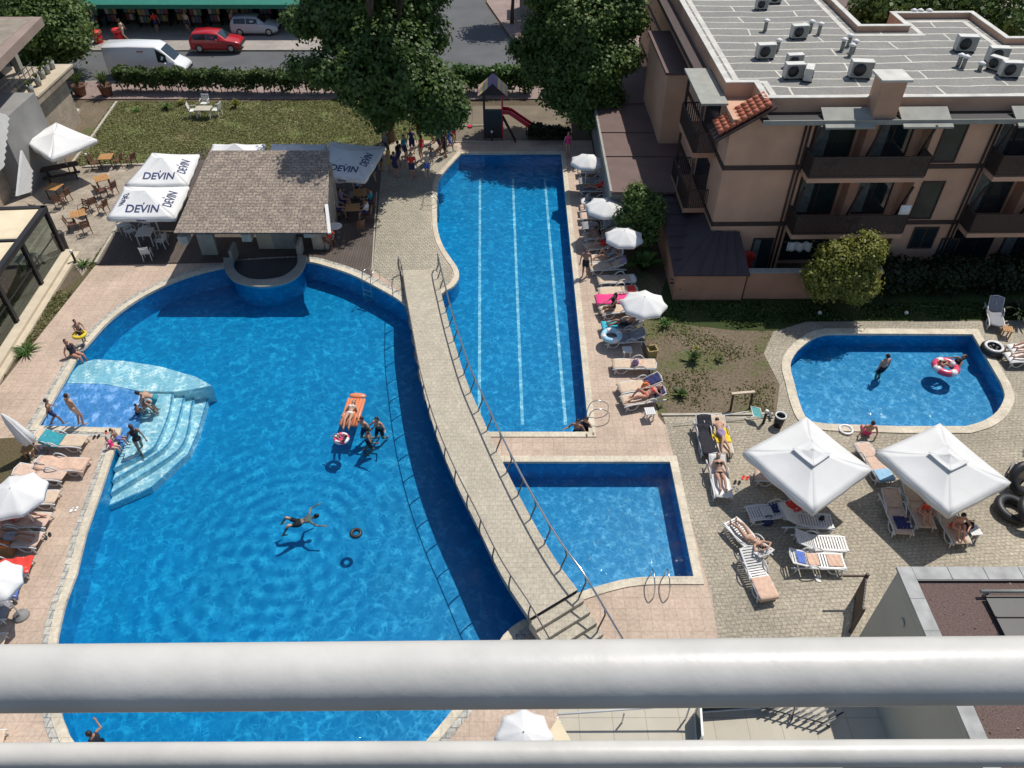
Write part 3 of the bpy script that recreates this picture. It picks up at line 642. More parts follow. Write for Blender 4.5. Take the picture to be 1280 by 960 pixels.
# doors, windows and balconies
M_curt = mat('curtain', (.13, .15, .14), .8, .3, 5)
def window(x0, x1, y, z0, z1, m=M_glass, mull=1, name='window'):
    w = MB().span(x0, x1, y-.03, y-.003, z0, z1).build(name, m, hot)
    mb = MB(); t = .07
    for a, b, c, d in ((x0-t, x1+t, z0-t, z0), (x0-t, x1+t, z1, z1+t), (x0-t, x0, z0, z1), (x1, x1+t, z0, z1)): mb.span(a, b, y-.06, y-.002, c, d)
    for k in range(mull):
        u = x0+(x1-x0)*(k+1)/(mull+1); mb.span(u-.03, u+.03, y-.055, y-.031, z0, z1)
    mb.build('window_frame', M_brownw, w)
    if 'door' in name: MB().span(x0+.02, x0+(x1-x0)*.36, y-.036, y-.031, z0+.05, z1-.02).build('curtain', M_curt, w)
    return w
for bi, (a, b) in enumerate(bays):
    for z in (2.9, 5.9):
        window(a+.5, a+2.3, .9, z+.1, z+2.2, M_glass2 if bi == 0 else M_glass, 1, 'balcony_door'); window(a+3.3, a+5.0, .9, z+.1, z+2.2, M_glass, 1, 'balcony_door')
        hp(a+2.55, a+3.0, .15, .897, z+.05, z+2.35, 'pilaster', M_stucco2)
        sl0 = hp(a-.1, b-.25, -1.05, .897, z-.22, z-.0, 'balcony', M_stucco)
        mb = MB(); X0, X1, Yf, H = a-.08, b-.27, -1.02, 1.02
        for p0, p1 in (((X0, Yf), (X1, Yf)), ((X0, Yf), (X0, 0)), ((X1, Yf), (X1, 0))):
            mb.bar((*p0, z+H), (*p1, z+H), .07, .05); mb.bar((*p0, z+.08), (*p1, z+.08), .05, .05)
            L = math.dist(p0, p1); k = int(L/.085)
            for i in range(k+1):
                t = i/k; mb.bar((p0[0]+(p1[0]-p0[0])*t, p0[1]+(p1[1]-p0[1])*t, z+.08), (p0[0]+(p1[0]-p0[0])*t, p0[1]+(p1[1]-p0[1])*t, z+H), .06, .02)
        mb.build('railing', M_black, sl0)
        for x in (a+.02, a+2.75, b-.4): MB().bar((x, -.05, z+.4), (x, -.7, z+2.35), .09, .09).build('brace', M_brownw, sl0)
    window(a+.3, a+2.7, .9, .3, 2.3, M_glass, 2); window(a+3.4, a+5.0, .9, .0, 2.2, M_glass, 1, 'door')
for x in (9.75, 18.35, 27.0):
    for z in (3.2, 6.2): window(x, x+.95, 0, z, z+1.9, M_glass2, 0)
    window(x+.5, x+1.6, 0, 1.5, 2.6, M_glass, 1); window(x+2.1, x+2.9, 0, .05, 1.95, M_glass, 0, 'door')
window(.75, 1.35, 0, 1.0, 2.3, M_glass, 0); window(2.3, 3.2, 0, .0, 2.05, M_glass, 0, 'door')
MB().span(.25, .5, -.03, -.002, 2.35, 2.55).build('vent', M_brownw, hot)
# left side balconies under a grey canopy
for z in (2.9, 5.9):
    s = hp(-1.15, -.003, 1.6, 5.2, z-.25, z, 'side_balcony', M_stucco2); mb = MB(); H = 1.0
    for p0, p1 in (((-1.12, 1.63), (-1.12, 5.17)), ((-1.12, 1.63), (0, 1.63)), ((-1.12, 5.17), (0, 5.17))):
        mb.bar((*p0, z+H), (*p1, z+H), .06, .05); L = math.dist(p0, p1); k = int(L/.11)
        for i in range(k+1):
            t = i/k; u = (p0[0]+(p1[0]-p0[0])*t, p0[1]+(p1[1]-p0[1])*t); mb.bar((*u, z), (*u, z+H), .045, .02)
    mb.build('railing', M_black, s)
    MB().span(-.04, -.003, 2.2, 4.6, z+.05, z+2.1).build('balcony_door', M_glass, hot)
    for y in (1.68, 5.12): MB().bar((-1.0, y, z), (-1.0, y, z+2.4), .12).build('balcony_post', M_brownw, s)
mb = MB(); mb.span(-1.2, .05, 1.3, 5.6, 8.36, 8.46); mb.build('side_canopy', M_grey, hot)
hp(-.65, -.004, 5.6, 26, 8.1, 8.35, 'side_eave', M_brownw)
hp(-1.2, -.004, 9.2, 15.5, -.05, 6.8, 'stair_wing', M_stucco); hp(-1.35, .1, 9.0, 15.7, 6.803, 6.95, 'wing_roof', M_brownroof)
# ---------------------------------------------------------------- things on the roof
M_accase = mat('ac_casing', (.58, .57, .53), .6, .12, 4)
def ac_unit(px, py, label, rz=0.0, s=1.0):
    p = P(px, py, ZR); t = thing('ac_unit', label, 'air conditioner', (p.x, p.y, ZR), rz, 'air conditioning units on the hotel roof')
    s *= .92; w, h, d = .86*s, .62*s, .40*s
    MB().box((0, 0, .08+h/2), (w, d, h)).build('casing', M_accase, t, bevel=.02)
    mb = MB(); mb.lathe([(.25*s, 0), (.25*s, .02), (.05*s, .035)], (0, 0, 0), 14); g = mb.build('fan_grille', M_dark, t); g.rotation_euler = (pi/2, 0, 0); g.location = (-.1*s, -d/2-.002, .08+h/2)
    mb = MB(); mb.span(-w/2+.03, w/2-.03, -d/2-.012, -d/2-.001, .12, .04+h); mb.build('front_panel', M_grey, t)
    for x in (-w/2+.1, w/2-.1): MB().box((x, 0, .04), (.08, d+.1, .08)).build('foot', M_dark, t)
    return t
for a in [(955, 73, 'white air conditioner at the left end of the roof, in front of a vent', .1, 1.15), (997, 48, 'white air conditioner behind the row of vents mid roof', .1, 1.1), (951, 12, 'small air conditioner at the far left top of the roof', .1, .9), (968, 4, 'air conditioner cut off by the top edge of the photo', .1, .9),
          (990, 98, 'front left air conditioner of the pair near the roof edge', .05, 1.15), (1009, 100, 'narrow air conditioner turned sideways at the right of the pair', 1.2, 1.0), (991, 84, 'air conditioner lying behind the pair near the roof edge', .1, 1.0), (1073, 97, 'large lone air conditioner left of the chimney', -.1, 1.3),
          (1204, 64, 'large lone air conditioner on the right half of the roof', -.1, 1.25), (1243, 78, 'rearmost of the three air conditioners at the right edge', -.1, 1.2), (1243, 88, 'sideways air conditioner in the middle of the three at the right edge', -.9, 1.0), (1259, 96, 'front right air conditioner of the three at the right edge', -.1, 1.15)]: ac_unit(*a)
def vent(px, py, label, h=.55):
    p = P(px, py, ZR); t = thing('roof_vent', label, 'roof vent', (p.x, p.y, ZR), 0, 'vent pipes on the hotel roof')
    MB().lathe([(.10, 0), (.10, h)], n=10).build('pipe', M_grey, t); MB().lathe([(.17, h), (.19, h+.06), (.05, h+.14)], n=10).build('cap', M_whitew, t)
for i, (x, y) in enumerate([(956, 39, ), (971, 64), (1012, 40), (1023, 43), (1052, 63), (1060, 58), (1062, 70), (1066, 65), (1197, 83), (1203, 85), (1224, 88), (1140, 21), (1148, 21), (1159, 21)]):
    vent(x, y, ['short vent pipe at the left of the roof', 'vent pipe beside the left air conditioner', 'vent pipe right of the middle air conditioner', 'bent vent pipe further right of the middle air conditioner', 'leftmost vent of the cluster of four', 'rear vent of the cluster of four', 'front vent of the cluster of four', 'rightmost vent of the cluster of four', 'left vent of the pair on the right roof', 'right vent of the pair on the right roof', 'low dark vent by the right air conditioners', 'left of three small vents at the far parapet', 'middle of three small vents at the far parapet', 'right of three small vents at the far parapet'][i], .5 if i < 10 else .3)
# ---------------------------------------------------------------- annex with brown metal roofs
an = thing('annex', 'low annex with stepped brown metal roofs beside the hotel', 'annex', (5.4, 37, 0))
MB().span(0, 2.35, 0, 17.5, -.05, 2.7).build('wall', M_conc, an)
M_ridge = M_brownroof
z = 2.7
for k, (y0, y1) in enumerate(((-.12, 3.9), (3.9, 5.4), (5.4, 7.0), (7.0, 9.6), (9.6, 11.2), (11.2, 14.0), (14.0, 17.6))):
    MB().span(-.1, 4.4, y0, y1-.03, z-.05+.055*(k % 2), z+.08+.055*(k % 2)).build('roof_sheet', M_brownroof, an)
mb = MB(); mb.span(-.22, -.101, -.15, 17.6, 2.5, 2.86); mb.build('fascia', M_grey, an)
MB().span(2.352, 4.35, .1, 17.4, -.05, 2.62).build('rear_wall', M_stucco2, an)
lo = thing('cellar_building', 'orange walled low building with a dark brown hipped roof by the lawn', 'outbuilding', (8, 31.1, 0))
MB().span(0, 3.4, 0, .25, -.05, 1.5).build('front_wall', M_stucco2, lo); MB().span(0, .25, .252, 6, -.05, 1.5).build('side_wall', M_stucco2, lo)
mb = MB(); H = lambda x, y, z: Vector((x, y, z))
hp_ = [H(-.18, -.15, 1.55), H(3.5, -.15, 1.55), H(3.3, 2.2, 2.55), H(1.85, 2.2, 2.55), H(1.85, 6.2, 2.6), H(-.18, 6.2, 2.6)]
for q in ((0, 1, 2, 3), (0, 3, 4, 5)): mb.face([hp_[i] for i in q])
rf = mb.build('roof', M_brownroof2, lo, solid=.08)
mb = MB(); mb.bar(hp_[0]+H(0, 0, .06), hp_[3]+H(0, 0, .06), .08, .05); 
for k in range(6): y = .9+k*.85; mb.bar((-.15, y, 1.62+.166*(y+.15)+.04), (1.5, y, 1.66+.166*(y+.15)+.04), .05, .03)
for k in range(4): x = 1.0+k*.65; mb.bar((x, -.12, 1.62), (x*.5+1.6, 2.15, 2.62), .05, .03)
mb.build('roof_seam', M_brownroof2, rf)
tw = thing('terrace_wall', 'orange stucco terrace wall with a grey coping in front of the hotel', 'wall', (11.5, 31.2, 0))
MB().span(.0, 6.5, 0, .22, -.05, 1.55).build('masonry', M_stucco2, tw); MB().span(-.02, 6.55, -.06, .28, 1.553, 1.63).build('coping', M_grey, tw)
# ---------------------------------------------------------------- building at the lower right
mo = thing('lower_building', 'grey green building with a slab edged red gravel roof at the lower right', 'building', (11.08, 12.65, 0))
mb = MB(); mb.span(0, 14, -9, 0, -.05, 3.75); mb.build('wall', M_olive, mo)
M_slab = mat('grey_stone_slab', (.36, .36, .345), .8, .25, 2.2, .1, 20, detail=8)
M_gravel = mat('red_gravel', (.125, .083, .072), .95, .45, 30, .4, 60, detail=3)
mb = MB(); mb.span(.002, 14, -9, -.002, 3.753, 4.05); mb.build('parapet', M_olive, mo)
MB().span(.36, 14, -9, -.36, 4.053, 4.062).build('roof_gravel', M_gravel, mo)
for k in range(9): MB().span(-.06, .36, -.98*k-.97, -.98*k+.06-(.06 if k else 0), 4.055, 4.15).build('edge_slab', M_slab, mo)
for k in range(13): MB().span(.37+1.02*k, .37+1.02*k+1.0, -.36, .06, 4.055, 4.15).build('edge_slab', M_slab, mo)
MB().span(.37, 14, -.40, -.365, 4.06, 4.14).build('edge_upstand', M_dark, mo)
g = MB().lathe([(.12, 0), (.13, .03), (.06, .035)], n=14).build('vent_cover', M_olive, mo); g.rotation_euler = (0, -pi/2, 0); g.location = (-.01, -1.15, 3.2)
so = thing('roof_panel', 'dark ribbed panel with a grey pipe on the red gravel roof', 'roof panel', (11.08+2.0, 12.65-.95, 4.06))
MB().span(0, 5, -3, 0, .1, .16).build('board', M_dark, so)
for k in range(5): MB().span(0, 5, -.62*k-.04, -.62*k, .162, .20).build('rib', M_black, so)
MB().tube([(-.1, .12, .22), (4.8, .12, .24)], .05, 8).build('pipe', M_grey, so); MB().tube([(2.6, .1, .26), (2.9, -1.4, .26)], .03, 6).build('rod', M_grey, so)
for x in (0.1, 2.5, 4.6): MB().box((x, .12, .1), (.08, .08, .2)).build('pipe_foot', M_grey, so)
# shade sails / railings of the slab terrace
ra = thing('terrace_railing', 'thin white railing bordering the beige slab terrace', 'railing', (0, 0, 0))
MB().tube([P(697, 893, .6), P(860, 881, .9), P(884, 878, 1.0)], .035, 8).build('top_rail', M_whitew, ra)
for (x, y, z) in ((700, 902, .45), (780, 892, .6), (862, 884, .8)): MB().tube([P(x, y, z), Vector((P(x, y, z).x, P(x, y, z).y, 0))], .025, 6).build('post', M_whitew, ra)
gb_ = thing('glass_screen', 'glass wind screen with pale frame on the slab terrace', 'screen', (P(868, 915, 0)))
b0 = P(868, 925, 0); 
mb = MB(); mb.bar((0, -.5, .9), (0.12, .55, .9), .06, .06); mb.bar((0, -.5, .02), (.12, .55, .02), .06, .05); mb.bar((0, -.5, 0), (0, -.5, .9), .06); mb.bar((.12, .55, 0), (.12, .55, .9), .06); mb.build('frame', M_whitew, gb_)
MB().bar((0, -.46, .45), (.115, .5, .45), .015, .82).build('pane', M_glass2, gb_)
mb = MB(); mb.bar((.15, .58, .6), (2.6, .75, .6), .07, .07); mb.bar((.15, .58, .05), (2.6, .75, .05), .07, .06); mb.bar((2.6, .75, 0), (2.6, .75, .6), .06); mb.build('long_frame', M_whitew, gb_)
MB().bar((.2, .58, .33), (2.55, .75, .33), .012, .5).build('long_pane', M_glass2, gb_)
ss = thing('shade_sail', 'beige triangular shade sail corner over the slab terrace', 'shade sail', P(695, 910, 1.0))
o0 = P(695, 910, 1.0); mb = MB(); mb.face([P(697, 897, 1.0)-o0, P(660, 960, 1.1)-o0, P(725, 945, .7)-o0]); mb.build('cloth', M_awning, ss, solid=.02)
MB().tube([P(697, 897, 1.0)-o0, P(697, 897, 1.0)-o0-Vector((0, 0, 1))], .03, 6).build('pole', M_whitew, ss)
st = thing('slat_shadow', 'dark slats standing in for a slatted shadow on the slab terrace', 'shadow slats', P(1000, 892, 0))  # solid dark slats added where strips of shadow lie on the slabs
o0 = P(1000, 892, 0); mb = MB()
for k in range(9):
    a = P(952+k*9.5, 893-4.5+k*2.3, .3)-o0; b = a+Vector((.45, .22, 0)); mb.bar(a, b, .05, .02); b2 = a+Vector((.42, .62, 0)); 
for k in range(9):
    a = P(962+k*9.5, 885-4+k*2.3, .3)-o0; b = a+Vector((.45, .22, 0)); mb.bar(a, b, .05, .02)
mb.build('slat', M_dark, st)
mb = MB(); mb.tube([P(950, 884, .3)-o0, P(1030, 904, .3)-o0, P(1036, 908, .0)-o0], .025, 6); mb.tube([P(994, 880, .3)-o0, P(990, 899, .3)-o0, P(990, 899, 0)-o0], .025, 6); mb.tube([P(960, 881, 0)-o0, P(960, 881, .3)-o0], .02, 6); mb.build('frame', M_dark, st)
# iron gate by the lower building
ga = thing('iron_gate', 'black iron gate standing open beside the grey green building', 'gate', P(1063, 790, 0))
o0 = P(1063, 790, 0); a = Vector((.0, .0, 0)); bq = P(1079, 765, 0)-o0; mb = MB()
bq = Vector((.55, 1.25, 0))
for z in (.12, 1.3): mb.bar(a+Vector((0, 0, z)), bq+Vector((0, 0, z)), .05, .05)
for k in range(12): q = a.lerp(bq, k/11); mb.bar(q+Vector((0, 0, .05)), q+Vector((0, 0, 1.35)), .025 if 0 < k < 11 else .07)
mb.build('leaf', M_black, ga); MB().bar(bq+Vector((-.75, .05, 1.25)), bq+Vector((.05, .05, 1.25)), .06, .06).build('arm', M_brownw, ga)
for q in (bq, a): MB().bar(q, q+Vector((0, 0, 1.45)), .09).build('post', M_black, ga)
# ---------------------------------------------------------------- glazed restaurant on the left
pg = thing('glazed_restaurant', 'restaurant pavilion with cream awning roof, dark frame and glass walls', 'restaurant', (-24.0, 35.2, 0))
ax = Vector((.07, -1, 0)).normalized(); sd = Vector((-1, -.07, 0))
def G3(u, v, z): return ax*u+sd*v+Vector((0, 0, z))
Hh = 2.75; L = 15.0
MB().bar(G3(-.1, 0, Hh), G3(L, 0, Hh), .26, .26).build('beam', M_dark, pg); MB().bar(G3(0, -.1, Hh), G3(0, 7, Hh), .26, .26).build('beam', M_dark, pg)
for k in range(1, 6): MB().bar(G3(3.1*k, .12, Hh+.03), G3(3.1*k, 7, Hh+.03), .16, .16).build('beam', M_dark, pg)
for k in range(5):
    mb = MB()
    def fn(u, v, k=k): return G3(3.1*k+.16+u*2.8, .15+v*6.8, Hh+.06+.015*sin(u*40))
    mb.grid(fn, 14, 3); mb.build('awning', M_awning, pg, solid=.02)
M_clear = bpy.data.materials.new('clear_glass'); M_clear.use_nodes = True
nt = M_clear.node_tree; nt.nodes.clear(); o_ = _n(nt, 'ShaderNodeOutputMaterial'); mx_ = _n(nt, 'ShaderNodeMixShader'); mx_.inputs[0].default_value = .10; t_ = _n(nt, 'ShaderNodeBsdfTransparent'); t_.inputs[0].default_value = (.62, .68, .66, 1); g_ = _n(nt, 'ShaderNodeBsdfGlossy'); g_.inputs['Roughness'].default_value = .03
nt.links.new(t_.outputs[0], mx_.inputs[1]); nt.links.new(g_.outputs[0], mx_.inputs[2]); nt.links.new(mx_.outputs[0], o_.inputs[0])
for k in range(5):
    MB().bar(G3(3.1*k, 0, .25), G3(3.1*k, 0, Hh), .2, .2).build('post', M_dark, pg)
    MB().bar(G3(3.1*k+.12, 0, 1.45), G3(3.1*k+2.98, 0, 1.45), .012, 2.3).build('glass_panel', M_clear, pg)
    MB().bar(G3(3.1*k+.12, 0, 1.3), G3(3.1*k+2.98, 0, 1.3), .05, .05).build('mullion', M_dark, pg)
for v in (3.4, 6.8): MB().bar(G3(0, v, 0), G3(0, v, Hh), .2, .2).build('post', M_dark, pg)
mb = MB(); mb.bar(G3(-.1, -.22, .12), G3(L, -.22, .12), .5, .28); mb.bar(G3(-.1, -.62, .04), G3(L, -.62, .04), .3, .14); mb.build('plinth', mat('cream_stone', (.55, .47, .35), .8, .1, 2), pg)
MB().bar(G3(0, 3.6, -.02), G3(L, 3.6, -.02), 6.9, .08).build('floor', mat('interior_floor', (.16, .15, .13), .6, .2, 1.2), pg)
for k in range(6): 
    t_ = thing('dining_table', 'table with cloth inside the glass pavilion, number %d from its far end' % (k+1), 'table', Vector((-24.0, 35.2, .02))+G3(1.4+2.2*k, 1.2+(k % 2)*.7, 0), .07, 'tables inside the glass pavilion')
    t_['label'] = ['grey cloth table at the far end inside the glass pavilion', 'second table inside the glass pavilion behind the far glass panel', 'table inside the glass pavilion behind its second post', 'table inside the glass pavilion behind its middle panel', 'table inside the glass pavilion near its third post', 'table nearest the viewer inside the glass pavilion'][k]
    MB().box((0, 0, .74), (.8, .8, .05)).build('tabletop', M_grey if k % 2 else M_whitew, t_)
    for x in (-.3, .3):
        for y in (-.3, .3): MB().box((x, y, .36), (.05, .05, .72)).build('leg', M_dark, t_)
# upper restaurant: stone terrace, concrete stair and flat roof
up = thing('restaurant_building', 'stone clad restaurant with flat roof and terrace at the upper left', 'restaurant', (-31, 47, 0))
def upb(name, m, *a): return MB().span(*a).build(name, m, up)
zt = 3.6; q = P(88, 83, zt); r_ = P(52, 116, zt); w_ = Vector((-31, 47, 0))
q, r_ = q-w_, r_-w_; q.z = r_.z = 0
dv = (r_-q).normalized(); nv = Vector((dv.y, -dv.x, 0)); nv = nv if nv.x < 0 else -nv
def U(u, v, z): return q+dv*u+nv*v+Vector((0, 0, z))
def ub(name, m, u0, u1, v0, v1, z0, z1):
    a = U(u0, (v0+v1)/2, (z0+z1)/2); b = U(u1, (v0+v1)/2, (z0+z1)/2); return MB().bar(a, b, abs(v1-v0), z1-z0).build(name, m, up)
ub('terrace_slab', M_stonewall, 0, 6.0, -.1, 10, 3.2, 3.6); ub('ledge', mat('ledge_stone', (.5, .42, .31), .8, .12, 2), -.1, 5.2, -.15, 1.15, 3.603, 3.72)
ub('stone_wall', M_stonewall, .6, 13, .35, 9, -.05, 3.197)
ub('stone_wall', M_stonewall, 5.3, 13.5, .9, 1.3, 3.2, 4.3)
ub('facade', M_glass, .5, 13, 3.6, 9, 3.61, 6.7)
ub('column', M_grey, .9, 1.3, 2.6, 3.0, 3.6, 6.8); ub('column', M_grey, 5.9, 6.3, 2.6, 3.0, 3.6, 6.8)
mb = MB()
for k in range(8): mb.bar(U(2.2+.55*k, 1.3, 3.6), U(2.2+.55*k, 1.3, 4.6), .04)
for z in (3.95, 4.3, 4.6): mb.bar(U(2.0, 1.3, z), U(6.3, 1.3, z), .04)
mb.build('railing', M_grey, up)
ra_, rb_ = P(52, 21, 7.0)-w_, P(-5, 78, 7.0)-w_; rd = (rb_-ra_); rd.z = 0; rL = rd.length; rd.normalize(); rn = Vector((-1, 0, 0))
mb = MB(); mb.prism([(ra_.x, ra_.y), (ra_.x-12, ra_.y), (rb_.x-8, rb_.y-3), ((ra_+rd*(rL+3)).x, (ra_+rd*(rL+3)).y)], 6.5, 7.0); mb.build('flat_roof', mat('roof_edge_brown', (.28, .21, .175), .85, .1, 1), up)
mb = MB(); c_ = ra_+Vector((-.5, -.45, 0)); mb.prism([(c_.x, c_.y), (ra_.x-12, c_.y), (rb_.x-8, rb_.y-3), ((c_+rd*(rL+3)).x-.35, (c_+rd*(rL+3)).y)], 7.003, 7.02); mb.build('roof_gravel', mat('roof_gravel_beige', (.26, .22, .17), .95, .2, 1.5, .2, 30), up)
# green glass light well
lw = thing('light_well', 'green glass light well with a curved stone rim in the flower bed', 'light well', (0, 0, 0))
rim_ = [P(*p, .45) for p in ((58, 124), (64, 140), (72, 148), (84, 154), (98, 138))]
MB().tube(smooth_loop(rim_, 3, False), .16, 5, smooth=False).build('rim', mat('rim_stone', (.45, .40, .33), .85, .15, 3), lw)
MB().face([P(62, 112, .3), P(90, 112, .3), P(95, 139, .3), P(84, 152, .3), P(70, 145, .3)]).build('pane', mat('green_glass', (.02, .075, .055), .1, .2, 2, spec=.8), lw, solid=.03)
# concrete stair with white zigzag stringer
sc_ = thing('outdoor_staircase', 'grey concrete outdoor staircase with white zigzag stringers at the left edge', 'staircase', (-31, 42, 0))
b0 = P(52, 243, 0)-Vector((-31, 42, 0)); 
def S3(x, y, z): return P(x, y, z)-Vector((-31, 42, 0))
MB().span(-4.6, 2.35, -.45, -.1, -.05, 4.7).build('concrete_wall', M_conc, sc_)
MB().span(-4.6, 2.3, -.098, 4, -.05, 4.4).build('landing_block', M_conc, sc_)
def plate(pts, Y, th, name, m):
    q = [PY(x, y, Y)-Vector((-31, 42, 0)) for x, y in pts]; mb = MB(); mb.extrude([(p.x, p.z) for p in q], Y-42-th, Y-42, 1); return mb.build(name, m, sc_)
def saw(x0, y0, x1, y1, n, w):
    e = []
    for k in range(n):
        t = k/n; t2 = (k+.5)/n; e += [(x0+(x1-x0)*t+w, y0+(y1-y0)*t), (x0+(x1-x0)*t2+w*.35, y0+(y1-y0)*t2)]
    return e
def plate_x(pts, X, th, name, m):
    q = []
    for x, y in pts: d = ray(x, y); t = X/d.x; q.append((d.y*t-42, CAMH+d.z*t))
    mb = MB(); mb.extrude(q, X+31-th, X+31, 0); return mb.build(name, m, sc_)
plate_x([(-10, 138), (7, 143)]+saw(9, 148, 2, 214, 8, 3.5)+[(-10, 222)], -27.9, .12, 'stringer', M_whitew)
plate_x([(28, 188), (39, 210)]+saw(39, 214, 37, 243, 5, 3.0)+[(22, 245)], -26.9, .12, 'stringer', M_whitew)
for k in range(5):
    p = P(16, 243-5.2*k, .1+.17*k)-Vector((-31, 42, 0)); MB().box((p.x, p.y, p.z-.04), (.95, .36, .10)).build('tread', M_beige, sc_)
# ---------------------------------------------------------------- shop across the street
shp = thing('shop', 'long shop with a green awning and dark open front across the street', 'shop', (-25, 73, 0))
MB().span(-20, 14.5, 0, 6, 0, 4.5).build('wall', mat('shop_wall', (.16, .15, .14), .85, .2, 1), shp)
mb = MB(); mb.extrude([(-4.3, 2.55), (-4.3, 2.62), (.0, 3.5), (.0, 3.42)], -20, 8.0, 0); aw = mb.build('awning', M_green, shp); mb = MB(); mb.span(-20, 8.0, -4.36, -4.31, 2.3, 2.62); mb.build('valance', mat('dark_green_cloth', (.012, .17, .11), .7, .1, 3), aw)
mb = MB(); mb.extrude([(-3.3, 2.75), (-3.3, 2.82), (.0, 3.4), (.0, 3.32)], 8.1, 14.6, 0); mb.build('side_awning', M_grey, shp)
for k in range(12): MB().span(-15.5+2.4*k, -13.6+2.4*k, -.05, -.004, .2, 2.3).build('display_window', M_glass, shp)
random.seed(3)
cols_ = [(.4, .3, .25), (.15, .2, .3), (.35, .1, .1), (.5, .48, .42), (.12, .25, .2), (.45, .35, .12)]
for k in range(15):
    x = -44+k*1.55 if k < 13 else -42+k*1.5
    t = thing('display_rack', '', 'display rack', (-12.2-1.62*(14-k) if False else -36.5+k*1.5, 71.2+.35*(k % 3), .12), 0, 'goods racks in the dark shop front')
    t['label'] = 'rack of goods standing in the shade of the green shop awning'
    mb = MB(); mb.box((0, 0, .85), (1.1, .08, 1.5)); 
    for x in (-.5, .5): mb.box((x, -.2, .45), (.05, .5, .9))
    mb.build('frame', M_dark, t)
    for r in range(2):
        for c in range(3): MB().box((-.34+.34*c, -.06, .55+.6*r), (.28, .06, .48)).build('goods', mat('goods_%d' % ((k+r*2+c) % 6), cols_[(k+r*2+c) % 6], .8, .2, 8), t)
# far houses behind the hotel
fb = thing('rear_building', 'low brown building behind the hotel roof', 'building', (24, 60, 0))
MB().span(-4, 12, 0, 8, -.02, 4).build('wall', M_brownw, fb); MB().span(-4.3, 12.3, -.3, 8.3, 4.003, 4.3).build('roof', M_brownroof, fb)
kio = thing('kiosk', 'dark roofed kiosk at the corner of the side road', 'kiosk', (1.6, 74, .12))
MB().span(-.9, 1.3, 0, 2.4, 0, 2.3).build('wall', M_grey, kio); MB().span(-1.1, 1.5, -.2, 2.6, 2.303, 2.55).build('roof', M_dark, kio); MB().span(-.5, .9, -.03, -.004, .9, 2.0).build('window', M_glass, kio)
M_resin = mat('white_resin', (.62, .615, .60), .45, .05, 3)
M_greyres = mat('grey_resin', (.60, .61, .61), .5, .05, 3)
M_sling = mat('beige_sling', (.56, .47, .34), .85, .08, 4)
def canvas(name, c, rough=.85, var=.05, scale=2, bump=.2, bscale=9):
    m = mat(name, c, rough, .09, .7, bump, bscale, detail=9); nt = m.node_tree; b = nt.nodes['Principled BSDF']; t = _n(nt, 'ShaderNodeBsdfTranslucent'); t.inputs['Color'].default_value = rgb(c); ms = _n(nt, 'ShaderNodeMixShader'); ms.inputs[0].default_value = .16
    nt.links.new(b.outputs[0], ms.inputs[1]); nt.links.new(t.outputs[0], ms.inputs[2]); nt.links.new(ms.outputs[0], nt.nodes['Material Output'].inputs['Surface']); return m
M_canvas = canvas('white_canvas', (.82, .815, .80))
M_canvas2 = canvas('grey_white_canvas', (.76, .76, .745), .8, .04, 2, .2, 9)
M_wood = mat('orange_wood', (.42, .215, .075), .6, .2, 6)
M_wood2 = mat('dark_chair_wood', (.14, .06, .035), .6, .2, 6)
M_navy = mat('navy_lettering', (.03, .045, .13), .7, .1, 4)
def cloth(n, c, v=.12): return mat('cloth_'+n, c, .9, v, 7, .2, 30)
CL = dict(peach=cloth('peach', (.62, .42, .31)), pink=cloth('pink', (.80, .05, .22)), teal=cloth('teal', (.03, .27, .33)), navy=cloth('navy', (.03, .035, .12)), red=cloth('red', (.68, .05, .035)), blue=cloth('blue', (.10, .17, .50)),
          black=cloth('black', (.018, .018, .025), .4), yellow=cloth('yellow', (.75, .52, .03)), lblue=cloth('light_blue', (.28, .48, .66)), turq=cloth('turquoise', (.05, .42, .55)), white=cloth('white', (.74, .73, .7), .06), grey=cloth('grey', (.25, .25, .27)), beige=cloth('beige', (.58, .45, .33)), blush=cloth('blush', (.58, .42, .33)), lilac=cloth('lilac', (.30, .22, .34)), green=cloth('green', (.10, .22, .08)), orange=cloth('orange', (.75, .22, .06)))
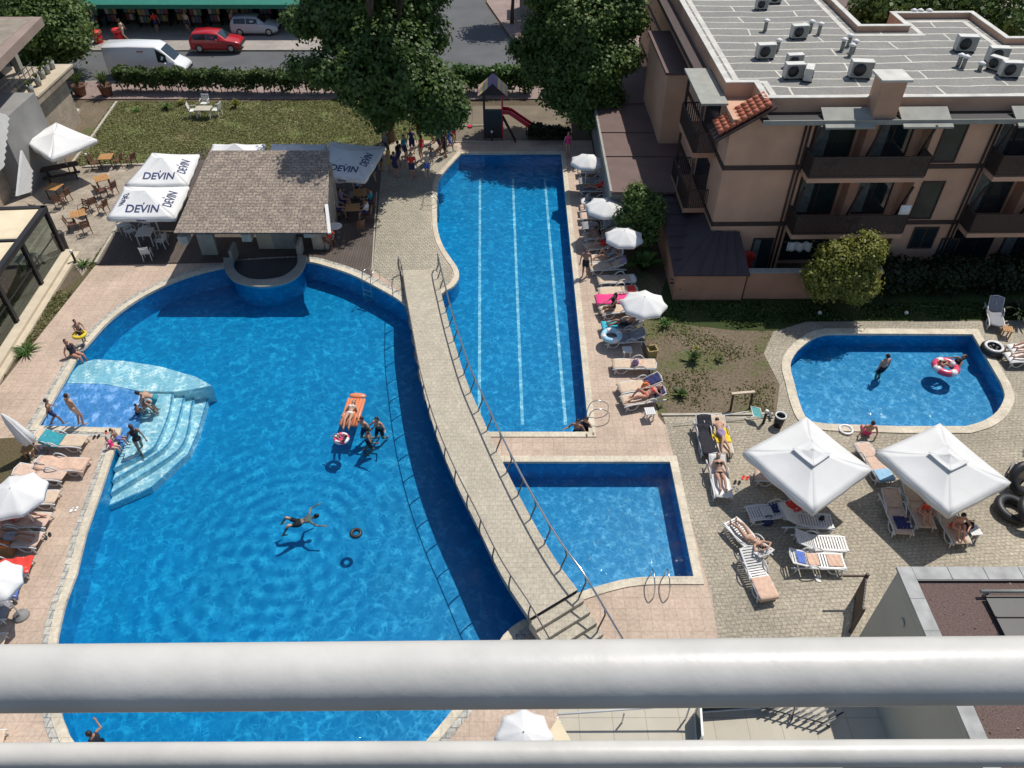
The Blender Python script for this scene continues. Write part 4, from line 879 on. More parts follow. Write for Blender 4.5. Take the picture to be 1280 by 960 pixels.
# ---------------------------------------------------------------- sun loungers
# local frame: +x towards the foot end, origin on the ground below the middle
LL, LW, LH = 1.92, .66, .36
def make_lounger(cover, back, slat, frame):
    """cover: material of the sling or None for bare slats; back: angle of the backrest in radians"""
    r = bpy.data.objects.new('sun_lounger', None); COL.objects.link(r)
    hx = -.22                                              # hinge
    for s, nm in ((-1, 'side_rail'), (1, 'side_rail')):
        y = s*LW/2
        pts = smooth_loop([(.96, y, LH-.06), (.80, y, LH-.01), (.45, y, LH+.01), (.1, y, LH-.02), (hx, y, LH), (-.6, y, LH-.01), (-.93, y, LH-.04)], 3, False)
        mb = MB()
        mb.tube(pts, .034, 6); 
        mb.tube(smooth_loop([(.82, y, LH-.03), (.72, y, .12), (.48, y, .09), (.30, y, LH-.05)], 3, False), .028, 5)
        mb.build(nm, frame, r)
    for x, tl in ((.80, .06), (-.72, -.06)):
        for s in (-1, 1): MB().tube([(x, s*(LW/2-.01), LH-.03), (x+tl, s*(LW/2), 0)], [.035, .028], 6).build('leg', frame, r)
    # wavy arm on each side beside the backrest
    for s in (-1, 1):
        y = s*(LW/2+.03); MB().tube(smooth_loop([(.05, y, LH), (-.12, y, LH+.17), (-.34, y, LH+.20), (-.50, y, LH+.03)], 3, False), .026, 5).build('armrest', frame, r)
    def panel(x0, x1, name, ang, ox):
        L = x1-x0
        if slat:
            mb = MB(); n = max(3, int(L/.095))
            for k in range(n): mb.box((x0+L*(k+.5)/n, 0, .0), (L/n*.62, LW-.10, .025))
            for s in (-1, 1): mb.box(((x0+x1)/2, s*(LW/2-.045), .0), (L, .05, .04))
            o = mb.build(name, frame, r)
        else:
            mb = MB(); mb.grid(lambda u, v: Vector((x0+L*u, (v-.5)*(LW-.05), .012*sin(u*9+v*3)-.03*(1-(2*v-1)**2)*.5)), 8, 6); o = mb.build(name, cover, r, solid=.03)
        o.location = (ox, 0, LH+.015); o.rotation_euler = (0, ang, 0); return o
    panel(hx-hx, .95-hx, 'seat', 0, hx)
    b = panel(-.76, 0, 'backrest', back, hx)
    mb = MB(); mb.tube([(-.02, -LW/2+.02, .0), (-.74, -LW/2+.02, .0), (-.80, 0, .005), (-.74, LW/2-.02, .0), (-.02, LW/2-.02, .0)], .026, 5); 
    f = mb.build('backrest_frame', frame, b)
    if back > .15: MB().bar((hx-.45, 0, LH-.02), (hx-.55*cos(back), 0, LH+.55*sin(back)-.02), .3, .025).build('prop', frame, r)
    return r
PROTO = {}
def lounger(foot, head, label, cover='beige', back=0.0, slat=False, frame=M_resin, group='sun loungers', lift=0.0):
    """foot, head: photo pixels of the two ends at seat height"""
    a, b = P(*foot, LH), P(*head, LH); d = (a-b); d.z = 0; rz = atan2(d.y, d.x); d.normalize()
    c = a - d*(LL/2)
    key = (cover, round(back, 2), slat, frame.name)
    if key not in PROTO: o = PROTO[key] = make_lounger(CL['beige'] if cover == 'sling' else (CL[cover] if cover in CL else M_sling), back, slat, frame)
    else: o = copy_tree(PROTO[key])
    o.name = 'sun_lounger'; o.location = (c.x, c.y, .002); o.rotation_euler = (0, 0, rz)
    o['seat_x'] = 0.0
    del o['seat_x']
    tag(o, label, 'sun lounger', group)
    o_ = dict(c=c, rz=rz, back=back); LG.append(o_); return o_
LG = []
def L2W(l, x, y, z): q = rot2(x, y, l['rz']); return Vector((l['c'].x+q[0], l['c'].y+q[1], z))
def towel_on(l, col, x0, x1, label, w=.70, z=LH+.05, over=0.0, fold=1.0, yoff=0.0, cat='towel', name='towel'):
    """cloth lying on a lounger between x0 and x1 along it, following the backrest"""
    hx = -.22; bk = l['back']
    def prof(x):
        if x > .93: return (.95+.03, z-(x-.93))
        if x >= hx: return (x, z)
        return (hx+(x-hx)*cos(bk), z-(x-hx)*sin(bk))
    def fn(u, v):
        x = x0+(x1-x0)*u; px, pz = prof(x); y = (v-.5)*w+yoff
        e = abs(y)-(LW/2-.02); dz = -max(0, e)*1.3 if over else 0
        return Vector((px, y, pz+.012*sin(17*u+5*v)*fold+.010*sin(23*v+3*u)*fold+dz))
    mb = MB(); mb.grid(fn, 14, 8); o = mb.build(name, CL[col], None, solid=.014)
    o.location = (l['c'].x, l['c'].y, 0); o.rotation_euler = (0, 0, l['rz']); tag(o, label, cat); return o
GR = 'loungers along the lap pool'; GT = 'loungers on the cobble terrace'; GLf = 'loungers along the left side of the big pool'
R = {}
rows = [ # key, foot px, head px, cover, back, label
 ('a', (722, 213), (762, 213), 'sling', .3, 'shaded lounger nearest the far end of the lap pool, under the first round parasol'),
 ('b', (723, 226), (764, 226), 'grey', .6, 'empty grey lounger in the shade below the first round parasol'),
 ('c', (724, 236), (765, 236), 'grey', .5, 'shaded lounger just above the second round parasol'),
 ('d', (726, 251), (768, 251), 'white', .1, 'white lounger partly under the second round parasol, bags on it'),
 ('e', (725, 260), (768, 260), 'blush', .05, 'peach lounger between the white one and the front one below the second parasol'),
 ('f', (725, 270), (768, 270), 'blush', .05, 'peach lounger at the front below the second parasol with a dark shadow under it'),
 ('c2', (727, 282), (770, 281), 'grey', .5, 'empty shaded lounger between the second and third round parasols'),
 ('c3', (729, 296), (772, 293), 'blush', .5, 'lounger of the woman sitting under the third round parasol'),
 ('g', (731, 309), (774, 305), 'beige', .55, 'lounger of the tanned sunbather beside the third round parasol'),
 ('h', (735, 324), (779, 321), 'beige', .6, 'half shaded lounger with grey back in front of the standing person'),
 ('i', (737, 334), (781, 332), 'beige', .5, 'lounger with patterned bag at its head, below the half shaded one'),
 ('j', (747, 350), (790, 348), 'beige', .0, 'flat beige lounger in full sun above the pink towel'),
 ('k', (748, 365), (792, 362), 'beige', .05, 'flat beige lounger whose head lies under the fourth round parasol'),
 ('l', (745, 375), (790, 374), 'beige', .05, 'lounger hidden under a bright pink towel'),
 ('m', (750, 389), (795, 382), 'beige', .3, 'beige lounger with the seated woman in black beside the fourth parasol'),
 ('n', (753, 408), (798, 405), 'grey', .45, 'lounger with the turquoise towel below the seated woman'),
 ('o', (755, 424), (802, 421), 'grey', .45, 'grey backed lounger with a blue swim ring on its foot end'),
 ('p', (765, 455), (808, 455), 'beige', .0, 'beige lounger with clothes at its head beside the white stool'),
 ('q', (773, 486), (820, 478), 'beige', .42, 'beige lounger with a navy towel over its raised back, upper of two'),
 ('r', (777, 502), (826, 493), 'beige', .42, 'lounger with the sunbather and navy back towel, lower of two')]
for k, f, h, cv, bk, lab in rows: R[k] = lounger(f, h, lab, cv, bk, group=GR)
Lf = {}
for k, f, h, cv, bk, lab in [
 ('a', (106, 552), (50, 549), 'beige', .5, 'left side lounger nearest the wading shelf with a teal towel on its back'),
 ('b', (107, 581), (48, 579), 'blush', .1, 'left side lounger under a wrinkled peach towel'),
 ('c', (82, 593), (30, 590), 'blush', .2, 'left side lounger with peach cover just above the white parasol edge'),
 ('d', (72, 621), (18, 624), 'beige', .2, 'cream left side lounger sticking out from under the white parasol'),
 ('e', (61, 650), (8, 650), 'blush', .3, 'shaded left side lounger with the reclining person nearest the parasol'),
 ('f', (50, 675), (-5, 673), 'blush', .3, 'shaded left side lounger with the second reclining person and brown box below'),
 ('g', (39, 706), (-15, 712), 'beige', .2, 'left side lounger with a bright red towel'),
 ('h', (22, 733), (-30, 742), 'beige', .2, 'left side lounger covered by a blue towel'),
 ('i', (11, 762), (-45, 770), 'grey', .3, 'grey left side lounger with a white bag below the blue towel'),
 ('j', (6, 802), (-50, 812), 'beige', .3, 'left side lounger cut by the frame just above the thick rail'),
 ('k', (5, 925), (-60, 940), 'beige', .2, 'left side lounger seen between the two rails')]: Lf[k] = lounger(f, h, lab, cv, bk, group=GLf)
T = {}
for k, f, h, cv, bk, sl__, lab in [
 ('a', (889, 568), (875, 517), 'black', .5, False, 'lounger under a black patterned towel at the upper left of the terrace'),
 ('b', (907, 567), (893, 520), 'beige', .3, False, 'lounger with a yellow towel and the man in purple trunks'),
 ('c', (905, 622), (895, 580), 'white', .55, False, 'white lounger of the woman in a black bikini'),
 ('d', (943, 592), (990, 597), 'blush', .2, False, 'lounger with peach foot end sticking out left of the first square parasol'),
 ('e', (934, 642), (985, 637), 'white', .2, True, 'white slatted lounger with dark clothes in the first parasol shadow'),
 ('f', (912, 650), (943, 683), 'white', .35, True, 'white lounger with the woman lying on her back, feet up'),
 ('g', (1041, 652), (990, 650), 'white', .6, True, 'empty white slatted lounger with a raised back in the first parasol shadow'),
 ('h', (1059, 680), (1004, 678), 'white', .5, True, 'white slatted lounger half in sun below the empty one'),
 ('i', (1056, 702), (1003, 700), 'white', .3, True, 'white lounger with two peach towels and a blue cloth, front of the group'),
 ('j', (962, 748), (940, 703), 'white', .3, True, 'white slatted lounger with a peach towel, closest to the pool steps'),
 ('k', (1109, 600), (1082, 562), 'blush', .0, False, 'peach lounger with a light blue towel between the two square parasols'),
 ('l', (1131, 668), (1112, 622), 'blush', .35, False, 'shaded lounger with a navy cloth, left under the second square parasol'),
 ('m', (1159, 660), (1138, 615), 'beige', .35, False, 'shaded lounger of the person in a straw hat'),
 ('n', (1204, 680), (1174, 632), 'beige', .3, False, 'shaded lounger with a black bag, right under the second square parasol'),
 ('o', (1262, 437), (1310, 432), 'white', .3, False, 'upper lounger cut by the right edge with a person lying on it'),
 ('p', (1258, 447), (1312, 447), 'white', .3, False, 'lower lounger cut by the right edge beside the black tyre'),
 ('q', (1247, 408), (1240, 376), 'grey', .75, False, 'grey white reclined chair at the far corner of the small pool')]: T[k] = lounger(f, h, lab, cv, bk, sl__, group=GT)
# towels and bags on the loungers
towel_on(R['l'], 'pink', -.85, 1.05, 'bright pink towel spread over a lounger by the lap pool', .76)
towel_on(R['n'], 'turq', .25, 1.05, 'turquoise towel hanging over the foot of a lounger', .6)
towel_on(R['q'], 'navy', -.95, -.28, 'navy towel on the upper raised backrest near the lap pool corner', .52)
towel_on(R['r'], 'navy', -.95, -.45, 'navy towel on the lower raised backrest near the lap pool corner', .52)
towel_on(R['p'], 'peach', -.5, .1, 'peach towel folded at the head of the lounger by the white stool', .5)
towel_on(R['k'], 'red', -.9, -.5, 'dark red cloth at the head of the flat lounger under the fourth parasol', .5)
towel_on(R['j'], 'white', -.95, -.7, 'white folded towel at the head of the flat lounger in full sun', .6)
towel_on(Lf['a'], 'teal', -.75, .05, 'teal towel draped over the backrest of the lounger by the wading shelf', .78, over=1)
towel_on(Lf['b'], 'peach', -.9, 1.06, 'wrinkled peach towel covering a whole left side lounger', .8, over=1, fold=2.2)
towel_on(Lf['g'], 'red', -.2, .95, 'bright red towel on a left side lounger', .7, fold=2)
towel_on(Lf['h'], 'blue', -.6, 1.1, 'blue towel covering a left side lounger', .8, over=1, fold=1.6)
towel_on(T['a'], 'black', -.55, .95, 'black patterned towel covering a terrace lounger', .66, fold=1.6)
towel_on(T['b'], 'yellow', -.35, .4, 'yellow towel under the man in purple trunks', .72, fold=1.4)
towel_on(T['j'], 'peach', .15, 1.08, 'peach towel over the foot of the lounger closest to the pool steps', .66)
towel_on(T['k'], 'lblue', .45, 1.08, 'light blue towel at the foot of the lounger between the square parasols', .66)
towel_on(T['l'], 'navy', .2, .75, 'navy cloth hanging over the shaded lounger', .6, yoff=.1, over=1, fold=2)
towel_on(T['i'], 'peach', .35, .85, 'right one of two peach towels on the white lounger', .5); towel_on(T['i'], 'peach', -.35, .05, 'left one of two peach towels on the white lounger', .5, z=LH+.06)
towel_on(T['i'], 'blue', -.75, -.45, 'blue cloth at the head of the white lounger with peach towels', .5)
towel_on(T['e'], 'white', -.75, -.3, 'white cloth on the slatted lounger beside a red one', .5); towel_on(T['e'], 'red', -1.0, -.55, 'bright red cloth on the slatted lounger in the parasol shadow', .5, z=LH+.09, fold=2)
towel_on(T['e'], 'navy', -.25, .1, 'navy clothes hanging over the slatted lounger in the parasol shadow', .62, yoff=-.2, over=1, fold=2.4)
def bag(loc, s, m, label, cat='bag', rz=0):
    o = thing('bag', label, cat, loc, rz)
    MB().lathe([(.10, 0), (.5, .02), (.55, .35), (.42, .8), (.25, .95)], n=12, sx=1, sy=.6).build('pouch', m, o).scale = (s, s, s)
    MB().tube([(-.3*s, 0, .85*s), (-.2*s, 0, 1.25*s), (.2*s, 0, 1.25*s), (.3*s, 0, .85*s)], .04*s, 5).build('strap', m, o); return o
bag(L2W(R['d'], .55, 0, LH+.05), .34, CL['grey'], 'grey bag on the white lounger under the second parasol')
bag(L2W(R['i'], -.75, .1, LH+.25), .36, CL['lilac'], 'lilac patterned bag at the head of a lounger by the lap pool')
bag(L2W(R['p'], -.05, .1, LH+.06), .3, CL['lilac'], 'small purple bag on the lounger by the white stool')
bag(L2W(R['r'], -.3, -.5, .36), .36, CL['orange'], 'orange red bag on the small white table at the lap pool corner')
bag(L2W(R['m'], -.25, -.45, .02), .42, CL['orange'], 'orange bag on the deck beside the woman in black')
bag(L2W(T['n'], .3, .5, .30), .4, CL['black'], 'black bag beside the right shaded lounger')
bag(L2W(T['g'], .55, .05, LH+.03), .2, CL['black'], 'small dark bag on the empty white slatted lounger')
bag(L2W(Lf['i'], .6, .2, LH+.04), .36, CL['white'], 'white bag on the grey left side lounger')
bag(L2W(Lf['d'], .2, -.75, .02), .36, CL['white'], 'white bag on the deck below the cream lounger')
bag(P(958, 655, .0), .4, CL['navy'], 'navy bag on the cobbles in the first parasol shadow')
# ---------------------------------------------------------------- round parasols
def parasol_mesh(r, he, ha, n=8, m=M_canvas, parent=None):
    mb = MB()
    def fn(u, v):
        a = 2*pi*v; rr = r*u; k = (v*n) % 1.0; sc = 1-.11*sin(pi*k)*u
        return Vector((rr*sc*cos(a), rr*sc*sin(a), ha-(ha-he)*(u**1.25)+.05*r*(sin(pi*k)*-.6)*u))
    N = n*6
    rings = [[mb.bm.verts.new(fn(.02+i/6*.98, j/N)) for j in range(N)] for i in range(7)]
    for a, b in zip(rings, rings[1:]):
        for j in range(N): mb._f([a[j], b[j], b[(j+1) % N], a[(j+1) % N]], True)
    mb._f(rings[0]); low = [mb.bm.verts.new(v.co+Vector((0, 0, -.13))) for v in rings[-1]]
    for j in range(N): mb._f([rings[-1][j], low[j], low[(j+1) % N], rings[-1][(j+1) % N]], True)
    return mb.build('canopy', m, parent, solid=.008)
def parasol(px, py, r, label, tilt=(0, 0), ztop=2.35, group='round white parasols'):
    p = P(px, py, ztop-.05); t = thing('round_parasol', label, 'parasol', (p.x, p.y, 0), random.random(), group)
    c = parasol_mesh(r, ztop-.38, ztop, 8, M_canvas, t); c.rotation_euler = (tilt[0], tilt[1], 0)
    MB().tube([(0, 0, 0), (0, 0, ztop+.06)], .022, 8).build('pole', M_whitew, t)
    mb = MB()
    for k in range(8): a = 2*pi*k/8; mb.bar((0, 0, ztop-.05), (r*.95*cos(a), r*.95*sin(a), ztop-.40), .015)
    mb.build('ribs', M_rail, t)
    MB().lathe([(.26, 0), (.25, .07), (.05, .10), (.04, .3)], n=12).build('base', M_conc, t)
    return t
parasol(734, 195, .98, 'first round white parasol at the far end of the lap pool'); parasol(758, 252, 1.12, 'second round white parasol along the lap pool, touching the bush'); parasol(781, 289, 1.0, 'third round white parasol along the lap pool with green leaves over its edge'); parasol(806, 372, 1.06, 'fourth round white parasol beside the bare soil')
parasol(14, 611, 1.05, 'round white parasol over the left side loungers'); parasol(-13, 721, .85, 'round white parasol mostly cut off at the left edge'); parasol(655, 915, .8, 'round white parasol seen between the two rails', ztop=2.3)
def closed_parasol(px, py, lean, label, h=2.3):
    p = P(px, py, 0); t = thing('closed_parasol', label, 'parasol', (p.x, p.y, 0), 0); q = Vector((lean[0], lean[1], h))
    MB().tube([(0, 0, 0), q], .02, 6).build('pole', M_whitew, t)
    mb = MB(); N = 24; rings = []
    for (f, rr) in ((.30, .16), (.33, .24), (.55, .19), (.8, .13), (.97, .05), (1.0, .01)):
        c = q*f; rings.append([mb.bm.verts.new(c+Vector((rr*(1+.3*cos(4*2*pi*k/N*2))*cos(2*pi*k/N), rr*(1+.3*cos(8*pi*k/N*2))*sin(2*pi*k/N), 0))) for k in range(N)])
    for a, b in zip(rings, rings[1:]):
        for k in range(N): mb._f([a[k], a[(k+1) % N], b[(k+1) % N], b[k]], True)
    mb._f(rings[0]); mb.build('canopy', M_canvas, t); MB().lathe([(.25, 0), (.24, .07), (.05, .1)], n=12).build('base', M_conc, t)
closed_parasol(52, 567, (-.55, -.05), 'closed white parasol leaning over the wooden stool at the left'); closed_parasol(1277, 588, (-.05, .1), 'folded white parasol cut off by the right edge', 2.4)
# ---------------------------------------------------------------- square parasols, spanned between four corners
def square_parasol(corners, ztop, label, m=M_canvas2, val=.25, text=None, group=None, vent=True, legs=0, cen=None):
    cs = [Vector(c) for c in corners]; ce = sum(cs, Vector())/4; base = Vector((ce.x, ce.y, 0))
    t = thing('square_parasol', label, 'parasol', base, 0, group); cs = [c-base for c in cs]; ap = Vector((0, 0, ztop))
    def seg(a, b, ap, name, par, mt, v=val, sag=.05):
        mb = MB()
        for i in range(4):
            A, B = a[i], a[(i+1) % 4]
            def fn(u, w): q = A.lerp(B, w); p = ap.lerp(q, u); p.z -= sag*sin(pi*w)*u+.12*sin(pi*u)*.6; return p
            mb.grid(fn, 8, 10)
            if v:
                mb.grid(lambda u, w: A.lerp(B, w)+Vector((0, 0, -v*u-sag*sin(pi*w)))+Vector((.02*sin(w*19)*u, .02*cos(w*17)*u, 0)), 1, 16)
        return mb.build(name, mt, par, solid=.008)
    can = seg(cs, cs, ap, 'canopy', t, m)
    if vent:
        vc = [c*.30+Vector((0, 0, ztop*.70-.02)) for c in cs]; vc = [Vector((c.x, c.y, ap.z-.30*(ap.z-2.05)+.05)) for c in vc]
        seg(vc, vc, ap+Vector((0, 0, .02)), 'vent_flap', can, m, 0, .03)
    if legs == 0:
        MB().tube([(0, 0, 0), (0, 0, ztop-.05)], .04, 8).build('pole', M_whitew, t)
    MB().box((0, 0, .06), (.7, .7, .12)).build('base', M_conc, t)
    mb = MB()
    for c in cs: mb.bar(ap+Vector((0, 0, -.12)), c+Vector((0, 0, -.06)), .02)
    for a, b in zip(cs, cs[1:]+cs[:1]): mb.bar(a.lerp(b, .5)*1.0+Vector((0, 0, -.1)), ap+Vector((0, 0, -.2)), .018)
    mb.build('ribs', M_rail, t)
    return t, cs, ap
GS = 'big square white parasols on the terrace'
square_parasol([P(930, 564, 2.05), P(1008, 521, 2.05), P(1090, 586, 2.05), P(1017, 640, 2.05)], 2.68, 'left one of the two big square white parasols on the cobble terrace', group=GS)
square_parasol([P(1096, 564, 2.05), P(1175, 529, 2.05), P(1264, 603, 2.05), P(1187, 643, 2.05)], 2.68, 'right one of the two big square white parasols on the cobble terrace', group=GS)
square_parasol([P(27, 174, 2.4), P(70, 153, 2.4), P(121, 174, 2.4), P(63, 198, 2.4)], 2.8, 'plain square white parasol above the bench near the restaurant', m=M_canvas, vent=False)
FONT = None
def text_mesh(body, size, name, m, parent):
    cu = bpy.data.curves.new(name, 'FONT'); cu.body = body; cu.size = size; cu.align_x = 'CENTER'; cu.align_y = 'CENTER'; cu.offset = size*.018; cu.extrude = .004
    tmp = bpy.data.objects.new(name+'_tmp', cu); COL.objects.link(tmp); dg = bpy.context.evaluated_depsgraph_get(); me = bpy.data.meshes.new_from_object(tmp.evaluated_get(dg)); bpy.data.objects.remove(tmp); bpy.data.curves.remove(cu)
    # finer letters: the photo's sans lettering is round and wide
    me.materials.clear(); me.materials.append(m); o = bpy.data.objects.new(name, me); COL.objects.link(o); o.parent = parent; return o
def lettering(par, cs, ap, side, txt='DEVIN', w=1.55, pos=.60, dz=.0, tick=True):
    A, B = cs[side], cs[(side+1) % 4]; mid = (A+B)/2
    ex = (B-A).normalized(); up = (ap-mid); up = (up-ex*up.dot(ex)).normalized(); nz = ex.cross(up)
    if nz.z < 0: ex = -ex; nz = ex.cross(up)
    o = text_mesh(txt, .56, 'lettering', M_navy, par)
    xs = [v.co.x for v in o.data.vertices]; k = w/(max(xs)-min(xs))
    for v in o.data.vertices: v.co = Vector((v.co.x*k, v.co.y*k*1.15, v.co.z))
    if tick:
        bm = bmesh.new(); bm.from_mesh(o.data); h = .56*k*.36*1.15
        q = [bm.verts.new(p) for p in ((-.045, h+.10, .003), (.0, h+.04, .003), (.045, h+.10, .003), (.0, h+.22, .003))]; bm.faces.new(q); bm.to_mesh(o.data); bm.free()
    # project the letters on to the sagging canopy
    for v in o.data.vertices:
        p = ap.lerp(mid, pos)+ex*v.co.x+up*v.co.y
        den = None
        # u along apex->edge, w along the edge
        hgt = (mid-ap); L = hgt.length; du = (p-ap).dot(hgt.normalized())/L; half = (B-A).length/2*max(du, .05); wv = .5+(p-(ap.lerp(mid, du))).dot((B-A).normalized())/(2*half)
        p.z -= .05*sin(pi*min(1, max(0, wv)))*du+.072*sin(pi*du)
        v.co = p+nz*(.014+v.co.z)
    return o
GD = 'square white parasols with navy lettering around the bar'
for px4, zt, lab, sides, w in (
  ([(133, 272), (218, 272), (236, 233), (155, 233)], 2.95, 'front one of the two lettered parasols left of the bar', (0, 1, 3), 1.7),
  ([(156, 231), (234, 231), (249, 193), (190, 191)], 2.95, 'rear one of the two lettered parasols left of the bar', (0, 1), 1.7),
  ([(398, 219), (456, 225), (481, 183), (412, 177)], 2.9, 'lettered parasol in tree shade to the right of the bar', (0, 1), 1.6)):
    t, cs, ap = square_parasol([P(*p, 2.3) for p in px4], zt, lab, M_canvas, .22, group=GD, vent=False)
    can = [c for c in t.children if c.name.startswith('canopy')][0]
    for s_ in sides: lettering(can, cs, ap, s_, w=(w, w*.9, 0, w*.72)[s_], pos=(.64, .68, 0, .74)[s_])
    # small word on the hanging edge
    A, B = cs[0], cs[1]; ex = (B-A).normalized(); o = text_mesh('DEVIN', .17, 'edge_lettering', M_navy, can); o.location = (A+B)/2+Vector((0, -.035, -.17)); o.rotation_euler = (pi/2, 0, atan2(ex.y, ex.x))
square_parasol([P(258, 197, 2.4), P(325, 197, 2.4), P(332, 180, 2.4), P(266, 180, 2.4)], 2.85, 'white parasol peeking out left behind the bar roof', M_canvas, vent=False)
square_parasol([P(334, 197, 2.4), P(405, 197, 2.4), P(408, 180, 2.4), P(340, 180, 2.4)], 2.85, 'white parasol peeking out right behind the bar roof', M_canvas, vent=False)
# ---------------------------------------------------------------- tables and chairs
def make_table(w, d, h, top, leg, round_=False):
    r = bpy.data.objects.new('table', None); COL.objects.link(r)
    if round_:
        MB().lathe([(w/2-.02, h-.03), (w/2, h-.015), (w/2-.02, h)], n=20).build('tabletop', top, r); MB().lathe([(.22, 0), (.2, .03), (.04, .06), (.035, h-.03)], n=10).build('pedestal', leg, r)
    else:
        mb = MB(); n = 5
        for k in range(n): mb.box((-w/2+w*(k+.5)/n, 0, h-.02), (w/n-.012, d, .035))
        mb.build('tabletop', top, r)
        for x in (-w/2+.07, w/2-.07):
            for y in (-d/2+.07, d/2-.07): MB().box((x, y, h/2-.02), (.05, .05, h-.04)).build('leg', leg, r)
    return r
def make_chair(m, seat_m=None, arms=True):
    r = bpy.data.objects.new('chair', None); COL.objects.link(r)
    mb = MB(); n = 5
    for k in range(n): mb.box((0, -.2+.4*(k+.5)/n, .44), (.44, .4/n-.012, .03))
    mb.build('seat', seat_m or m, r)
    mb = MB()
    for k in range(4): mb.box((0, -.25-.02*k, .56+.10*k), (.44, .025, .07))
    for s in (-1, 1): mb.bar((s*.21, -.21, .42), (s*.21, -.31, .92), .035)
    mb.build('backrest', seat_m or m, r)
    for sx in (-1, 1):
        for y0, y1 in ((.18, .22), (-.18, -.24)): MB().bar((sx*.2, y0, .44), (sx*.21, y1, 0), .035).build('leg', m, r)
        if arms: MB().tube([(sx*.24, -.24, .64), (sx*.25, .12, .65), (sx*.23, .2, .44)], .018, 5).build('armrest', m, r)
    return r
CP = {}
def place(kind, px, rz, label, cat, group=None, z=0.0, name=None):
    fac = {'wt': lambda: make_table(.8, .8, .73, M_wood, M_dark), 'wc': lambda: make_chair(M_wood2, M_wood2), 'pt': lambda: make_table(.85, .85, .73, M_greyres, M_greyres), 'pc': lambda: make_chair(M_greyres), 'rt': lambda: make_table(.8, .8, .74, M_whitew, M_rail, True), 'st': lambda: make_table(.42, .42, .45, M_resin, M_resin), 'sw': lambda: make_table(.45, .45, .45, M_wood, M_wood), 'oc': lambda: make_chair(M_wood2, M_wood)}[kind]
    o = copy_tree(CP[kind]) if kind in CP else CP.setdefault(kind, fac())
    p = P(*px, 0); o.location = (p.x, p.y, z+.003); o.rotation_euler = (0, 0, rz); tag(o, label, cat, group)
    if name: o.name = name
    return p
GPt = 'wooden tables on the restaurant patio'; GPc = 'dark wooden chairs on the restaurant patio'
place('wt', (137, 209), .1, 'orange wooden table at the lawn edge', 'table', GPt); place('wt', (73, 247), -.2, 'orange wooden table near the stairs under the parasol shadow', 'table', GPt); place('wt', (103, 281), .5, 'orange wooden table nearest the glass pavilion corner', 'table', GPt); place('wt', (132, 236), .6, 'striped wooden table half way along the patio', 'table', GPt)
for px, rz, lab in [((122, 211), -1.5, 'dark chair left of the table at the lawn edge'), ((150, 208), 1.6, 'dark chair right of the table at the lawn edge'), ((166, 207), 1.2, 'lone dark chair at the lawn edge near the lettered parasol'), ((142, 243), 1.2, 'dark chair right of the striped table'), ((129, 246), -.6, 'dark chair left of the striped table'), ((118, 262), .8, 'dark chair above the pavilion corner table'), ((131, 266), 1.4, 'dark chair right of the pair above the pavilion corner table'), ((93, 288), -1.2, 'dark chair left of the pavilion corner table'), ((110, 291), .6, 'dark chair in front of the pavilion corner table'), ((108, 270), 2.8, 'dark chair behind the pavilion corner table'), ((84, 252), 1.4, 'dark chair right of the table near the stairs'), ((77, 259), .1, 'dark chair in front of the table near the stairs'), ((52, 270), -.3, 'dark chair just outside the pavilion')]:
    place('wc', px, rz, lab, 'chair', GPc)
bp_ = P(80, 222, 0); bt = thing('picnic_bench', 'dark wooden picnic bench under the plain square parasol', 'bench', bp_, .45)
for y, z, w in ((0, .74, .7), (-.6, .45, .28), (.6, .45, .28)):
    mb = MB(); n = 4
    for k in range(n): mb.box((0, y-w/2+w*(k+.5)/n, z), (2.1, w/n-.015, .04))
    mb.build('tabletop' if y == 0 else 'seat', M_brownw, bt)
for x in (-.75, .75): MB().bar((x, -.6, .02), (x, .05, .72), .08).build('leg', M_brownw, bt); MB().bar((x, .6, .02), (x, -.05, .70), .08).build('leg', M_brownw, bt); MB().bar((x, -.7, .42), (x, .7, .42), .07).build('crossbar', M_brownw, bt)
GB = 'grey plastic chairs under the lettered parasols'
place('pt', (186, 304), .1, 'grey plastic table under the front lettered parasol', 'table')
for px, rz, lab in [((186, 324), .2, 'grey plastic chair in front of the grey table'), ((204, 309), 1.5, 'grey plastic chair right of the grey table'), ((166, 297), -2.2, 'grey plastic chair behind left of the grey table'), ((184, 293), 3.0, 'grey plastic chair behind the grey table'), ((155, 290), -2.4, 'grey plastic chair farthest left under the front parasol')]: place('pc', px, rz, lab, 'chair', GB)
place('wt', (443, 273), .1, 'wooden table with glasses right of the bar', 'table', 'wooden tables right of the bar'); place('wt', (452, 254), .1, 'wooden table in tree shade behind the one with glasses', 'table', 'wooden tables right of the bar')
place('rt', (421, 297), 0, 'round white table beside the end of the bar', 'table'); place('rt', (428, 239), 0, 'round grey table under the shaded lettered parasol', 'table')
for px, rz, lab in [((460, 276), 1.5, 'chair of the person in the white shirt'), ((451, 291), .5, 'empty chair in front of the table with glasses'), ((423, 272), -1.5, 'chair of the person in the grey shirt'), ((429, 262), -1.5, 'chair of the person in the lavender shirt'), ((413, 310), -.2, 'chair of the person in red by the round table'), ((449, 246), 3.1, 'chair behind the shaded wooden table'), ((464, 262), 1.6, 'chair right of the shaded wooden table')]: place('wc', px, rz, lab, 'chair', 'chairs right of the bar')
place('st', (783, 446), .05, 'small white stool between the loungers by the lap pool', 'stool'); place('st', (811, 523), .1, 'small white table at the lap pool corner', 'side table'); place('sw', (40, 569), .2, 'small orange wooden stool under the closed parasol', 'stool'); place('sw', (1255, 420), -.3, 'small orange wooden table beside the reclined chair', 'side table')
place('st', (955, 648), .1, 'small white table in the first parasol shadow', 'side table'); place('st', (1212, 672), .1, 'small white side table right of the shaded lounger', 'side table')
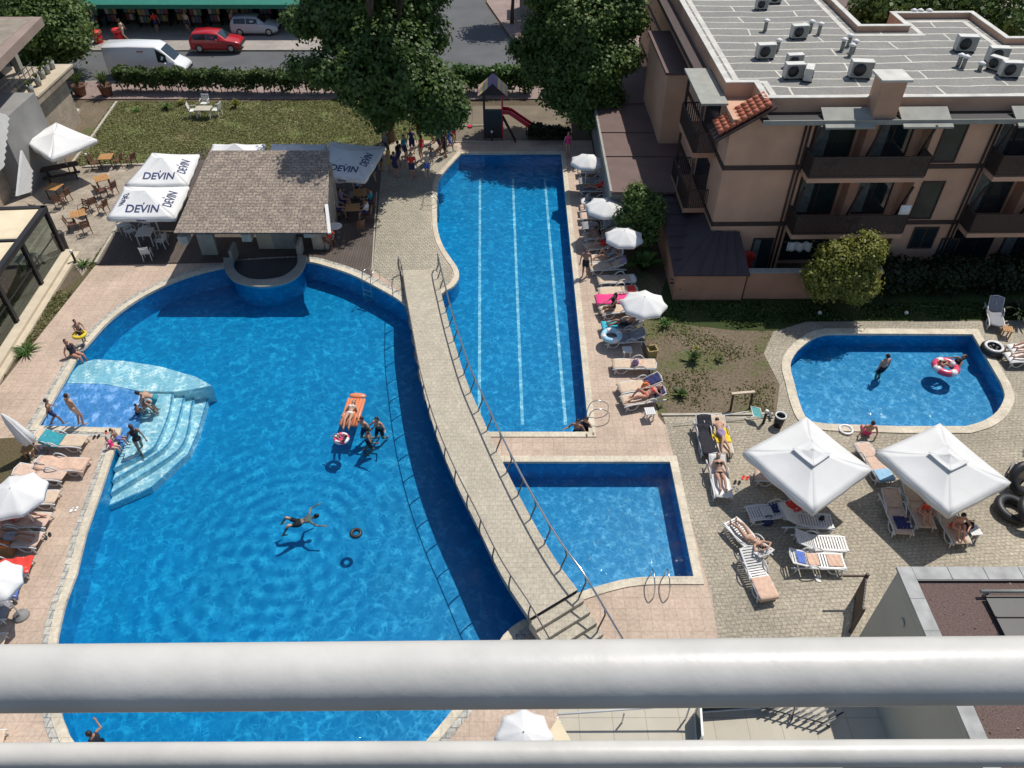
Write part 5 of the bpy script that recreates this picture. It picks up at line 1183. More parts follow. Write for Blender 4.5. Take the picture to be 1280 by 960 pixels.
# white garden table group on the lawn
gt = P(257, 147, 0); o = thing('garden_table', 'weathered white garden table on the lawn', 'table', gt, 0)
MB().box((0, 0, .66), (1.1, .8, .06)).build('tabletop', M_beige, o)
for x in (-.45, .45):
    for y in (-.3, .3): MB().box((x, y, .32), (.06, .06, .64)).build('leg', M_whitew, o)
for k, (x, y, rz, lab) in enumerate(((244, 146, -1.4, 'white garden chair left of the garden table'), (272, 145, 1.4, 'white garden chair right of the garden table'), (258, 137, 3.1, 'white garden chair behind the garden table'))): 
    p = P(x, y, 0); c = make_chair(M_whitew); c.location = p; c.rotation_euler = (0, 0, rz); c.scale = (1.15, 1.15, 1.1); c.name = 'garden_chair'; tag(c, lab, 'chair', 'white garden chairs on the lawn')
for (x, y, z), rz, lab in (((14.6, 32.95, 5.9), .5, 'dark chair at the left end of the upper middle hotel balcony'), ((18.6, 33.0, 5.9), -.6, 'dark chair at the right end of the upper middle hotel balcony'), ((16.5, 32.9, 2.9), .2, 'dark chair in the middle of the lower middle hotel balcony'), ((23.4, 33.1, 5.9), .7, 'dark chair on the upper right hotel balcony')):
    o = copy_tree(CP['wc']); o.location = (x, y, z+.005); o.rotation_euler = (0, 0, rz); o.name = 'chair'; tag(o, lab, 'chair', 'chairs on the hotel balconies')
# ---------------------------------------------------------------- pool ladders
def ladder(px, z, dirv, label, w=.5, reach=.75):
    p = P(*px, .03); t = thing('pool_ladder', label, 'pool ladder', (p.x, p.y, 0), atan2(dirv[1], dirv[0]))
    for s in (-1, 1):
        MB().tube(smooth_loop([(-reach, s*w/2, .03), (-reach*.95, s*w/2, .5), (-reach*.5, s*w/2, .72), (-.02, s*w/2, .62), (.12, s*w/2, .1), (.12, s*w/2, -.95)], 4, False), .021, 7).build('rail', M_steel, t)
    for k in range(3): MB().box((.12, 0, -.25-.27*k), (.08, w, .025)).build('step', M_steel, t)
    return t
ladder((545, 256), 0, (1, 0), 'steel pool ladder on the left bank of the lap pool'); ladder((738, 521), 0, (-1, 0), 'steel pool ladder at the near right corner of the lap pool'); ladder((460, 356), 0, (-.45, -1), 'steel pool ladder of the big pool near the bridge head'); ladder((822, 723), 0, (0, 1), 'steel ladder with two looped rails at the near edge of the diving pool')
# ---------------------------------------------------------------- small things
def bollard(px, label):
    p = P(*px, 0); t = thing('bollard_light', label, 'garden light', p, 0, 'low garden lights'); MB().lathe([(.06, 0), (.06, .62), (.055, .63)], n=10).build('post', M_dark, t); MB().lathe([(.075, .63), (.08, .74), (.04, .77)], n=10).build('lamp_head', M_whitew, t)
bollard((95, 328), 'low garden light at the grass strip'); bollard((112, 206), 'low garden light at the lawn kerb'); bollard((615, 177), 'low garden light in front of the playground'); bollard((954, 529), 'low dark post at the terrace corner')
def planter(px, label, r=.38, h=.5, m=None, plant=True):
    p = P(*px, 0); t = thing('plant_pot', label, 'plant pot', p, 0); MB().lathe([(r*.72, 0), (r, h), (r*1.06, h), (r*1.06, h+.06), (r*.9, h+.06), (r*.88, h-.05), (.01, h-.05)], n=14).build('pot', m or mat('terracotta', (.22, .11, .075), .8, .15, 4), t); return t
bk_ = P(814, 444, 0); t = thing('basket', 'square yellowish basket on the soil beside the loungers', 'basket', bk_, .2); mb = MB()
for k in range(4):
    a = pi/4+k*pi/2; b = a+pi/2; mb.bar((.22*cos(a)*1.2, .22*sin(a)*1.2, .2), (.22*cos(b)*1.2, .22*sin(b)*1.2, .2), .025, .38); mb.bar((.3*cos(a), .3*sin(a), .40), (.3*cos(b), .3*sin(b), .40), .05, .05)
mb.build('weave', mat('wicker', (.36, .28, .12), .8, .3, 25), t)
bn = P(972, 532, 0); t = thing('waste_bin', 'black bin with a pale rim at the corner of the small pool', 'bin', bn); MB().lathe([(.17, 0), (.22, .55), (.20, .55), (.19, .1)], n=14).build('tub', M_dark, t); MB().lathe([(.21, .553), (.24, .57), (.23, .62), (.19, .62), (.19, .553)], n=14, cap=False).build('rim', M_whitew, t)
bn = P(80, 312, 0); t = thing('waste_bin', 'black round bin at the corner of the glass pavilion', 'bin', bn); MB().lathe([(.26, 0), (.3, .95), (.27, 1.0)], n=14).build('tub', M_dark, t); MB().lathe([(.29, 1.0), (.3, 1.05), (.12, 1.12)], n=14).build('lid', M_black, t)
# sign stand on the soil
sg = P(925, 512, 0); t = thing('sign_stand', 'small wooden frame stand on the grass above the terrace', 'stand', sg, .12); 
for x in (-.42, .42): MB().bar((x, 0, 0), (x*1.0, .12, .85), .07).build('post', M_brownw, t)
MB().bar((-.5, .12, .87), (.5, .12, .87), .12, .06).build('top_bar', M_sling, t)
# pool cleaning poles and net
pn = thing('pool_net', 'long pale pole with a turquoise leaf net lying on the stone edging', 'pool net', (0, 0, 0)); a, b = P(845, 529, .12), P(945, 519, .25)
MB().tube([P(842, 531, .08), P(905, 519, .3), P(936, 514, .45)], .018, 6).build('pole', M_whitew, pn); q = P(945, 515, .45); mb = MB(); d = Vector((.22, -.09, 0)); e = Vector((.0, .20, .08))
mb.tube([q-d*.6-e, q+d-e, q+d*.8+e, q-d*.8+e], .025, 5, True); mb.build('hoop', M_whitew, pn); MB().face([q-d*.6-e, q+d-e, q+d*.8+e, q-d*.8+e]).build('mesh', mat('net_turquoise', (.12, .42, .40), .8, .1, 9), pn, solid=.01)
pn = thing('pool_pole', 'long thin pole lying on the stone edging of the terrace', 'pole', (0, 0, 0)); MB().tube([P(900, 525, .1), P(962, 519, .12)], .018, 6).build('shaft', M_whitew, pn); MB().box(P(963, 519, .12), (.1, .4, .06)).build('brush', M_dark, pn)
# rings, mats, toys
def swim_ring(loc, r, rr, m, label, m2=None):
    t = thing('swim_ring', label, 'swim ring', loc); pts = [(r*cos(2*pi*k/20), r*sin(2*pi*k/20), rr) for k in range(20)]
    MB().tube(pts, rr, 8, True).build('tube', m, t)
    if m2:
        for k in range(0, 20, 5): MB().tube([Vector(p)*1.0 for p in pts[k:k+3]], rr*1.03, 8, False).build('stripe', m2, t)
    return t
M_rubber = mat('black_rubber', (.02, .02, .022), .5, .15, 5); M_clearb = mat('pale_blue_vinyl', (.35, .62, .78), .25, .15, 6); M_vwhite = mat('white_vinyl', (.75, .72, .72), .25, .05, 4); M_vpink = mat('pink_vinyl', (.72, .08, .16), .25, .15, 6)
swim_ring(L2W(R['o'], .62, 0, LH+.06), .38, .13, M_clearb, 'pale blue swim ring on the foot of a lounger', M_vwhite)
swim_ring(P(445, 667, WL)+Vector((0, 0, -.05)), .17, .07, M_rubber, 'small black ring floating in the big pool')
swim_ring(P(1057, 538, .0), .26, .05, M_vwhite, 'small white ring on the cobbles beside the seated man')
swim_ring(P(427, 549, WL)+Vector((0, 0, -.05)), .25, .085, M_vwhite, 'white swim ring with a pink horn around a child in the big pool', M_vpink)
swim_ring(P(1181, 461, WL)+Vector((0, 0, -.05)), .45, .16, M_vpink, 'red and white swim ring with people in the small pool', M_vwhite)
tp = P(1239, 440, 0); t = thing('tyre_float', 'big black tyre like float with a white ring standing by the small pool', 'float', tp, 0)
MB().lathe([(.28, .03), (.44, 0), (.52, .10), (.53, .24), (.46, .34), (.36, .36), (.28, .28), (.26, .15), (.28, .03)], n=24, cap=False).build('tyre', M_rubber, t); MB().lathe([(.42, .352), (.40, .385), (.34, .385), (.30, .35)], n=24, cap=False).build('white_ring', M_vwhite, t); mb = MB()
for k in range(5): a = 2*pi*k/5; mb.ell((.16*cos(a), .16*sin(a), .26), (.10, .10, .06))
mb.build('spokes', M_rubber, t)
mt_ = (P(431, 530, WL)+P(452, 530, WL)+P(434, 497, WL)+P(450, 497, WL))/4; t = thing('air_mat', 'orange air mattress floating in the big pool', 'air mattress', mt_+Vector((0, 0, -.03)), radians(-4)); mb = MB()
for k in range(6): mb.tube([(-.33+.132*k, -.95, .07), (-.33+.132*k, .66, .07)], .07, 8)
mb.build('tubes', mat('orange_vinyl', (.72, .25, .12), .35, .1, 5), t); MB().ell((0, .85, .09), (.4, .16, .09)).build('pillow', mat('orange_vinyl', (1, 1, 1)), t)
# pile of big black inner tubes at the right edge
for (x, y), z, rx, ry, r, lab in (((1262, 640), .02, .12, .1, .50, 'big black inner tube lying lowest in the pile at the right edge'), ((1272, 606), .42, .9, -.25, .52, 'big black inner tube leaning upright at the back of the pile'), ((1280, 650), .34, .5, .3, .50, 'big black inner tube on top of the pile, cut off by the right edge')):
    p = P(x, y, 0); t = thing('inner_tube', lab, 'inner tube', (p.x, p.y, z), 0, 'black inner tubes at the right edge'); t.rotation_euler = (rx, ry, .3)
    MB().tube([(r*cos(2*pi*k/28), r*sin(2*pi*k/28), .17) for k in range(28)], .17, 12, True).build('tube', M_rubber, t); MB().tube([(r-.17, 0, .17), (r-.25, 0, .18)], .012, 6).build('valve', M_grey, t)
p = P(1268, 596, 0); t = thing('deck_chair', 'grey folding chair with a beige cushion among the black inner tubes', 'chair', (p.x, p.y, 0), -.6)
MB().box((0, 0, .38), (.6, .6, .08)).build('seat', CL['grey'], t, bevel=.02); b_ = MB().box((0, -.36, .66), (.6, .08, .6)).build('backrest', CL['beige'], t, bevel=.02)
for x in (-.26, .26):
    for y in (-.26, .26): MB().bar((x, y, 0), (x, y, .36), .04).build('leg', M_dark, t)
# slippers
SL = [((905, 545), 'black flip flops on the cobbles beside the man in purple trunks', CL['black']), ((921, 604), 'black sandals right of the woman in the black bikini', CL['black']), ((931, 598), 'red flip flops on the terrace', CL['red']), ((1023, 724), 'white slippers in front of the lounger with peach towels', CL['white']), ((92, 638), 'white slippers on the pink deck beside the big pool', CL['white']), ((60, 671), 'dark sandals by the second shaded lounger', CL['black']), ((120, 547), 'dark slippers near the wading shelf corner', CL['black']), ((135, 540), 'red slippers near the wading shelf corner', CL['red']), ((918, 612), 'grey sandals just below the black ones', CL['grey'])]
for px, lab, m in SL:
    p = P(*px, 0); t = thing('slippers', lab, 'slippers', p, random.uniform(-1, 1))
    for x in (-.07, .08): MB().lathe([(.05, 0), (.055, .02), (.05, .03)], (0, 0, 0), 10, sy=2.3).build('sole', m, t).location = (x, .06 if x > 0 else 0, 0); MB().tube([(x-.045, .04, .02), (x, .09, .07), (x+.045, .04, .02)], .012, 5).build('strap', m, t)
bx = P(6, 690, 0); t = thing('carton', 'brown box on the deck below the shaded left loungers', 'box', bx, .1); MB().box((0, 0, .2), (.75, .5, .4)).build('box', mat('brown_card', (.36, .19, .08), .8, .15, 3), t); MB().box((.0, 0, .43), (.6, .35, .05)).build('content', CL['orange'], t)
hs = thing('garden_hose', 'thin pale hose lying across the shaded lawn', 'hose', (0, 0, 0)); MB().tube(smooth_loop([P(1062, 376, .02), P(1110, 380, .02), P(1160, 383, .02), P(1226, 388, .02)], 5, False), .025, 5).build('tube', M_grey, hs)
for i, px in enumerate(((1024, 393), (1132, 393))):
    p = P(*px, 0); t = thing('ball', ('left', 'right')[i]+' small white ball on the shaded lawn', 'ball', p); MB().ell((0, 0, .10), (.10, .10, .10)).build('ball_skin', M_whitew, t)
# laundry on the hotel side
ro_ = PY(936, 318, 33.2); t = thing('bathrobe', 'red robe hanging on the hotel wall by the door', 'robe', (ro_.x, ro_.y, ro_.z-.6)); mb = MB()
mb.grid(lambda u, v: Vector(((v-.5)*(.4+.3*u), -.06*cos(6*v), .75-1.35*u)), 6, 10); mb.build('body', CL['red'], t, solid=.06)
for s in (-1, 1): MB().tube([(s*.2, 0, .7), (s*.36, 0, .3)], [.09, .07], 7).build('sleeve', CL['red'], t)
t = thing('laundry', 'white laundry hanging below the lower balcony', 'laundry', PY(1000, 305, 33.0)); mb = MB(); mb.grid(lambda u, v: Vector(((v-.5)*1.2, .06*sin(19*v), .1-.5*u-.04*sin(15*v))), 4, 20); mb.build('cloth', CL['white'], t, solid=.03); MB().tube([(-.9, 0, .12), (.9, 0, .12)], .012, 5).build('line', M_rail, t)
t = thing('towel', 'white towel over the lower balcony railing', 'towel', PY(1131, 262, 32.45)); mb = MB(); mb.grid(lambda u, v: Vector(((v-.5)*.5, -.03, .25-.5*u)), 3, 3); mb.build('cloth', CL['white'], t, solid=.02)
t = thing('laundry', 'pale clothes hanging from the lower side balcony', 'laundry', PY(852, 226, 37.0)); mb = MB(); mb.grid(lambda u, v: Vector((-.12+.06*sin(8*v), (v-.5)*1.8, .3-.9*u-.15*sin(4*v))), 4, 16); mb.build('cloth', CL['white'], t, solid=.03); MB().tube([(0, -1, .32), (0, 1, .32)], .012, 5).build('line', M_rail, t)
# playground
pt = P(617, 168, 0); t = thing('play_tower', 'wooden play tower with a striped purple and yellow roof and red slide', 'play tower', pt, 0)
M_pw = mat('play_wood_dark', (.05, .03, .03), .7, .2, 3); M_purple = mat('purple_board', (.16, .09, .27), .6, .1, 3); M_yel = mat('cream_board', (.75, .62, .22), .6, .08, 3); M_pinkb = mat('pink_board', (.62, .36, .33), .6, .08, 3); M_redp = mat('red_plastic', (.62, .015, .03), .3, .08, 3)
for x in (-.6, .6):
    for y in (-.6, .6): MB().bar((x, y, 0), (x, y, 3.0), .10).build('post', M_redp if x > 0 else M_pw, t)
MB().box((0, 0, 1.45), (1.3, 1.3, .08)).build('platform', M_pw, t); MB().box((0, -.63, 1.0), (1.15, .05, 1.9)).build('panel', M_dark, t); MB().box((-.63, 0, 1.9), (.05, 1.15, .8)).build('panel', M_dark, t)
for s in (-1, 1):
    for i in range(5):
        y0, m = -.95+.38*i, [M_pinkb, M_yel, M_purple, M_yel, M_pinkb][i]
    for i, m in enumerate((M_purple, M_purple, M_yel, M_pinkb, M_yel, M_pinkb)):
        a = Vector((s*.16*i, 0, 3.78-.14*i)); b = Vector((s*.16*(i+1)-s*.008, 0, 3.78-.14*(i+1))); MB().bar((a+b)/2+Vector((0, -.85, 0)), (a+b)/2+Vector((0, .85, 0)), .21, .03, up=(s*.14, 0, .16)).build('roof_board', m, t)
MB().extrude([(-.85, 3.0), (.85, 3.0), (0, 3.7)], -.8, -.75, 1).build('gable', M_pw, t)
mb = MB(); prof = [(.6, 1.55), (1.1, 1.5), (1.8, 1.0), (2.6, .45), (3.1, .25), (3.6, .22)]
for (x0, z0), (x1, z1) in zip(prof, prof[1:]): mb.bar((x0, 0, z0), (x1, 0, z1), .55, .05); [mb.bar((x0, y, z0+.12), (x1, y, z1+.12), .05, .26) for y in (-.29, .29)]
mb.build('slide', M_redp, t); MB().bar((2.2, 0, 0), (2.2, 0, .6), .08).build('slide_leg', M_pw, t)
mb = MB(); [mb.bar((.65, y, 1.45), (1.5, y-.5, 0), .07) for y in (-.75, -.35)]; [mb.bar((.65+.2*k, -.76-.1*k, 1.3-.3*k), (.65+.2*k, -.34-.1*k, 1.3-.3*k), .05) for k in range(4)]; mb.build('ladder', M_pw, t)
MB().bar((-.6, .0, 2.35), (-3.0, 0, 2.35), .12).build('swing_beam', M_pw, t); mb = MB(); [mb.bar((-3.0, 0, 2.35), (-3.3, y, 0), .10) for y in (-.8, .8)]; mb.build('swing_legs', M_pw, t)
sw = MB().lathe([(.16, -.08), (.2, 0), (.18, .05)], (0, 0, 0), 12).build('swing_seat', M_redp, t); sw.location = (-1.6, -.0, .55); mb = MB(); [mb.bar((x, 0, 2.35), (-1.6+(x+1.6)*.5, 0, .6), .015) for x in (-1.9, -1.3)]; mb.build('swing_rope', M_rail, t)
# red bollards by the shop, flag pole
for i, px in enumerate(((97, 53), (124, 53), (150, 50))):
    p = P(*px, .12); t = thing('bollard', ('left', 'middle', 'right')[i]+' one of three fat red bollards on the shop pavement', 'bollard', p, 0, 'red bollards in front of the shop'); MB().lathe([(.36, 0), (.36, .7)], n=16).build('drum', M_redp, t); MB().lathe([(.42, .703), (.46, .78), (.44, .9), (.2, .95)], n=16).build('cap', mat('red_cap', (.75, .05, .05), .4, .1, 3), t)
fp = P(812, 90, 0); t = thing('flag_pole', 'thin dark flag pole with a red and white flag near the annex', 'flag', fp)
topz = PY(822, 8, fp.y).z; MB().tube([(0, 0, 0), (.1, 0, topz)], .05, 6).build('pole', M_dark, t); fz = PY(823, 15, fp.y).z
mb = MB(); mb.grid(lambda u, v: Vector((.1+.9*u, .12*sin(7*u), fz-.45-.55*v-.2*u)), 10, 4); mb.mi = 0; o = mb.build('flag_cloth', [CL['white'], CL['red']], t, solid=.02)
for i, f in enumerate(o.data.polygons): f.material_index = 1 if (i % 4) in (2, 3) or i > 30 else 0
# ---------------------------------------------------------------- people
SK = [mat('skin_fair', (.60, .39, .29), .6, .06, 6), mat('skin_tan', (.46, .265, .18), .6, .06, 6), mat('skin_dark_tan', (.32, .17, .11), .6, .06, 6), mat('skin_red_tan', (.50, .25, .175), .6, .08, 6)]
HR = dict(dark=mat('dark_hair', (.018, .012, .01), .6, .2, 20), brown=mat('brown_hair', (.07, .035, .02), .6, .2, 20), blond=mat('blond_hair', (.36, .24, .11), .6, .2, 20))
M_eye = mat('eye_dark', (.02, .015, .012), .3, 0)
def capsule(bm, a, b, ra, rb, n=10):
    a, b = Vector(a), Vector(b); d = b-a; L = d.length
    for p, r in ((a, ra), (b, rb)):
        bmesh.ops.create_icosphere(bm, subdivisions=2, radius=r, matrix=Matrix.Translation(p))
    if L > 1e-4:
        R_ = d.to_track_quat('Z', 'Y').to_matrix().to_4x4()
        bmesh.ops.create_cone(bm, cap_ends=True, segments=n, radius1=ra, radius2=rb, depth=L, matrix=Matrix.Translation((a+b)/2) @ R_)
def ellip(bm, c, r, R_=None):
    M = Matrix.Translation(Vector(c)) @ (R_.to_4x4() if R_ else Matrix.Identity(4)) @ Matrix.Diagonal((*r, 1))
    bmesh.ops.create_icosphere(bm, subdivisions=3, radius=1, matrix=M)
def remeshed(bm, voxel, name):
    me = bpy.data.meshes.new(name); bm.to_mesh(me); bm.free(); o = bpy.data.objects.new(name, me); COL.objects.link(o)
    md = o.modifiers.new('r', 'REMESH'); md.mode = 'VOXEL'; md.voxel_size = voxel; md.use_smooth_shade = True
    sm = o.modifiers.new('s', 'SMOOTH'); sm.iterations = 3; sm.factor = .5
    dg = bpy.context.evaluated_depsgraph_get(); m2 = bpy.data.meshes.new_from_object(o.evaluated_get(dg)); bpy.data.objects.remove(o); bpy.data.meshes.remove(me); m2.name = name
    return m2
def ik(a, t, l1, l2, pole):
    d = t-a; L = min(d.length, (l1+l2)*.995); d.normalize(); t = a+d*L
    x = (l1*l1-l2*l2+L*L)/(2*L); h = sqrt(max(0, l1*l1-x*x)); pl = pole-d*pole.dot(d)
    pl = pl.normalized() if pl.length > 1e-5 else d.orthogonal().normalized()
    return a+d*x+pl*h, t
V = Vector
POSES = {
 'stand': dict(p=(0, 0, .93), u=(0, 0, 1), f=(0, 1, 0), w=((.30, .04, .82), (-.30, .02, .84)), a=((.11, .02, .07), (-.11, -.02, .07))),
 'walk': dict(p=(0, 0, .91), u=(0, .08, 1), f=(0, 1, 0), w=((.28, -.16, .86), (-.28, .24, .92)), a=((.09, .28, .08), (-.09, -.26, .12))),
 'hips': dict(p=(0, 0, .93), u=(0, 0, 1), f=(0, 1, 0), w=((.2, .08, 1.02), (-.2, .08, 1.02)), a=((.13, .05, .07), (-.13, -.05, .07)), ap=((1, -.6, 0), (-1, -.6, 0))),
 'hold': dict(p=(0, 0, .93), u=(0, -.03, 1), f=(0, 1, 0), w=((.16, .34, 1.08), (-.16, .34, 1.08)), a=((.1, .05, .07), (-.1, -.05, .07))),
 'bend': dict(p=(0, -.18, .88), u=(0, .85, .52), f=(0, .5, -.85), w=((.18, .62, .52), (-.18, .60, .5)), a=((.12, .0, .07), (-.12, -.06, .07))),
 'sit_chair': dict(p=(0, -.05, .55), u=(0, -.08, 1), f=(0, 1, 0), w=((.17, .32, .74), (-.17, .34, .74)), a=((.13, .42, .07), (-.13, .40, .07)), kp=(0, .4, 1)),
 'sit_edge': dict(p=(0, 0, .13), u=(0, -.2, 1), f=(0, 1, 0), w=((.34, -.12, .07), (-.34, -.14, .07)), a=((.11, .52, -.32), (-.11, .5, -.34)), kp=(0, .5, 1)),
 'sit_hug': dict(p=(0, 0, .13), u=(0, .15, 1), f=(0, 1, 0), w=((.15, .45, .42), (-.15, .45, .42)), a=((.10, .50, .07), (-.10, .5, .07)), kp=(0, 0, 1)),
 'squat': dict(p=(0, -.1, .38), u=(0, .35, 1), f=(0, 1, 0), w=((.2, .42, .3), (-.2, .42, .3)), a=((.16, 0, .07), (-.16, .02, .07)), kp=(0, 1, .6)),
 'float': dict(p=(0, 0, -.30), u=(0, .12, 1), f=(0, 1, 0), w=((.48, .34, .02), (-.48, .32, .02)), a=((.16, -.2, -.95), (-.16, -.3, -1.0)), ap=((.5, 0, -1), (-.5, 0, -1))),
 'swim': dict(p=(0, -.1, -.22), u=(0, 1, .16), f=(0, .15, -1), w=((.52, .75, -.14), (-.52, .7, -.12)), a=((.30, -.72, -.30), (-.30, -.7, -.36)), ap=((1, -.2, 0), (-1, -.2, 0)), kp=(0, 0, 1)),
 'ring': dict(p=(0, -.05, .05), u=(0, -.5, .85), f=(0, .85, .4), w=((.40, .12, .22), (-.40, .12, .22)), a=((.12, .72, .16), (-.12, .72, .16)), kp=(0, 0, 1)),
 'lie': dict(p=(0, 0, .12), u=(0, -1, .02), f=(0, .02, 1), w=((.32, .04, .07), (-.32, .06, .07)), a=((.10, .84, .07), (-.12, .84, .07)), kp=(0, 0, 1), toe=(0, .25, 1)),
 'lie_knee': dict(p=(0, 0, .12), u=(0, -1, .02), f=(0, .02, 1), w=((.34, -.2, .07), (-.2, -.62, .12)), a=((.12, .55, .07), (-.13, .82, .07)), kp=(0, 0, 1), toe=(0, 1, .2)),
 'prone': dict(p=(0, 0, .12), u=(0, -1, 0), f=(0, 0, -1), w=((.16, -.86, .1), (-.16, -.86, .1)), a=((.14, .83, .08), (-.16, .83, .08)), ap=((1, 0, 0), (-1, 0, 0)), kp=(0, 0, 1), toe=(0, 1, -.3)),
 'lie_arms': dict(p=(0, 0, .12), u=(0, -1, .02), f=(0, .02, 1), w=((.14, -.80, .14), (-.14, -.80, .14)), a=((.13, .83, .07), (-.13, .84, .07)), ap=((1, -.3, 0), (-1, -.3, 0)), kp=(0, 0, 1), toe=(0, .25, 1)),
}
PC = [0]
def person(loc, rz, pose, label, skin=1, hair='dark', sc=1.0, wear=('trunks', 'navy'), female=False, recl=0.0, hat=None, top=None, group=None, longhair=None):
    """wear: ('trunks'|'bikini'|'dress'|'shirt'|'suit', cloth colour); recl bends the spine up for a backrest"""
    PC[0] += 1; q = POSES[pose]; u, f = V(q['u']).normalized(), V(q['f'])
    pel = V(q['p'])
    if recl: u = (Matrix.Rotation(-recl, 3, 'X') @ u); f = Matrix.Rotation(-recl, 3, 'X') @ f
    f = (f-u*f.dot(u)).normalized(); r = f.cross(u).normalized()
    sw = .175 if female else .20; hw = .10 if female else .09
    waist, chest, neck = pel+u*.15, pel+u*.34, pel+u*.50
    head = neck+u*.175+f*.02; J = {}
    bm = bmesh.new(); k = .92 if female else 1.0
    Rm = Matrix((r, f, u)).transposed()
    ellip(bm, pel+u*.02, (.165, .115, .13), Rm); ellip(bm, waist, (.125*k, .095, .14), Rm); ellip(bm, chest, (.165*k, .115, .17), Rm); ellip(bm, pel+u*.44, (.17*k, .085, .08), Rm)
    if female:
        for s in (-1, 1): ellip(bm, chest+r*s*.07+f*.09+u*.02, (.06, .055, .06), Rm)
    capsule(bm, neck-u*.03, neck+u*.08, .056, .05); ellip(bm, head, (.077, .095, .115), Rm); ellip(bm, head+f*.10-u*.012, (.016, .022, .022), Rm); ellip(bm, head+f*.062-u*.07, (.045, .035, .04), Rm)
    for s in (-1, 1): ellip(bm, head+r*s*.08-u*.005, (.014, .024, .032), Rm)
    arms, legs = [], []
    for i, s in enumerate((1, -1)):
        sh = neck+r*s*sw-u*.055; wt = V(q['w'][i])
        if recl:
            wt = pel+Matrix.Rotation(-recl, 3, 'X') @ (wt-pel)
        pole = V(q['ap'][i]) if 'ap' in q else (-f*.8+r*s*.5)
        el, wr = ik(sh, wt, .285, .255, pole); arms.append((sh, el, wr, s))
        capsule(bm, sh, el, .052*k, .040*k); capsule(bm, el, wr, .041*k, .029*k)
        hip = pel+r*s*hw-u*.03; kp = V(q['kp']) if 'kp' in q else f
        kn, an = ik(hip, V(q['a'][i]), .43, .43, kp); legs.append((hip, kn, an, s))
        capsule(bm, hip, kn, .087, .057); capsule(bm, kn, kn.lerp(an, .35), .056, .058); capsule(bm, kn.lerp(an, .35), an, .056, .036)
        td = V(q['toe']) if 'toe' in q else V((s*.15, 1, 0)); td.normalize()
        capsule(bm, an-td*.05-V((0, 0, .02)), an+td*.16-V((0, 0, .035)), .036, .030)
        hd = (wr-el).normalized(); ellip(bm, wr+hd*.05, (.036, .022, .055), hd.to_track_quat('Z', 'Y').to_matrix())
    me = remeshed(bm, .021, 'body')
    # fingers, thumbs and eyes joined to the same mesh
    b2 = bmesh.new(); b2.from_mesh(me); mb = MB(); mb.bm.free(); mb.bm = b2
    for sh, el, wr, s in arms:
        hd = (wr-el).normalized(); side = hd.cross(f).normalized() if abs(hd.dot(f)) < .95 else r.copy(); nn = side.cross(hd)
        for j, ln in enumerate((.062, .072, .068, .052)):
            o_ = wr+hd*.085+side*(-.026+.0175*j); mb.tube([o_-hd*.02, o_+hd*ln*.55+nn*.004, o_+hd*ln*.95+nn*.022], [.0085, .008, .006], 5)
        o_ = wr+hd*.03-side*.03; mb.tube([o_, o_+hd*.03-side*.025+nn*.01, o_+hd*.058-side*.03+nn*.02], [.011, .0095, .007], 5)
    mb.mi = 1
    for s in (-1, 1): mb.ell(head+r*s*.032+f*.086+u*.008, (.012, .010, .009), 6, 4, Rm)
    mb.ell(head+f*.093-u*.048, (.022, .006, .006), 6, 4, Rm)
    b2.to_mesh(me); b2.free(); me.materials.clear(); me.materials.append(SK[skin]); me.materials.append(M_eye)
    body = bpy.data.objects.new('body', me); COL.objects.link(body)
    root = thing('person', label, 'person', loc, rz, group); root.scale = (sc, sc, sc); body.parent = root
    def part(bm, name, m, vox=.021):
        mm = remeshed(bm, vox, name); mm.materials.clear(); mm.materials.append(m); o = bpy.data.objects.new(name, mm); COL.objects.link(o); o.parent = root; return o
    # hair
    bm = bmesh.new(); ellip(bm, head+u*.022-f*.022, (.087, .098, .112), Rm)
    if longhair or (longhair is None and female): ellip(bm, head-u*.07-f*.075, (.085, .05, .14), Rm)
    part(bm, 'hair', HR[hair])
    if hat:
        mb = MB(); mb.lathe([(.21, 0), (.205, .012), (.10, .015), (.098, .09), (.06, .115)], n=18); h = mb.build('hat', CL[hat] if hat in CL else M_sling, root); h.location = head+u*.055; h.rotation_euler = u.to_track_quat('Z', 'Y').to_euler()
    kind, col = wear; m = CL[col]
    def torso(bm, lo=True, g=1.09):
        ellip(bm, waist, (.125*k*g, .095*g, .14), Rm); ellip(bm, chest, (.165*k*g, .115*g, .17), Rm); ellip(bm, pel+u*.44, (.17*k*g, .085*g, .075), Rm)
        if female:
            for s in (-1, 1): ellip(bm, chest+r*s*.07+f*.09+u*.02, (.067, .063, .067), Rm)
    if kind in ('trunks', 'shirt', 'bikini', 'suit', 'dress'):
        bm = bmesh.new(); ellip(bm, pel+u*(.03 if kind != 'bikini' else .0), (.178, .128, .125 if kind != 'bikini' else .09), Rm)
        if kind in ('trunks', 'shirt', 'dress'):
            for hip, kn, an, s in legs: capsule(bm, hip, hip.lerp(kn, .55 if kind != 'dress' else .8), .098, .085 if kind != 'dress' else .09)
        if kind in ('suit', 'dress'): torso(bm)
        part(bm, {'trunks': 'swim_trunks', 'shirt': 'shorts', 'bikini': 'bikini_bottom', 'suit': 'swimsuit', 'dress': 'dress'}[kind], CL['navy'] if kind == 'shirt' else m)
    if kind == 'bikini':
        bm = bmesh.new(); ellip(bm, chest+u*.02, (.165*k*1.05, .118*1.05, .055), Rm)
        for s in (-1, 1): ellip(bm, chest+r*s*.07+f*.092+u*.02, (.066, .062, .064), Rm)
        part(bm, 'bikini_top', m)
    if kind == 'shirt':
        bm = bmesh.new(); torso(bm, g=1.13)
        for sh, el, wr, s in arms: capsule(bm, sh, sh.lerp(el, .6), .066, .058)
        part(bm, 'shirt', m)
    return root
def on_ground(px, *a, z=0.0, **kw): return person(P(*px, z), *a, **kw)
D = radians
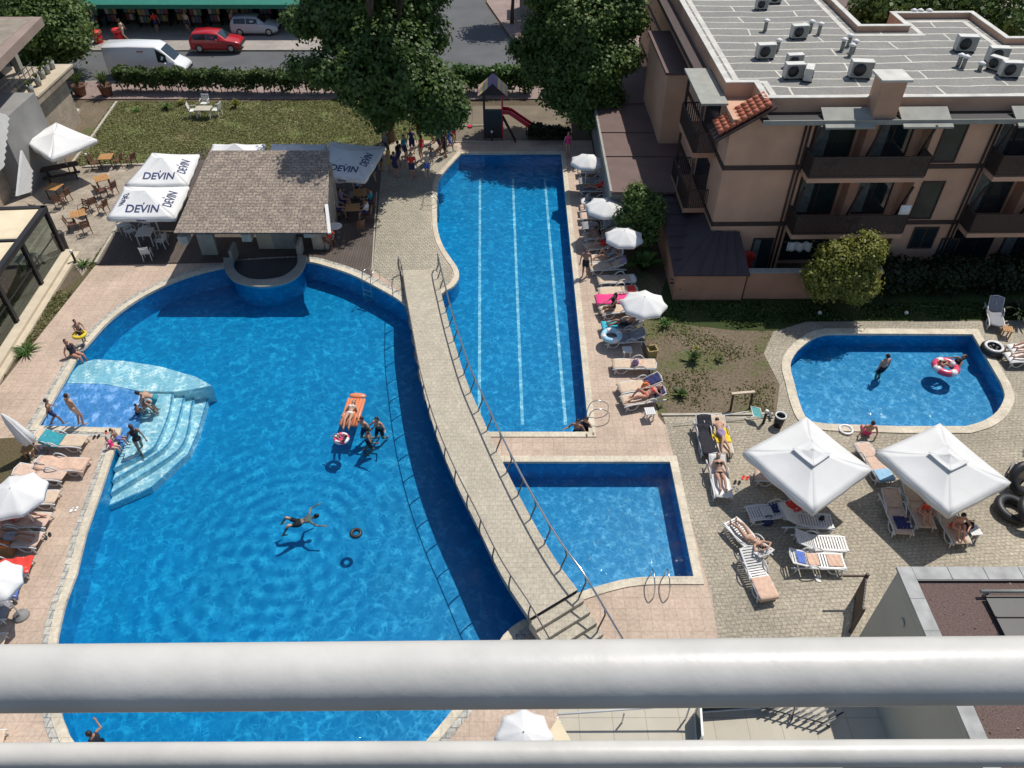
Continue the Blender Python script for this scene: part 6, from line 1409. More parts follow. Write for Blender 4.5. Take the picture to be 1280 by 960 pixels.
# facing angle rz: 0 looks away from the viewer (+Y), 180 towards him, 90 left, -90 right
# wading corner
on_ground((72, 531), D(-60), 'walk', 'boy in blue shorts standing on the wading shelf edge', 2, wear=('trunks', 'navy'), sc=.86)
on_ground((102, 531), D(-30), 'stand', 'man in pink shorts seen from behind on the wading shelf edge', 1, wear=('trunks', 'peach'), sc=1.03)
on_ground((196, 516), D(100), 'bend', 'man in green shorts bending over children on the pool steps', 1, wear=('trunks', 'teal'), z=-.3)
on_ground((183, 510), D(-110), 'sit_hug', 'woman crouching beside the man in green shorts', 1, wear=('suit', 'grey'), female=True, z=-.2, sc=.95)
on_ground((172, 517), D(-90), 'sit_hug', 'small child sitting at the edge of the wading shelf', 2, wear=('trunks', 'black'), z=-.15, sc=.62)
on_ground((180, 568), D(40), 'walk', 'woman in a black swimsuit walking on the white pool steps', 2, hair='brown', wear=('suit', 'black'), female=True, z=-.52)
on_ground((147, 549), D(-90), 'sit_edge', 'child in dark trunks sitting on the corner of the wading shelf', 2, wear=('trunks', 'blue'), sc=.68, z=.03)
on_ground((141, 559), D(-100), 'sit_edge', 'child in pink sitting below the one in dark trunks at the pool corner', 0, wear=('suit', 'pink'), sc=.62, female=True, z=.03)
# left promenade
on_ground((106, 428), D(-120), 'hold', 'child holding a yellow ring at the edge of the big pool', 2, wear=('trunks', 'black'), sc=.78)
swim_ring(P(100, 420, .55), .24, .08, CL['yellow'], 'yellow ring held by the child at the pool edge')
on_ground((93, 444), D(-110), 'sit_edge', 'woman sitting at the pool edge with her feet in the water', 3, hair='brown', wear=('suit', 'black'), female=True, z=.03)
swim_ring(P(100, 437, .02), .26, .06, CL['grey'], 'grey ring lying beside the woman at the pool edge')
# big pool
mz = WL+.16
person(P(438, 517, mz)+V((0, -.05, -.07)), D(176), 'lie', 'woman in a white bikini lying on the orange air mattress', 1, wear=('bikini', 'white'), female=True, hair='dark')
on_ground((455, 530), D(150), 'float', 'swimmer beside the lower right of the air mattress', 1, wear=('trunks', 'navy'), z=WL)
on_ground((473, 530), D(160), 'float', 'swimmer farthest right of the group around the air mattress', 1, wear=('trunks', 'black'), z=WL, female=True)
on_ground((459, 545), D(-80), 'float', 'swimmer stretching arms to the right below the air mattress', 2, wear=('trunks', 'black'), z=WL)
on_ground((428, 551), D(60), 'ring', 'child inside the white swim ring in the big pool', 2, wear=('trunks', 'pink'), z=WL-.02, sc=.6)
on_ground((375, 648), D(-70), 'swim', 'lone swimmer with spread arms in the middle of the big pool', 1, wear=('trunks', 'black'), z=WL)
on_ground((120, 925), D(75), 'float', 'swimmer lifting an arm between the two rails at the lower left', 2, wear=('suit', 'black'), z=WL+.1)
# lap pool
on_ground((722, 533), D(160), 'float', 'left one of the couple in the near right corner of the lap pool', 2, wear=('trunks', 'black'), z=WL+.1)
on_ground((733, 530), D(150), 'float', 'right one of the couple in the near right corner of the lap pool', 1, wear=('suit', 'black'), female=True, z=WL+.1)
on_ground((731, 345), D(170), 'stand', 'slim tanned person standing between the lap pool and the loungers', 2, wear=('trunks', 'black'), sc=.98)
on_ground((709, 196), D(-160), 'stand', 'woman in a pink swimsuit at the far right corner of the lap pool', 1, hair='brown', wear=('suit', 'pink'), female=True)
# bar crowd
on_ground((516, 223), D(-170), 'stand', 'man in red shirt standing in the tree shade by the lap pool', 3, wear=('shirt', 'red'))
on_ground((535, 223), D(10), 'hips', 'man in bright blue shorts and straw hat beside the lap pool', 0, wear=('trunks', 'blue'), hat='beige')
on_ground((488, 214), D(90), 'stand', 'person in a yellow dress in the tree shade', 1, wear=('dress', 'yellow'), female=True)
on_ground((516, 191), D(180), 'stand', 'person in a dark blue dress under the big tree', 1, wear=('dress', 'navy'), female=True)
on_ground((542, 178), D(120), 'stand', 'tanned man leaning in the shade of the tree trunk', 2, wear=('trunks', 'black'))
on_ground((549, 192), D(-60), 'stand', 'person in a green top in the crowd under the tree', 1, wear=('shirt', 'green'))
on_ground((558, 196), D(100), 'stand', 'woman in black at the right end of the shaded crowd', 2, wear=('dress', 'black'), female=True)
on_ground((567, 179), D(-140), 'hips', 'man in red trunks standing in the sun by the playground edge', 2, wear=('trunks', 'red'))
on_ground((476, 213), D(-30), 'stand', 'person in a white shirt at the edge of the shaded parasol', 1, wear=('shirt', 'white'))
on_ground((500, 208), D(60), 'stand', 'person in a black shirt in the deep shade left of the red shirt', 2, wear=('shirt', 'black'))
on_ground((484, 196), D(-60), 'stand', 'person in a grey top behind the yellow dress', 1, wear=('shirt', 'grey'), hat='white')
on_ground((459, 275), D(90), 'sit_chair', 'person in a white shirt sitting right of the table with glasses', 1, wear=('shirt', 'white'))
on_ground((424, 271), D(-90), 'sit_chair', 'person in a grey shirt sitting left of the table with glasses', 1, wear=('shirt', 'grey'), hair='brown')
on_ground((430, 261), D(-90), 'sit_chair', 'person in a lavender shirt sitting behind the grey shirt', 1, wear=('shirt', 'lilac'))
on_ground((449, 245), D(180), 'sit_chair', 'person in a pale blue shirt behind the shaded table', 1, wear=('shirt', 'lblue'))
on_ground((464, 261), D(90), 'sit_chair', 'person in dark teal at the right of the shaded table', 1, wear=('shirt', 'teal'))
on_ground((414, 309), D(0), 'sit_chair', 'person in red sitting at the round white table by the bar', 2, wear=('shirt', 'red'))
for px, rz, ps, lab, sk, wr, kw in (((507, 200), -120, 'stand', 'person in teal standing behind the red shirt in the shade', 1, ('shirt', 'teal'), {}), ((528, 200), 60, 'stand', 'woman in a dark red swimsuit in the middle of the shaded crowd', 3, ('suit', 'red'), dict(female=True)), ((540, 205), 150, 'stand', 'boy in grey trunks at the front right of the shaded crowd', 2, ('trunks', 'grey'), dict(sc=.8)),
    ((495, 222), -30, 'stand', 'person in navy standing left of the red shirt', 1, ('shirt', 'navy'), {}), ((524, 182), -90, 'stand', 'person in an orange top next to the tree trunk', 1, ('shirt', 'orange'), {}), ((470, 226), 30, 'walk', 'person in beige walking at the corner of the bar decking', 1, ('shirt', 'beige'), {}), ((562, 188), -100, 'walk', 'woman in blue walking into the crowd from the pool side', 1, ('dress', 'blue'), dict(female=True))):
    on_ground(px, D(rz), ps, lab, sk, wear=wr, **kw)
# small pool
on_ground((1095, 480), D(20), 'stand', 'broad man standing in the small pool seen from behind', 1, wear=('trunks', 'black'), z=-1.05, sc=1.05)
on_ground((1188, 459), D(90), 'ring', 'adult holding the red swim ring in the small pool', 2, wear=('suit', 'black'), female=True, z=WL-.05)
on_ground((1176, 458), D(-60), 'ring', 'child riding in the red swim ring', 1, wear=('trunks', 'red'), z=WL, sc=.65)
on_ground((1083, 543), D(-8), 'sit_edge', 'tanned man sitting with his back to the viewer at the small pool', 3, wear=('trunks', 'pink'), z=.04)
# on loungers
def on_lounger(l, pose, label, x=-.12, y=0.0, z=LH+.03, recl=None, flip=False, **kw):
    p = L2W(l, x, y, z); return person((p.x, p.y, z), l['rz']+(pi/2 if flip else -pi/2), pose, label, recl=l['back'] if recl is None else recl, **kw)
on_lounger(R['g'], 'lie_knee', 'tanned person reclining beside the third round parasol', skin=1, wear=('trunks', 'red'))
on_lounger(R['c3'], 'sit_hug', 'woman sitting with raised knees under the third round parasol', x=.1, recl=0, skin=2, wear=('suit', 'black'), female=True)
on_lounger(R['e'], 'lie', 'sunbather lying between the peach loungers below the second parasol', skin=1, wear=('trunks', 'grey'))
on_lounger(R['h'], 'lie_knee', 'reclining person in a grey top on the half shaded lounger', skin=1, wear=('suit', 'grey'), female=True)
on_lounger(R['c'], 'lie', 'person in red lying in the shade above the second parasol', skin=3, wear=('suit', 'red'), female=True)
on_lounger(R['m'], 'sit_chair', 'woman in black sitting on the side of a lounger by the lap pool', x=.35, y=0, z=-.02, recl=0, skin=2, wear=('suit', 'black'), female=True)
on_lounger(R['n'], 'lie', 'dark haired person lying on the lounger with the turquoise towel', skin=2, wear=('trunks', 'black'))
on_lounger(R['r'], 'lie_knee', 'sunbather with one knee up on the lower lounger at the lap pool corner', skin=3, wear=('bikini', 'red'), female=True)
on_lounger(T['b'], 'prone', 'man in purple trunks lying face down on the yellow towel', x=-.05, skin=1, wear=('trunks', 'lilac'), z=LH+.05, recl=0)
on_lounger(T['c'], 'lie', 'woman in a black bikini and dark cap reclining on the terrace', skin=1, wear=('bikini', 'black'), female=True)
on_lounger(T['f'], 'lie_arms', 'woman lying on her back with arms behind her head and feet to the left', skin=1, wear=('bikini', 'peach'), female=True, x=-.05)
on_lounger(T['m'], 'sit_hug', 'person in a straw hat sitting in the shade of the second square parasol', x=.3, recl=0, skin=3, wear=('suit', 'red'), female=True, hat='beige')
on_lounger(T['n'], 'sit_hug', 'person sitting hunched on the right shaded lounger', x=.25, recl=0, skin=3, wear=('trunks', 'red'))
on_lounger(T['o'], 'lie', 'legs of a person lying on the upper lounger at the right edge', skin=3, wear=('trunks', 'black'))
on_lounger(T['p'], 'lie', 'legs of a person lying on the lower lounger at the right edge', skin=0, wear=('bikini', 'red'), female=True)
on_lounger(Lf['e'], 'lie_knee', 'reclining person in red in the shade of the left parasol', skin=3, wear=('suit', 'red'), female=True, hair='dark')
on_lounger(Lf['f'], 'lie', 'reclining person on the second shaded lounger at the left', skin=2, wear=('trunks', 'grey'))
# street
on_ground((157, 50), D(90), 'walk', 'passer by in patterned clothes next to the right red bollard', 1, wear=('dress', 'beige'), female=True, z=.12)
on_ground((237, 40), D(150), 'stand', 'passer by in pale clothes left of the red car', 1, wear=('shirt', 'beige'), z=.12)
on_ground((294, 38), D(-120), 'stand', 'passer by in a pink top behind the red car', 0, wear=('shirt', 'peach'), z=.12)
on_ground((198, 40), D(30), 'walk', 'shopper in the shade of the green awning', 1, wear=('shirt', 'red'), z=.12)
import numpy as np
def leafmat(name, c1, c2, c3):
    m = bpy.data.materials.new(name); m.use_nodes = True; nt = m.node_tree; b = nt.nodes['Principled BSDF']
    b.inputs['Roughness'].default_value = .5; b.inputs['Specular IOR Level'].default_value = .35
    gi = _n(nt, 'ShaderNodeNewGeometry'); tc = _n(nt, 'ShaderNodeTexCoord')
    rp = _n(nt, 'ShaderNodeValToRGB'); rp.color_ramp.elements.new(.5)
    for e, (p, c) in zip(rp.color_ramp.elements, ((.1, c1), (.55, c2), (.95, c3))): e.position = p; e.color = rgb(c)
    nz = _n(nt, 'ShaderNodeTexNoise'); nz.inputs['Scale'].default_value = .9; nz.inputs['Detail'].default_value = 3; nt.links.new(tc.outputs['Object'], nz.inputs['Vector'])
    mx = _n(nt, 'ShaderNodeMath', operation='MULTIPLY_ADD'); mx.inputs[1].default_value = .45
    nt.links.new(gi.outputs['Random Per Island'], mx.inputs[0])
    m2 = _n(nt, 'ShaderNodeMath', operation='MULTIPLY'); m2.inputs[1].default_value = .6; nt.links.new(nz.outputs['Fac'], m2.inputs[0]); nt.links.new(m2.outputs[0], mx.inputs[2])
    nt.links.new(mx.outputs[0], rp.inputs['Fac']); nt.links.new(rp.outputs['Color'], b.inputs['Base Color'])
    tl = _n(nt, 'ShaderNodeBsdfTranslucent'); nt.links.new(rp.outputs['Color'], tl.inputs['Color']); ms = _n(nt, 'ShaderNodeMixShader'); ms.inputs[0].default_value = .36
    nt.links.new(b.outputs[0], ms.inputs[1]); nt.links.new(tl.outputs[0], ms.inputs[2]); nt.links.new(ms.outputs[0], nt.nodes['Material Output'].inputs['Surface'])
    return m
LM = dict(big=leafmat('leaf_dark', (.036, .072, .017), (.08, .145, .033), (.19, .26, .066)), lime=leafmat('leaf_mid', (.048, .09, .022), (.10, .168, .036), (.25, .30, .085)), yel=leafmat('leaf_yellow', (.11, .13, .022), (.22, .23, .04), (.38, .36, .08)), hedge=leafmat('leaf_hedge', (.03, .055, .012), (.07, .115, .025), (.16, .20, .05)), dark=leafmat('leaf_shade_tinted', (.012, .022, .008), (.02, .038, .012), (.035, .06, .02)), palm=leafmat('leaf_fresh', (.04, .09, .02), (.07, .15, .03), (.14, .24, .06)))  # the dark set has shade put into its leaf colour
M_bark = mat('bark', (.085, .06, .045), .95, .3, 6, .5, 18)
rng = np.random.default_rng(5)
def leaf_mesh(name, centers, normals, size, m, parent, jit=.5):
    n = len(centers); d = rng.normal(size=(n, 3)); nn = normals+jit*rng.normal(size=(n, 3)); nn /= np.linalg.norm(nn, axis=1, keepdims=True)+1e-9
    t = np.cross(nn, d); t /= np.linalg.norm(t, axis=1, keepdims=True)+1e-9; b = np.cross(nn, t)
    s = size*rng.uniform(.6, 1.3, (n, 1)); w = s*.42
    v = np.empty((n, 4, 3)); v[:, 0] = centers-t*s*.5; v[:, 1] = centers+b*w+nn*s*.06; v[:, 2] = centers+t*s*.5-nn*s*.08; v[:, 3] = centers-b*w+nn*s*.06
    me = bpy.data.meshes.new(name); me.vertices.add(n*4); me.vertices.foreach_set('co', v.reshape(-1).astype(np.float32)); me.loops.add(n*4); me.loops.foreach_set('vertex_index', np.arange(n*4, dtype=np.int32))
    me.polygons.add(n); me.polygons.foreach_set('loop_start', np.arange(0, n*4, 4, dtype=np.int32)); me.polygons.foreach_set('loop_total', np.full(n, 4, dtype=np.int32)); me.update(); me.validate()
    me.materials.append(m); o = bpy.data.objects.new(name, me); COL.objects.link(o); o.parent = parent; return o
def blob_points(c, r, nclump, per, spread):
    """leaf clumps over the upper shell and through the volume of one lobe"""
    d = rng.normal(size=(nclump, 3)); d /= np.linalg.norm(d, axis=1, keepdims=True); rad = rng.uniform(.45, 1.05, (nclump, 1))**.6
    cc = np.array(c)+d*rad*np.array(r); P_ = np.repeat(cc, per, 0); N_ = np.repeat(d, per, 0)
    off = rng.normal(size=P_.shape)*spread; P_ = P_+off; N_ = N_*.8+np.array([0, 0, .6])+off/spread*.25
    return P_, N_
def tree(label, base, blobs, m, size, nclump, per=22, trunk_r=.3, spread=.32, cat='tree', name='tree', lean=(0, 0, 0), group=None, limbs=True, forks=1):
    t = thing(name, label, cat, base, 0, group); B = np.array(base); PP, NN = [], []
    tot = sum(r[0]*r[1]+r[0]*r[2] for c, r in blobs)
    for c, r in blobs:
        k = max(4, int(nclump*(r[0]*r[1]+r[0]*r[2])/tot)); p, n = blob_points(np.array(c)-B, r, k, per, spread); PP.append(p); NN.append(n)
    leaf_mesh('crown', np.concatenate(PP), np.concatenate(NN), size, m, t)
    top = sum((Vector(c) for c, r in blobs), Vector())/len(blobs)-Vector(base); mid = Vector((top.x*.35, top.y*.35, top.z*.55))+Vector(lean)
    mb = MB(); mb.tube([(0, 0, -.05), (mid.x*.3, mid.y*.3, mid.z*.45), mid, mid.lerp(top, .5)], [trunk_r*1.25, trunk_r, trunk_r*.8, trunk_r*.5], 10)
    if limbs:
        for c, r in blobs:
            e = Vector(c)-Vector(base); q = mid.lerp(e, .5)+Vector((random.uniform(-.3, .3), random.uniform(-.3, .3), .25)); mb.tube([mid*.9, q, mid.lerp(e, .92)], [trunk_r*.5, trunk_r*.33, trunk_r*.12], 7)
            for k in range(3):
                a = random.uniform(0, 6.28); mb.tube([q, e+Vector((r[0]*.6*cos(a), r[1]*.6*sin(a), r[2]*random.uniform(-.3, .5)))], [trunk_r*.2, trunk_r*.05], 5)
    mb.build('trunk', M_bark, t); return t
def bl(px, py, Y, rx, ry=None, rz=None):
    p = PY(px, py, Y); return ((p.x, p.y, p.z), (rx, ry or rx, rz or rx*.85))
# big tree behind the bar
b1 = P(486, 176, 0)
tree('big dark spreading tree between the lawn and the playground', (b1.x, b1.y, 0), [bl(455, 15, 47, 2.5), bl(410, 12, 48, 1.5), bl(378, 26, 48, 1.0), bl(505, 10, 48, 2.1), bl(535, 42, 48, 1.2), bl(470, 52, 45, 1.8), bl(430, 48, 45, 1.1), bl(505, 60, 45, 1.4), bl(410, 86, 44, 1.25, 1.2, .8), bl(380, 83, 45, .85, .85, .5), bl(448, 92, 43, 1.4), bl(492, 96, 43, 1.4), bl(465, 122, 42.8, 1.0, 1.0, .8), bl(438, 114, 43, .75), bl(505, 128, 44, .95), bl(480, 146, 45, .8), bl(523, 88, 46, .95), ((-7.2, 41.9, 12.6), (1.6, 1.5, 1.2)), ((-5.0, 43.5, 13.0), (2.0, 2.0, 1.4)), bl(462, -12, 48.5, 2.5), bl(455, -48, 48, 3.0), bl(520, -40, 49, 2.4)], LM['big'], .25, 2300, 32, .36, .235)
b2 = P(552, 184, 0)
tree('smaller dense tree right of the big one beside the playground', (b2.x, b2.y, 0), [bl(548, 115, 45, 1.4), bl(538, 95, 46, 1.0), bl(560, 138, 44.6, 1.05), bl(538, 146, 44.6, .9)], LM['big'], .22, 800, 24, .15, .22)
b3 = P(742, 166, 0)
tree('large bushy tree with lighter leaf tips between the playground and the annex', (b3.x, b3.y, 0), [bl(725, 30, 50, 2.3), bl(680, 42, 50.5, 1.3), bl(770, 14, 51, 1.8), bl(793, 26, 51, .85), bl(702, 80, 49.5, 1.75), bl(745, 78, 49, 1.9), bl(780, 68, 49.5, 1.1), bl(668, 86, 50, 1.0), bl(722, 120, 48.5, 1.5), bl(757, 118, 48.5, 1.1), bl(695, 115, 49, .9), bl(737, 143, 48, .85, .85, .7), bl(652, 62, 51, .7), bl(700, -25, 52, 2.5), bl(768, -30, 52, 2.2)], LM['lime'], .23, 2300, 32, .30, .22)
b4 = P(78, 92, 0)
tree('tree overhanging the restaurant roof at the upper left', (b4.x, b4.y, 0), [bl(55, 30, 60, 3.2), bl(20, 10, 62, 3.4), bl(80, 48, 59, 1.6), bl(75, 5, 62, 1.8), bl(30, 65, 59, 1.8), bl(60, 62, 59, 1.2)], LM['lime'], .24, 1400, 24, .22, .28)
b5 = P(1040, 378, 0)
tree('yellow green rounded tree in front of the hotel terrace wall', (b5.x, b5.y, 0), [bl(1060, 330, 30.2, 1.2), bl(1082, 312, 30.2, .75), bl(1040, 322, 30.2, .7), bl(1030, 350, 30, .9), bl(1070, 352, 29.8, 1.0), bl(1018, 340, 30, .4), bl(1094, 308, 30.2, .42)], LM['yel'], .13, 1000, 24, .10, .14)
b6 = P(800, 305, 0)
tree('loose leafy shrub tree beside the second and third round parasols', (b6.x, b6.y, 0), [bl(800, 252, 35.5, .8), bl(814, 270, 35, .65), bl(786, 268, 35.3, .6), bl(806, 292, 34.6, .6), bl(795, 240, 35.6, .4), bl(820, 255, 35.2, .4)], LM['lime'], .15, 340, 22, .07, .15)
for i, (px, py, r, lab) in enumerate(((1262, 15, 4.0, 'leafy tree at the upper right corner behind the hotel roof'), (1165, 8, 2.2, 'small tree left of the corner tree behind the hotel roof'), (1110, 3, 1.8, 'dark tree behind the rear wing of the hotel roof'))):
    c = PY(px, py, 56); tree(lab, (c.x, c.y, 0), [((c.x, c.y, c.z), (r, r, r*.8)), ((c.x+r*.6, c.y+.5, c.z-r*.5), (r*.8, r*.8, r*.7)), ((c.x-r*.6, c.y, c.z-r*.4), (r*.7, r*.7, r*.6))], LM['lime'], .34, int(130*r), 22, .22, .34)
for i, (px, py, Y, lab) in enumerate(((640, 8, 72, 'dark street tree at the corner of the side road'), (700, 20, 74, 'street tree hidden behind the large bushy one'))):
    c = PY(px, py, Y); tree(lab, (c.x, c.y, .12), [((c.x, c.y, 5.5), (2.0, 2.0, 1.8)), ((c.x+.8, c.y, 4.5), (1.4, 1.4, 1.2))], LM['big'], .34, 200, 22, .16, .34)
# hedges: a leafy box with stems
def hedge(label, a, b, w, z0, z1, m, n, size=.2, name='hedge', stems=True):
    a, b = Vector(a), Vector(b); L = (b-a).length; ang = atan2(b.y-a.y, b.x-a.x); t = thing(name, label, 'hedge', (a.x, a.y, 0), ang)
    u = rng.uniform(0, 1, (n, 3)); p = np.empty((n, 3)); p[:, 0] = u[:, 0]*L; p[:, 1] = (u[:, 1]-.5)*w; p[:, 2] = z0+(z1-z0)*u[:, 2]**.6
    p[:, 2] += .14*np.sin(p[:, 0]*3.1)*np.sin(p[:, 0]*1.3+1)+.08*rng.normal(size=n); p[:, 1] *= 1+.2*np.sin(p[:, 0]*2.2)
    nn = np.stack([rng.normal(size=n)*.3, (u[:, 1]-.5)*2, .4+u[:, 2]], 1); leaf_mesh('foliage', p, nn, size, m, t, .7)
    if stems:
        mb = MB(); k = int(L/.45)
        for i in range(k): x = L*(i+.5)/k+random.uniform(-.1, .1); mb.tube([(x, 0, -.03), (x+random.uniform(-.1, .1), random.uniform(-.1, .1), z0+.3), (x+random.uniform(-.2, .2), 0, z1-.3)], [.04, .03, .015], 5)
        mb.build('stems', M_bark, t)
    return t
hedge('clipped hedge on bare stems between the lawn and the street', (P(151, 114, 0)), (P(372, 118, 0)), .95, .45, 1.65, LM['hedge'], 9500, .22)
hedge('hedge behind the big tree trunk', P(372, 118, 0), P(520, 118, 0), .95, .4, 1.6, LM['hedge'], 4000, .22)
hedge('bright leafy hedge behind the play tower', P(566, 116, 0), P(668, 117, 0), 1.0, .35, 1.9, LM['palm'], 4200, .24)
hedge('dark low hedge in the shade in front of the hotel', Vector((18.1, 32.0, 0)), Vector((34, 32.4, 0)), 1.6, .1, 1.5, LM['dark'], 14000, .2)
hedge('shrubby border between the playground and the lap pool', P(660, 172, 0), P(712, 172, 0), .9, .05, .7, LM['dark'], 2200, .2, stems=False)
def tuft(px, label, h, n, m, spread=.5, w=.09, cat='plant', name='leafy_plant', z=0.0, pot=None):
    p = P(*px, 0) if len(px) == 2 else Vector(px); t = thing(name, label, cat, p, random.random()*6) if pot is None else pot
    mb = MB(); o = Vector((0, 0, z))
    for i in range(n):
        a = random.uniform(0, 6.28); L = h*random.uniform(.6, 1.1); rr = spread*random.uniform(.3, 1); d = Vector((cos(a), sin(a), 0)); s = Vector((-sin(a), cos(a), 0)); pr = None
        for k in range(5):
            u = k/4; c = o+d*rr*u*1.2+Vector((0, 0, L*(u*1.5-u*u*.9))); ww = w*(sin(pi*min(1, u*.85+.12)))
            q = (mb.bm.verts.new(c-s*ww), mb.bm.verts.new(c+s*ww))
            if pr: mb._f([pr[0], pr[1], q[1], q[0]], True)
            pr = q
    mb.build('leaves', m, t, fixn=False); return t
tuft((803, 338), 'banana plant with big arching leaves below the third round parasol', 1.5, 22, LM['palm'], 1.0, .20)
tuft((830, 408), 'green tuft on the soil near the fourth parasol', .5, 26, LM['palm'], .42, .05); tuft((866, 452), 'spiky plant in the middle of the soil bed', .7, 24, LM['hedge'], .55, .06); tuft((850, 495), 'small bushy plant near the terrace edging', .45, 26, LM['hedge'], .38, .06); tuft((898, 450), 'tiny seedling right of the spiky plant', .3, 14, LM['hedge'], .3, .04); tuft((870, 440), 'yellow flowering plant above the spiky plant', .4, 14, LM['yel'], .28, .05)
tuft((848, 368), 'dark climbing plant at the cellar building corner', 1.5, 50, LM['dark'], .5, .10); tuft((1110, 385), 'dark tuft on the shaded lawn', .3, 14, LM['dark'], .3, .05)
tuft((209, 136), 'yellow green plant left of the garden table', .55, 28, LM['palm'], .5, .07); tuft((295, 135), 'tall yellowish plant right of the garden table', .9, 30, LM['yel'], .4, .08); tuft((170, 139), 'small round plant on the lawn', .25, 18, LM['palm'], .4, .07); tuft((228, 131), 'pale plant behind the garden chairs', .6, 22, LM['yel'], .4, .05)
tuft((105, 332), 'grass clump in the upper strip', .35, 40, LM['palm'], .5, .03); tuft((34, 440), 'grass clump in the lower strip', .4, 50, LM['palm'], .7, .03); tuft((1272, 398), 'dark bush beside the reclined chair at the right edge', 1.2, 110, LM['dark'], .9, .06)
for px, lab in (((102, 120), 'potted shrub with thin leaves left beside the street'), ((135, 120), 'potted shrub with thin leaves right beside the street')):
    t = planter(px, lab, .48, .75); tuft(px, '', 1.6, 60, LM['hedge'], .8, .035, z=.7, pot=t)
for i, (x, y) in enumerate(((54, 107), (59, 98), (65, 92), (71, 86), (45, 117))):
    q_ = P(x, y, 3.72); t = thing('plant_pot', ['second', 'third', 'fourth', 'farthest', 'nearest'][i]+' pot on the restaurant terrace ledge', 'plant pot', (q_.x-.25, q_.y, 3.724), 0, 'pots on the restaurant ledge'); MB().lathe([(.16, 0), (.22, .5), (.19, .5), (.18, .44), (.01, .44)], n=12).build('pot', M_grey, t); tuft((0, 0, 0), '', .5, 16, LM['hedge'], .3, .05, z=.45, pot=t)

# grass blades: nobody could count them
def grass(label, poly, n, size, m, clump=0.0, z=0.0):
    pts = [Vector((p[0], p[1])) for p in poly]; xs = [p.x for p in pts]; ys = [p.y for p in pts]; N = len(pts)
    X = rng.uniform(min(xs), max(xs), n*2); Y = rng.uniform(min(ys), max(ys), n*2); ins = np.zeros(n*2, bool); j = N-1
    for i in range(N):
        a, b = pts[i], pts[j]; c = ((a.y > Y) != (b.y > Y)) & (X < (b.x-a.x)*(Y-a.y)/(b.y-a.y+1e-12)+a.x); ins ^= c; j = i
    k = ins
    if clump: k = ins & ((np.sin(X*1.7+np.sin(Y*1.1)*2)+np.sin(Y*1.9+X*.6)+rng.normal(size=n*2)*.5) > clump)
    X, Y = X[k][:n], Y[k][:n]; q = np.stack([X, Y, np.full(len(X), z+size*.3)], 1); nn = np.stack([rng.normal(size=len(X)), rng.normal(size=len(X)), np.full(len(X), .9)], 1)
    o = leaf_mesh('grass', q, nn, size, m, None, .25); return tag(o, label, 'grass', kind='stuff')
LG_ = leafmat('blade', (.19, .185, .08), (.235, .235, .095), (.32, .29, .14))
grass('short patchy grass of the lawn', c2([(142, 127), (300, 127), (470, 125), (560, 140), (480, 186), (330, 194), (180, 204), (104, 208), (88, 206)]), 30000, .12, LG_, -1.6)
grass('sparse grass tufts on the brown soil', [(5.9, 29.4), (6.2, 23.1), (11.0, 23.0), (11.6, 25), (11.5, 27), (12.4, 28.6)], 3000, .10, LG_, .4)
grass('dry grass of the strip by the promenade', c2([(150, 280), (121, 329), (-8, 488), (-8, 440), (20, 400), (103, 345), (146, 283)]), 7000, .13, LG_, .1)
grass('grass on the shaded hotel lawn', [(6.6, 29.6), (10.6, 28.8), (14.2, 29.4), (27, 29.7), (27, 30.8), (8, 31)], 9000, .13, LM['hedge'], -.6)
o_ = grass('dry pale leaves scattered over the red gravel roof', [(11.5, 12.2), (11.5, 4.5), (18, 4.5), (18, 12.2)], 420, .09, leafmat('dry_leaf', (.25, .18, .12), (.45, .36, .27), (.6, .52, .42)), 0, 4.045); o_.name = 'leaf_litter'; o_['category'] = 'leaves'
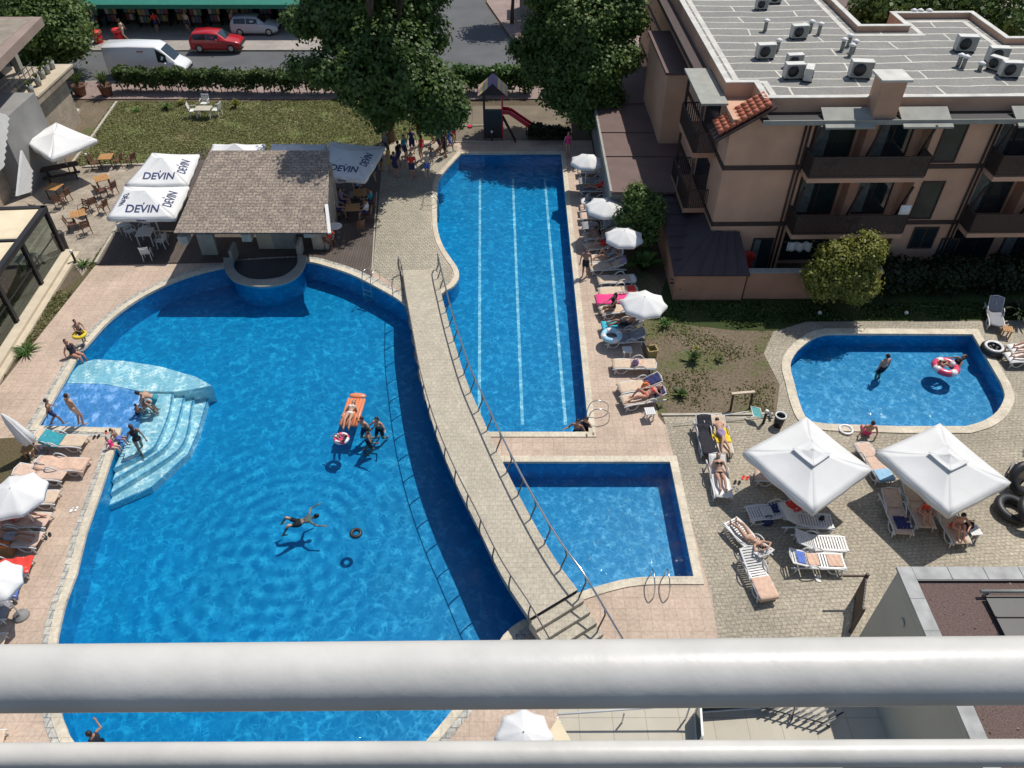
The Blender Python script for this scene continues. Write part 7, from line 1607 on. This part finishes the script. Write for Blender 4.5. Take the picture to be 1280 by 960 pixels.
# ---------------------------------------------------------------- vehicles
M_tyre = mat('tyre', (.02, .02, .02), .9, .1, 9); M_rim = mat('rim', (.45, .45, .46), .35, .1, 9, metal=.8); M_lamp = mat('lamp_glass', (.7, .7, .68), .1, .05, 3); M_tail = mat('tail_lamp', (.5, .02, .02), .2, .05, 3)
def carpaint(n, c): return mat('paint_'+n, c, .3, .03, 1, coat=.6)
def vehicle(name, label, cat, px, z, paint, prof, width, wheels, wr, glass, rz=0.0):
    """prof: stations (x, sill, belt, roof, half width at belt, half width at roof); nose at +x"""
    p = P(*px, z); t = thing(name, label, cat, (p.x, p.y, z), rz); mb = MB(); rings = []
    for x, s, b, rf, wb, wr_ in prof:
        h = [( -wb*.92, s), (-wb, s+.12), (-wb, (s+b)/2), (-wb*.985, b), (-wr_, max(b+.01, rf-.07)), (-wr_*.8, rf), (wr_*.8, rf), (wr_, max(b+.01, rf-.07)), (wb*.985, b), (wb, (s+b)/2), (wb, s+.12), (wb*.92, s)]
        rings.append([mb.bm.verts.new((x, yy, zz)) for yy, zz in h])
    for a, b in zip(rings, rings[1:]):
        for k in range(12): mb._f([a[k], a[(k+1) % 12], b[(k+1) % 12], b[k]], True)
    mb._f(rings[0]); mb._f(rings[-1]); body = mb.build('body', paint, t); body.modifiers.new('b', 'BEVEL').width = .03
    def lerp_st(x):
        for a, b in zip(prof, prof[1:]):
            if a[0] <= x <= b[0]: f = (x-a[0])/(b[0]-a[0]); return [u+(v-u)*f for u, v in zip(a, b)]
        return list(prof[-1])
    for x0, x1 in glass['side']:
        for s in (-1, 1):
            q = []
            for x, up in ((x0, 0), (x1, 0), (x1, 1), (x0, 1)):
                st = lerp_st(x); f = .12 if not up else .93; yb, yr = st[4]*.985, st[5]; zb, zr = st[2], max(st[2]+.01, st[3]-.07); q.append((x, s*((yb+(yr-yb)*f)+.012), zb+(zr-zb)*f))
            MB().face(q).build('side_window', M_glass, t, solid=.01)
    for nm, x0, x1 in glass['end']:
        a, b = lerp_st(x0), lerp_st(x1); off = .012*(1 if nm == 'windscreen' else -1); za, zb = a[3], b[3]; d = Vector((x1-x0, 0, zb-za)); nrm = Vector((-(d.z), 0, d.x)).normalized()*.014; nrm = nrm if nrm.z > 0 else -nrm
        MB().face([Vector((x0, -a[5]*.82, za))+nrm, Vector((x0, a[5]*.82, za))+nrm, Vector((x1, b[5]*.86, zb))+nrm, Vector((x1, -b[5]*.86, zb))+nrm]).build(nm, M_glass, t, solid=.01)
    for x in wheels:
        for s in (-1, 1):
            y = s*(width/2-.10); w = MB().tube([(x, y-.10, wr), (x, y+.10, wr)], wr, 18).build('wheel', M_tyre, t); MB().tube([(x, y+s*.09, wr), (x, y+s*.112, wr)], wr*.62, 14).build('rim', M_rim, w)
    f, r = prof[-1], prof[0]
    for s in (-1, 1):
        MB().ell((f[0]-.08, s*f[4]*.72, f[2]-.12), (.12, .17, .08)).build('headlight', M_lamp, t); MB().box((r[0]+.01, s*r[4]*.8, r[2]-.08), (.06, .16, .28)).build('tail_light', M_tail, t)
        st = lerp_st(glass['side'][-1][1]-.15); MB().ell((glass['side'][-1][1]-.1, s*(st[4]+.10), st[2]+.08), (.07, .11, .08)).build('mirror', paint, t)
    MB().box((f[0]+.0, 0, f[1]+.18), (.10, f[4]*1.8, .22)).build('bumper', M_dark, t)
    return t
car_prof = lambda w: [(-2.12, .35, .80, .86, w*.86, w*.70), (-2.05, .22, .92, 1.12, w*.95, w*.78), (-1.75, .2, .94, 1.46, w*.99, w*.76), (-.6, .2, .93, 1.52, w, w*.78), (.35, .2, .92, 1.44, w, w*.75), (1.0, .2, .92, .99, w, w*.80), (1.75, .22, .82, .86, w*.97, w*.76), (2.1, .34, .66, .70, w*.84, w*.66)]
g_ = dict(side=[(-1.7, -.65), (-.58, .38)], end=[('windscreen', .38, .98), ('rear_window', -2.02, -1.78)])
vehicle('parked_car', 'red estate car parked in front of the shop', 'car', (274, 61), .12, carpaint('red', (.42, .008, .012)), car_prof(.9), 1.8, (-1.32, 1.32), .32, g_).scale = (.97, 1, 1)
vehicle('parked_car', 'silver white car parked in the shade under the shop awning', 'car', (322, 41), .12, carpaint('silver', (.50, .51, .53)), car_prof(.88), 1.76, (-1.3, 1.3), .31, g_).scale = (.95, 1, 1)
cp_ = P(778, 82, 0); vehicle('parked_car', 'pink red car half hidden behind the large bushy tree', 'car', (778, 92), .0, carpaint('coral', (.55, .12, .12)), car_prof(.9), 1.8, (-1.32, 1.32), .32, g_)
W = 1.0
vprof = [(-3.35, .4, 1.2, 2.42, W, W*.88), (-3.3, .35, 1.25, 2.55, W, W*.9), (-1.0, .35, 1.25, 2.6, W, W*.9), (1.15, .35, 1.25, 2.55, W, W*.88), (1.6, .35, 1.25, 2.32, W, W*.84), (2.55, .35, 1.22, 1.42, W*.98, W*.80), (3.1, .38, 1.05, 1.15, W*.92, W*.74), (3.35, .45, .85, .9, W*.82, W*.68)]
v_ = vehicle('delivery_van', 'white long wheelbase delivery van on the street behind the hedge', 'van', (192, 94), .0, carpaint('white', (.74, .74, .73)), vprof, 2.0, (-1.95, 2.15), .36, dict(side=[(1.2, 1.95)], end=[('windscreen', 1.62, 2.52)]), 0); v_.scale = (.88, .95, .95)
for a, b, z in ((-2.9, -.9, .72), (-.8, 1.0, .72)): MB().box(((a+b)/2, -1.006, z), (b-a, .02, .06)).build('side_moulding', M_dark, v_)
MB().box((-.1, -.962, 2.2), (.55, .02, .07)).build('side_marker', M_tail, v_)
# ---------------------------------------------------------------- balcony rail in front of the camera
rl = thing('balcony_railing', 'white painted balcony railing of two thick round bars in the foreground', 'railing', (0, 0, 0))
def rail_pt(x, y, depth):
    d = Vector(((x-640)/FPX, cos(TILT)+(480-y)/FPX*sin(TILT), -sin(TILT)+(480-y)/FPX*cos(TILT))); return Vector((0, 0, CAMH))+d*depth
M_rp = mat('white_rail_paint', (.54, .525, .49), .42, .10, 14, .07, 24, spec=.5, detail=6)
nt = M_rp.node_tree
for n in nt.nodes:
    if n.type == 'MAPPING': pass
for nm, l, r_, rad in (('upper_bar', (0, 848, .588), (1280, 837.5, .582), .0247), ('lower_bar', (0, 945.5, .687), (1280, 941, .680), .0113)):
    a, b = rail_pt(*l), rail_pt(*r_); d = b-a; a2, b2 = a-d*2.2, b+d*2.2; N = 60
    MB().tube([a2.lerp(b2, k/N) for k in range(N+1)], rad, 28).build(nm, M_rp, rl)
for f in (-1.9, 2.9):
    a = rail_pt(0, 848, .588); b = rail_pt(1280, 837.5, .582); p = a.lerp(b, f); MB().tube([p+Vector((0, 0, -.6)), p], .02, 10).build('post', M_rp, rl)
# ---------------------------------------------------------------- sun, sky, camera
SUN = Vector((.38, .43, 1.0)).normalized()
el = math.asin(SUN.z); az = atan2(SUN.x, SUN.y)
ld = bpy.data.lights.new('sun', 'SUN'); ld.energy = 4.2; ld.angle = radians(.53); ld.color = (1.0, .955, .88)
lo_ = bpy.data.objects.new('sun', ld); COL.objects.link(lo_); lo_.location = SUN*80; lo_.rotation_euler = SUN.to_track_quat('Z', 'Y').to_euler()
w = bpy.data.worlds.new('World'); S.world = w; w.use_nodes = True; nt = w.node_tree
sk = nt.nodes.new('ShaderNodeTexSky'); sk.sky_type = 'NISHITA'; sk.sun_disc = False; sk.sun_elevation = el; sk.sun_rotation = az; sk.altitude = 20
bg = nt.nodes['Background']; bg.inputs['Strength'].default_value = .105; nt.links.new(sk.outputs['Color'], bg.inputs['Color'])
cd = bpy.data.cameras.new('camera'); cam = bpy.data.objects.new('camera', cd); COL.objects.link(cam); cam.location = (0, 0, CAMH); cam.rotation_euler = (pi/2-TILT, 0, 0)
cd.sensor_fit = 'HORIZONTAL'; cd.sensor_width = 36; cd.lens = FPX/1280*36; cd.clip_start = .05; cd.clip_end = 600; S.camera = cam
S.view_settings.view_transform = 'Standard'; S.view_settings.look = 'None'; S.view_settings.exposure = 0.0; S.view_settings.gamma = 1; S.view_settings.use_curve_mapping = False
S.render.engine = 'CYCLES'; S.cycles.transparent_max_bounces = 16; S.cycles.max_bounces = 8; S.render.resolution_x = 1024; S.render.resolution_y = 768
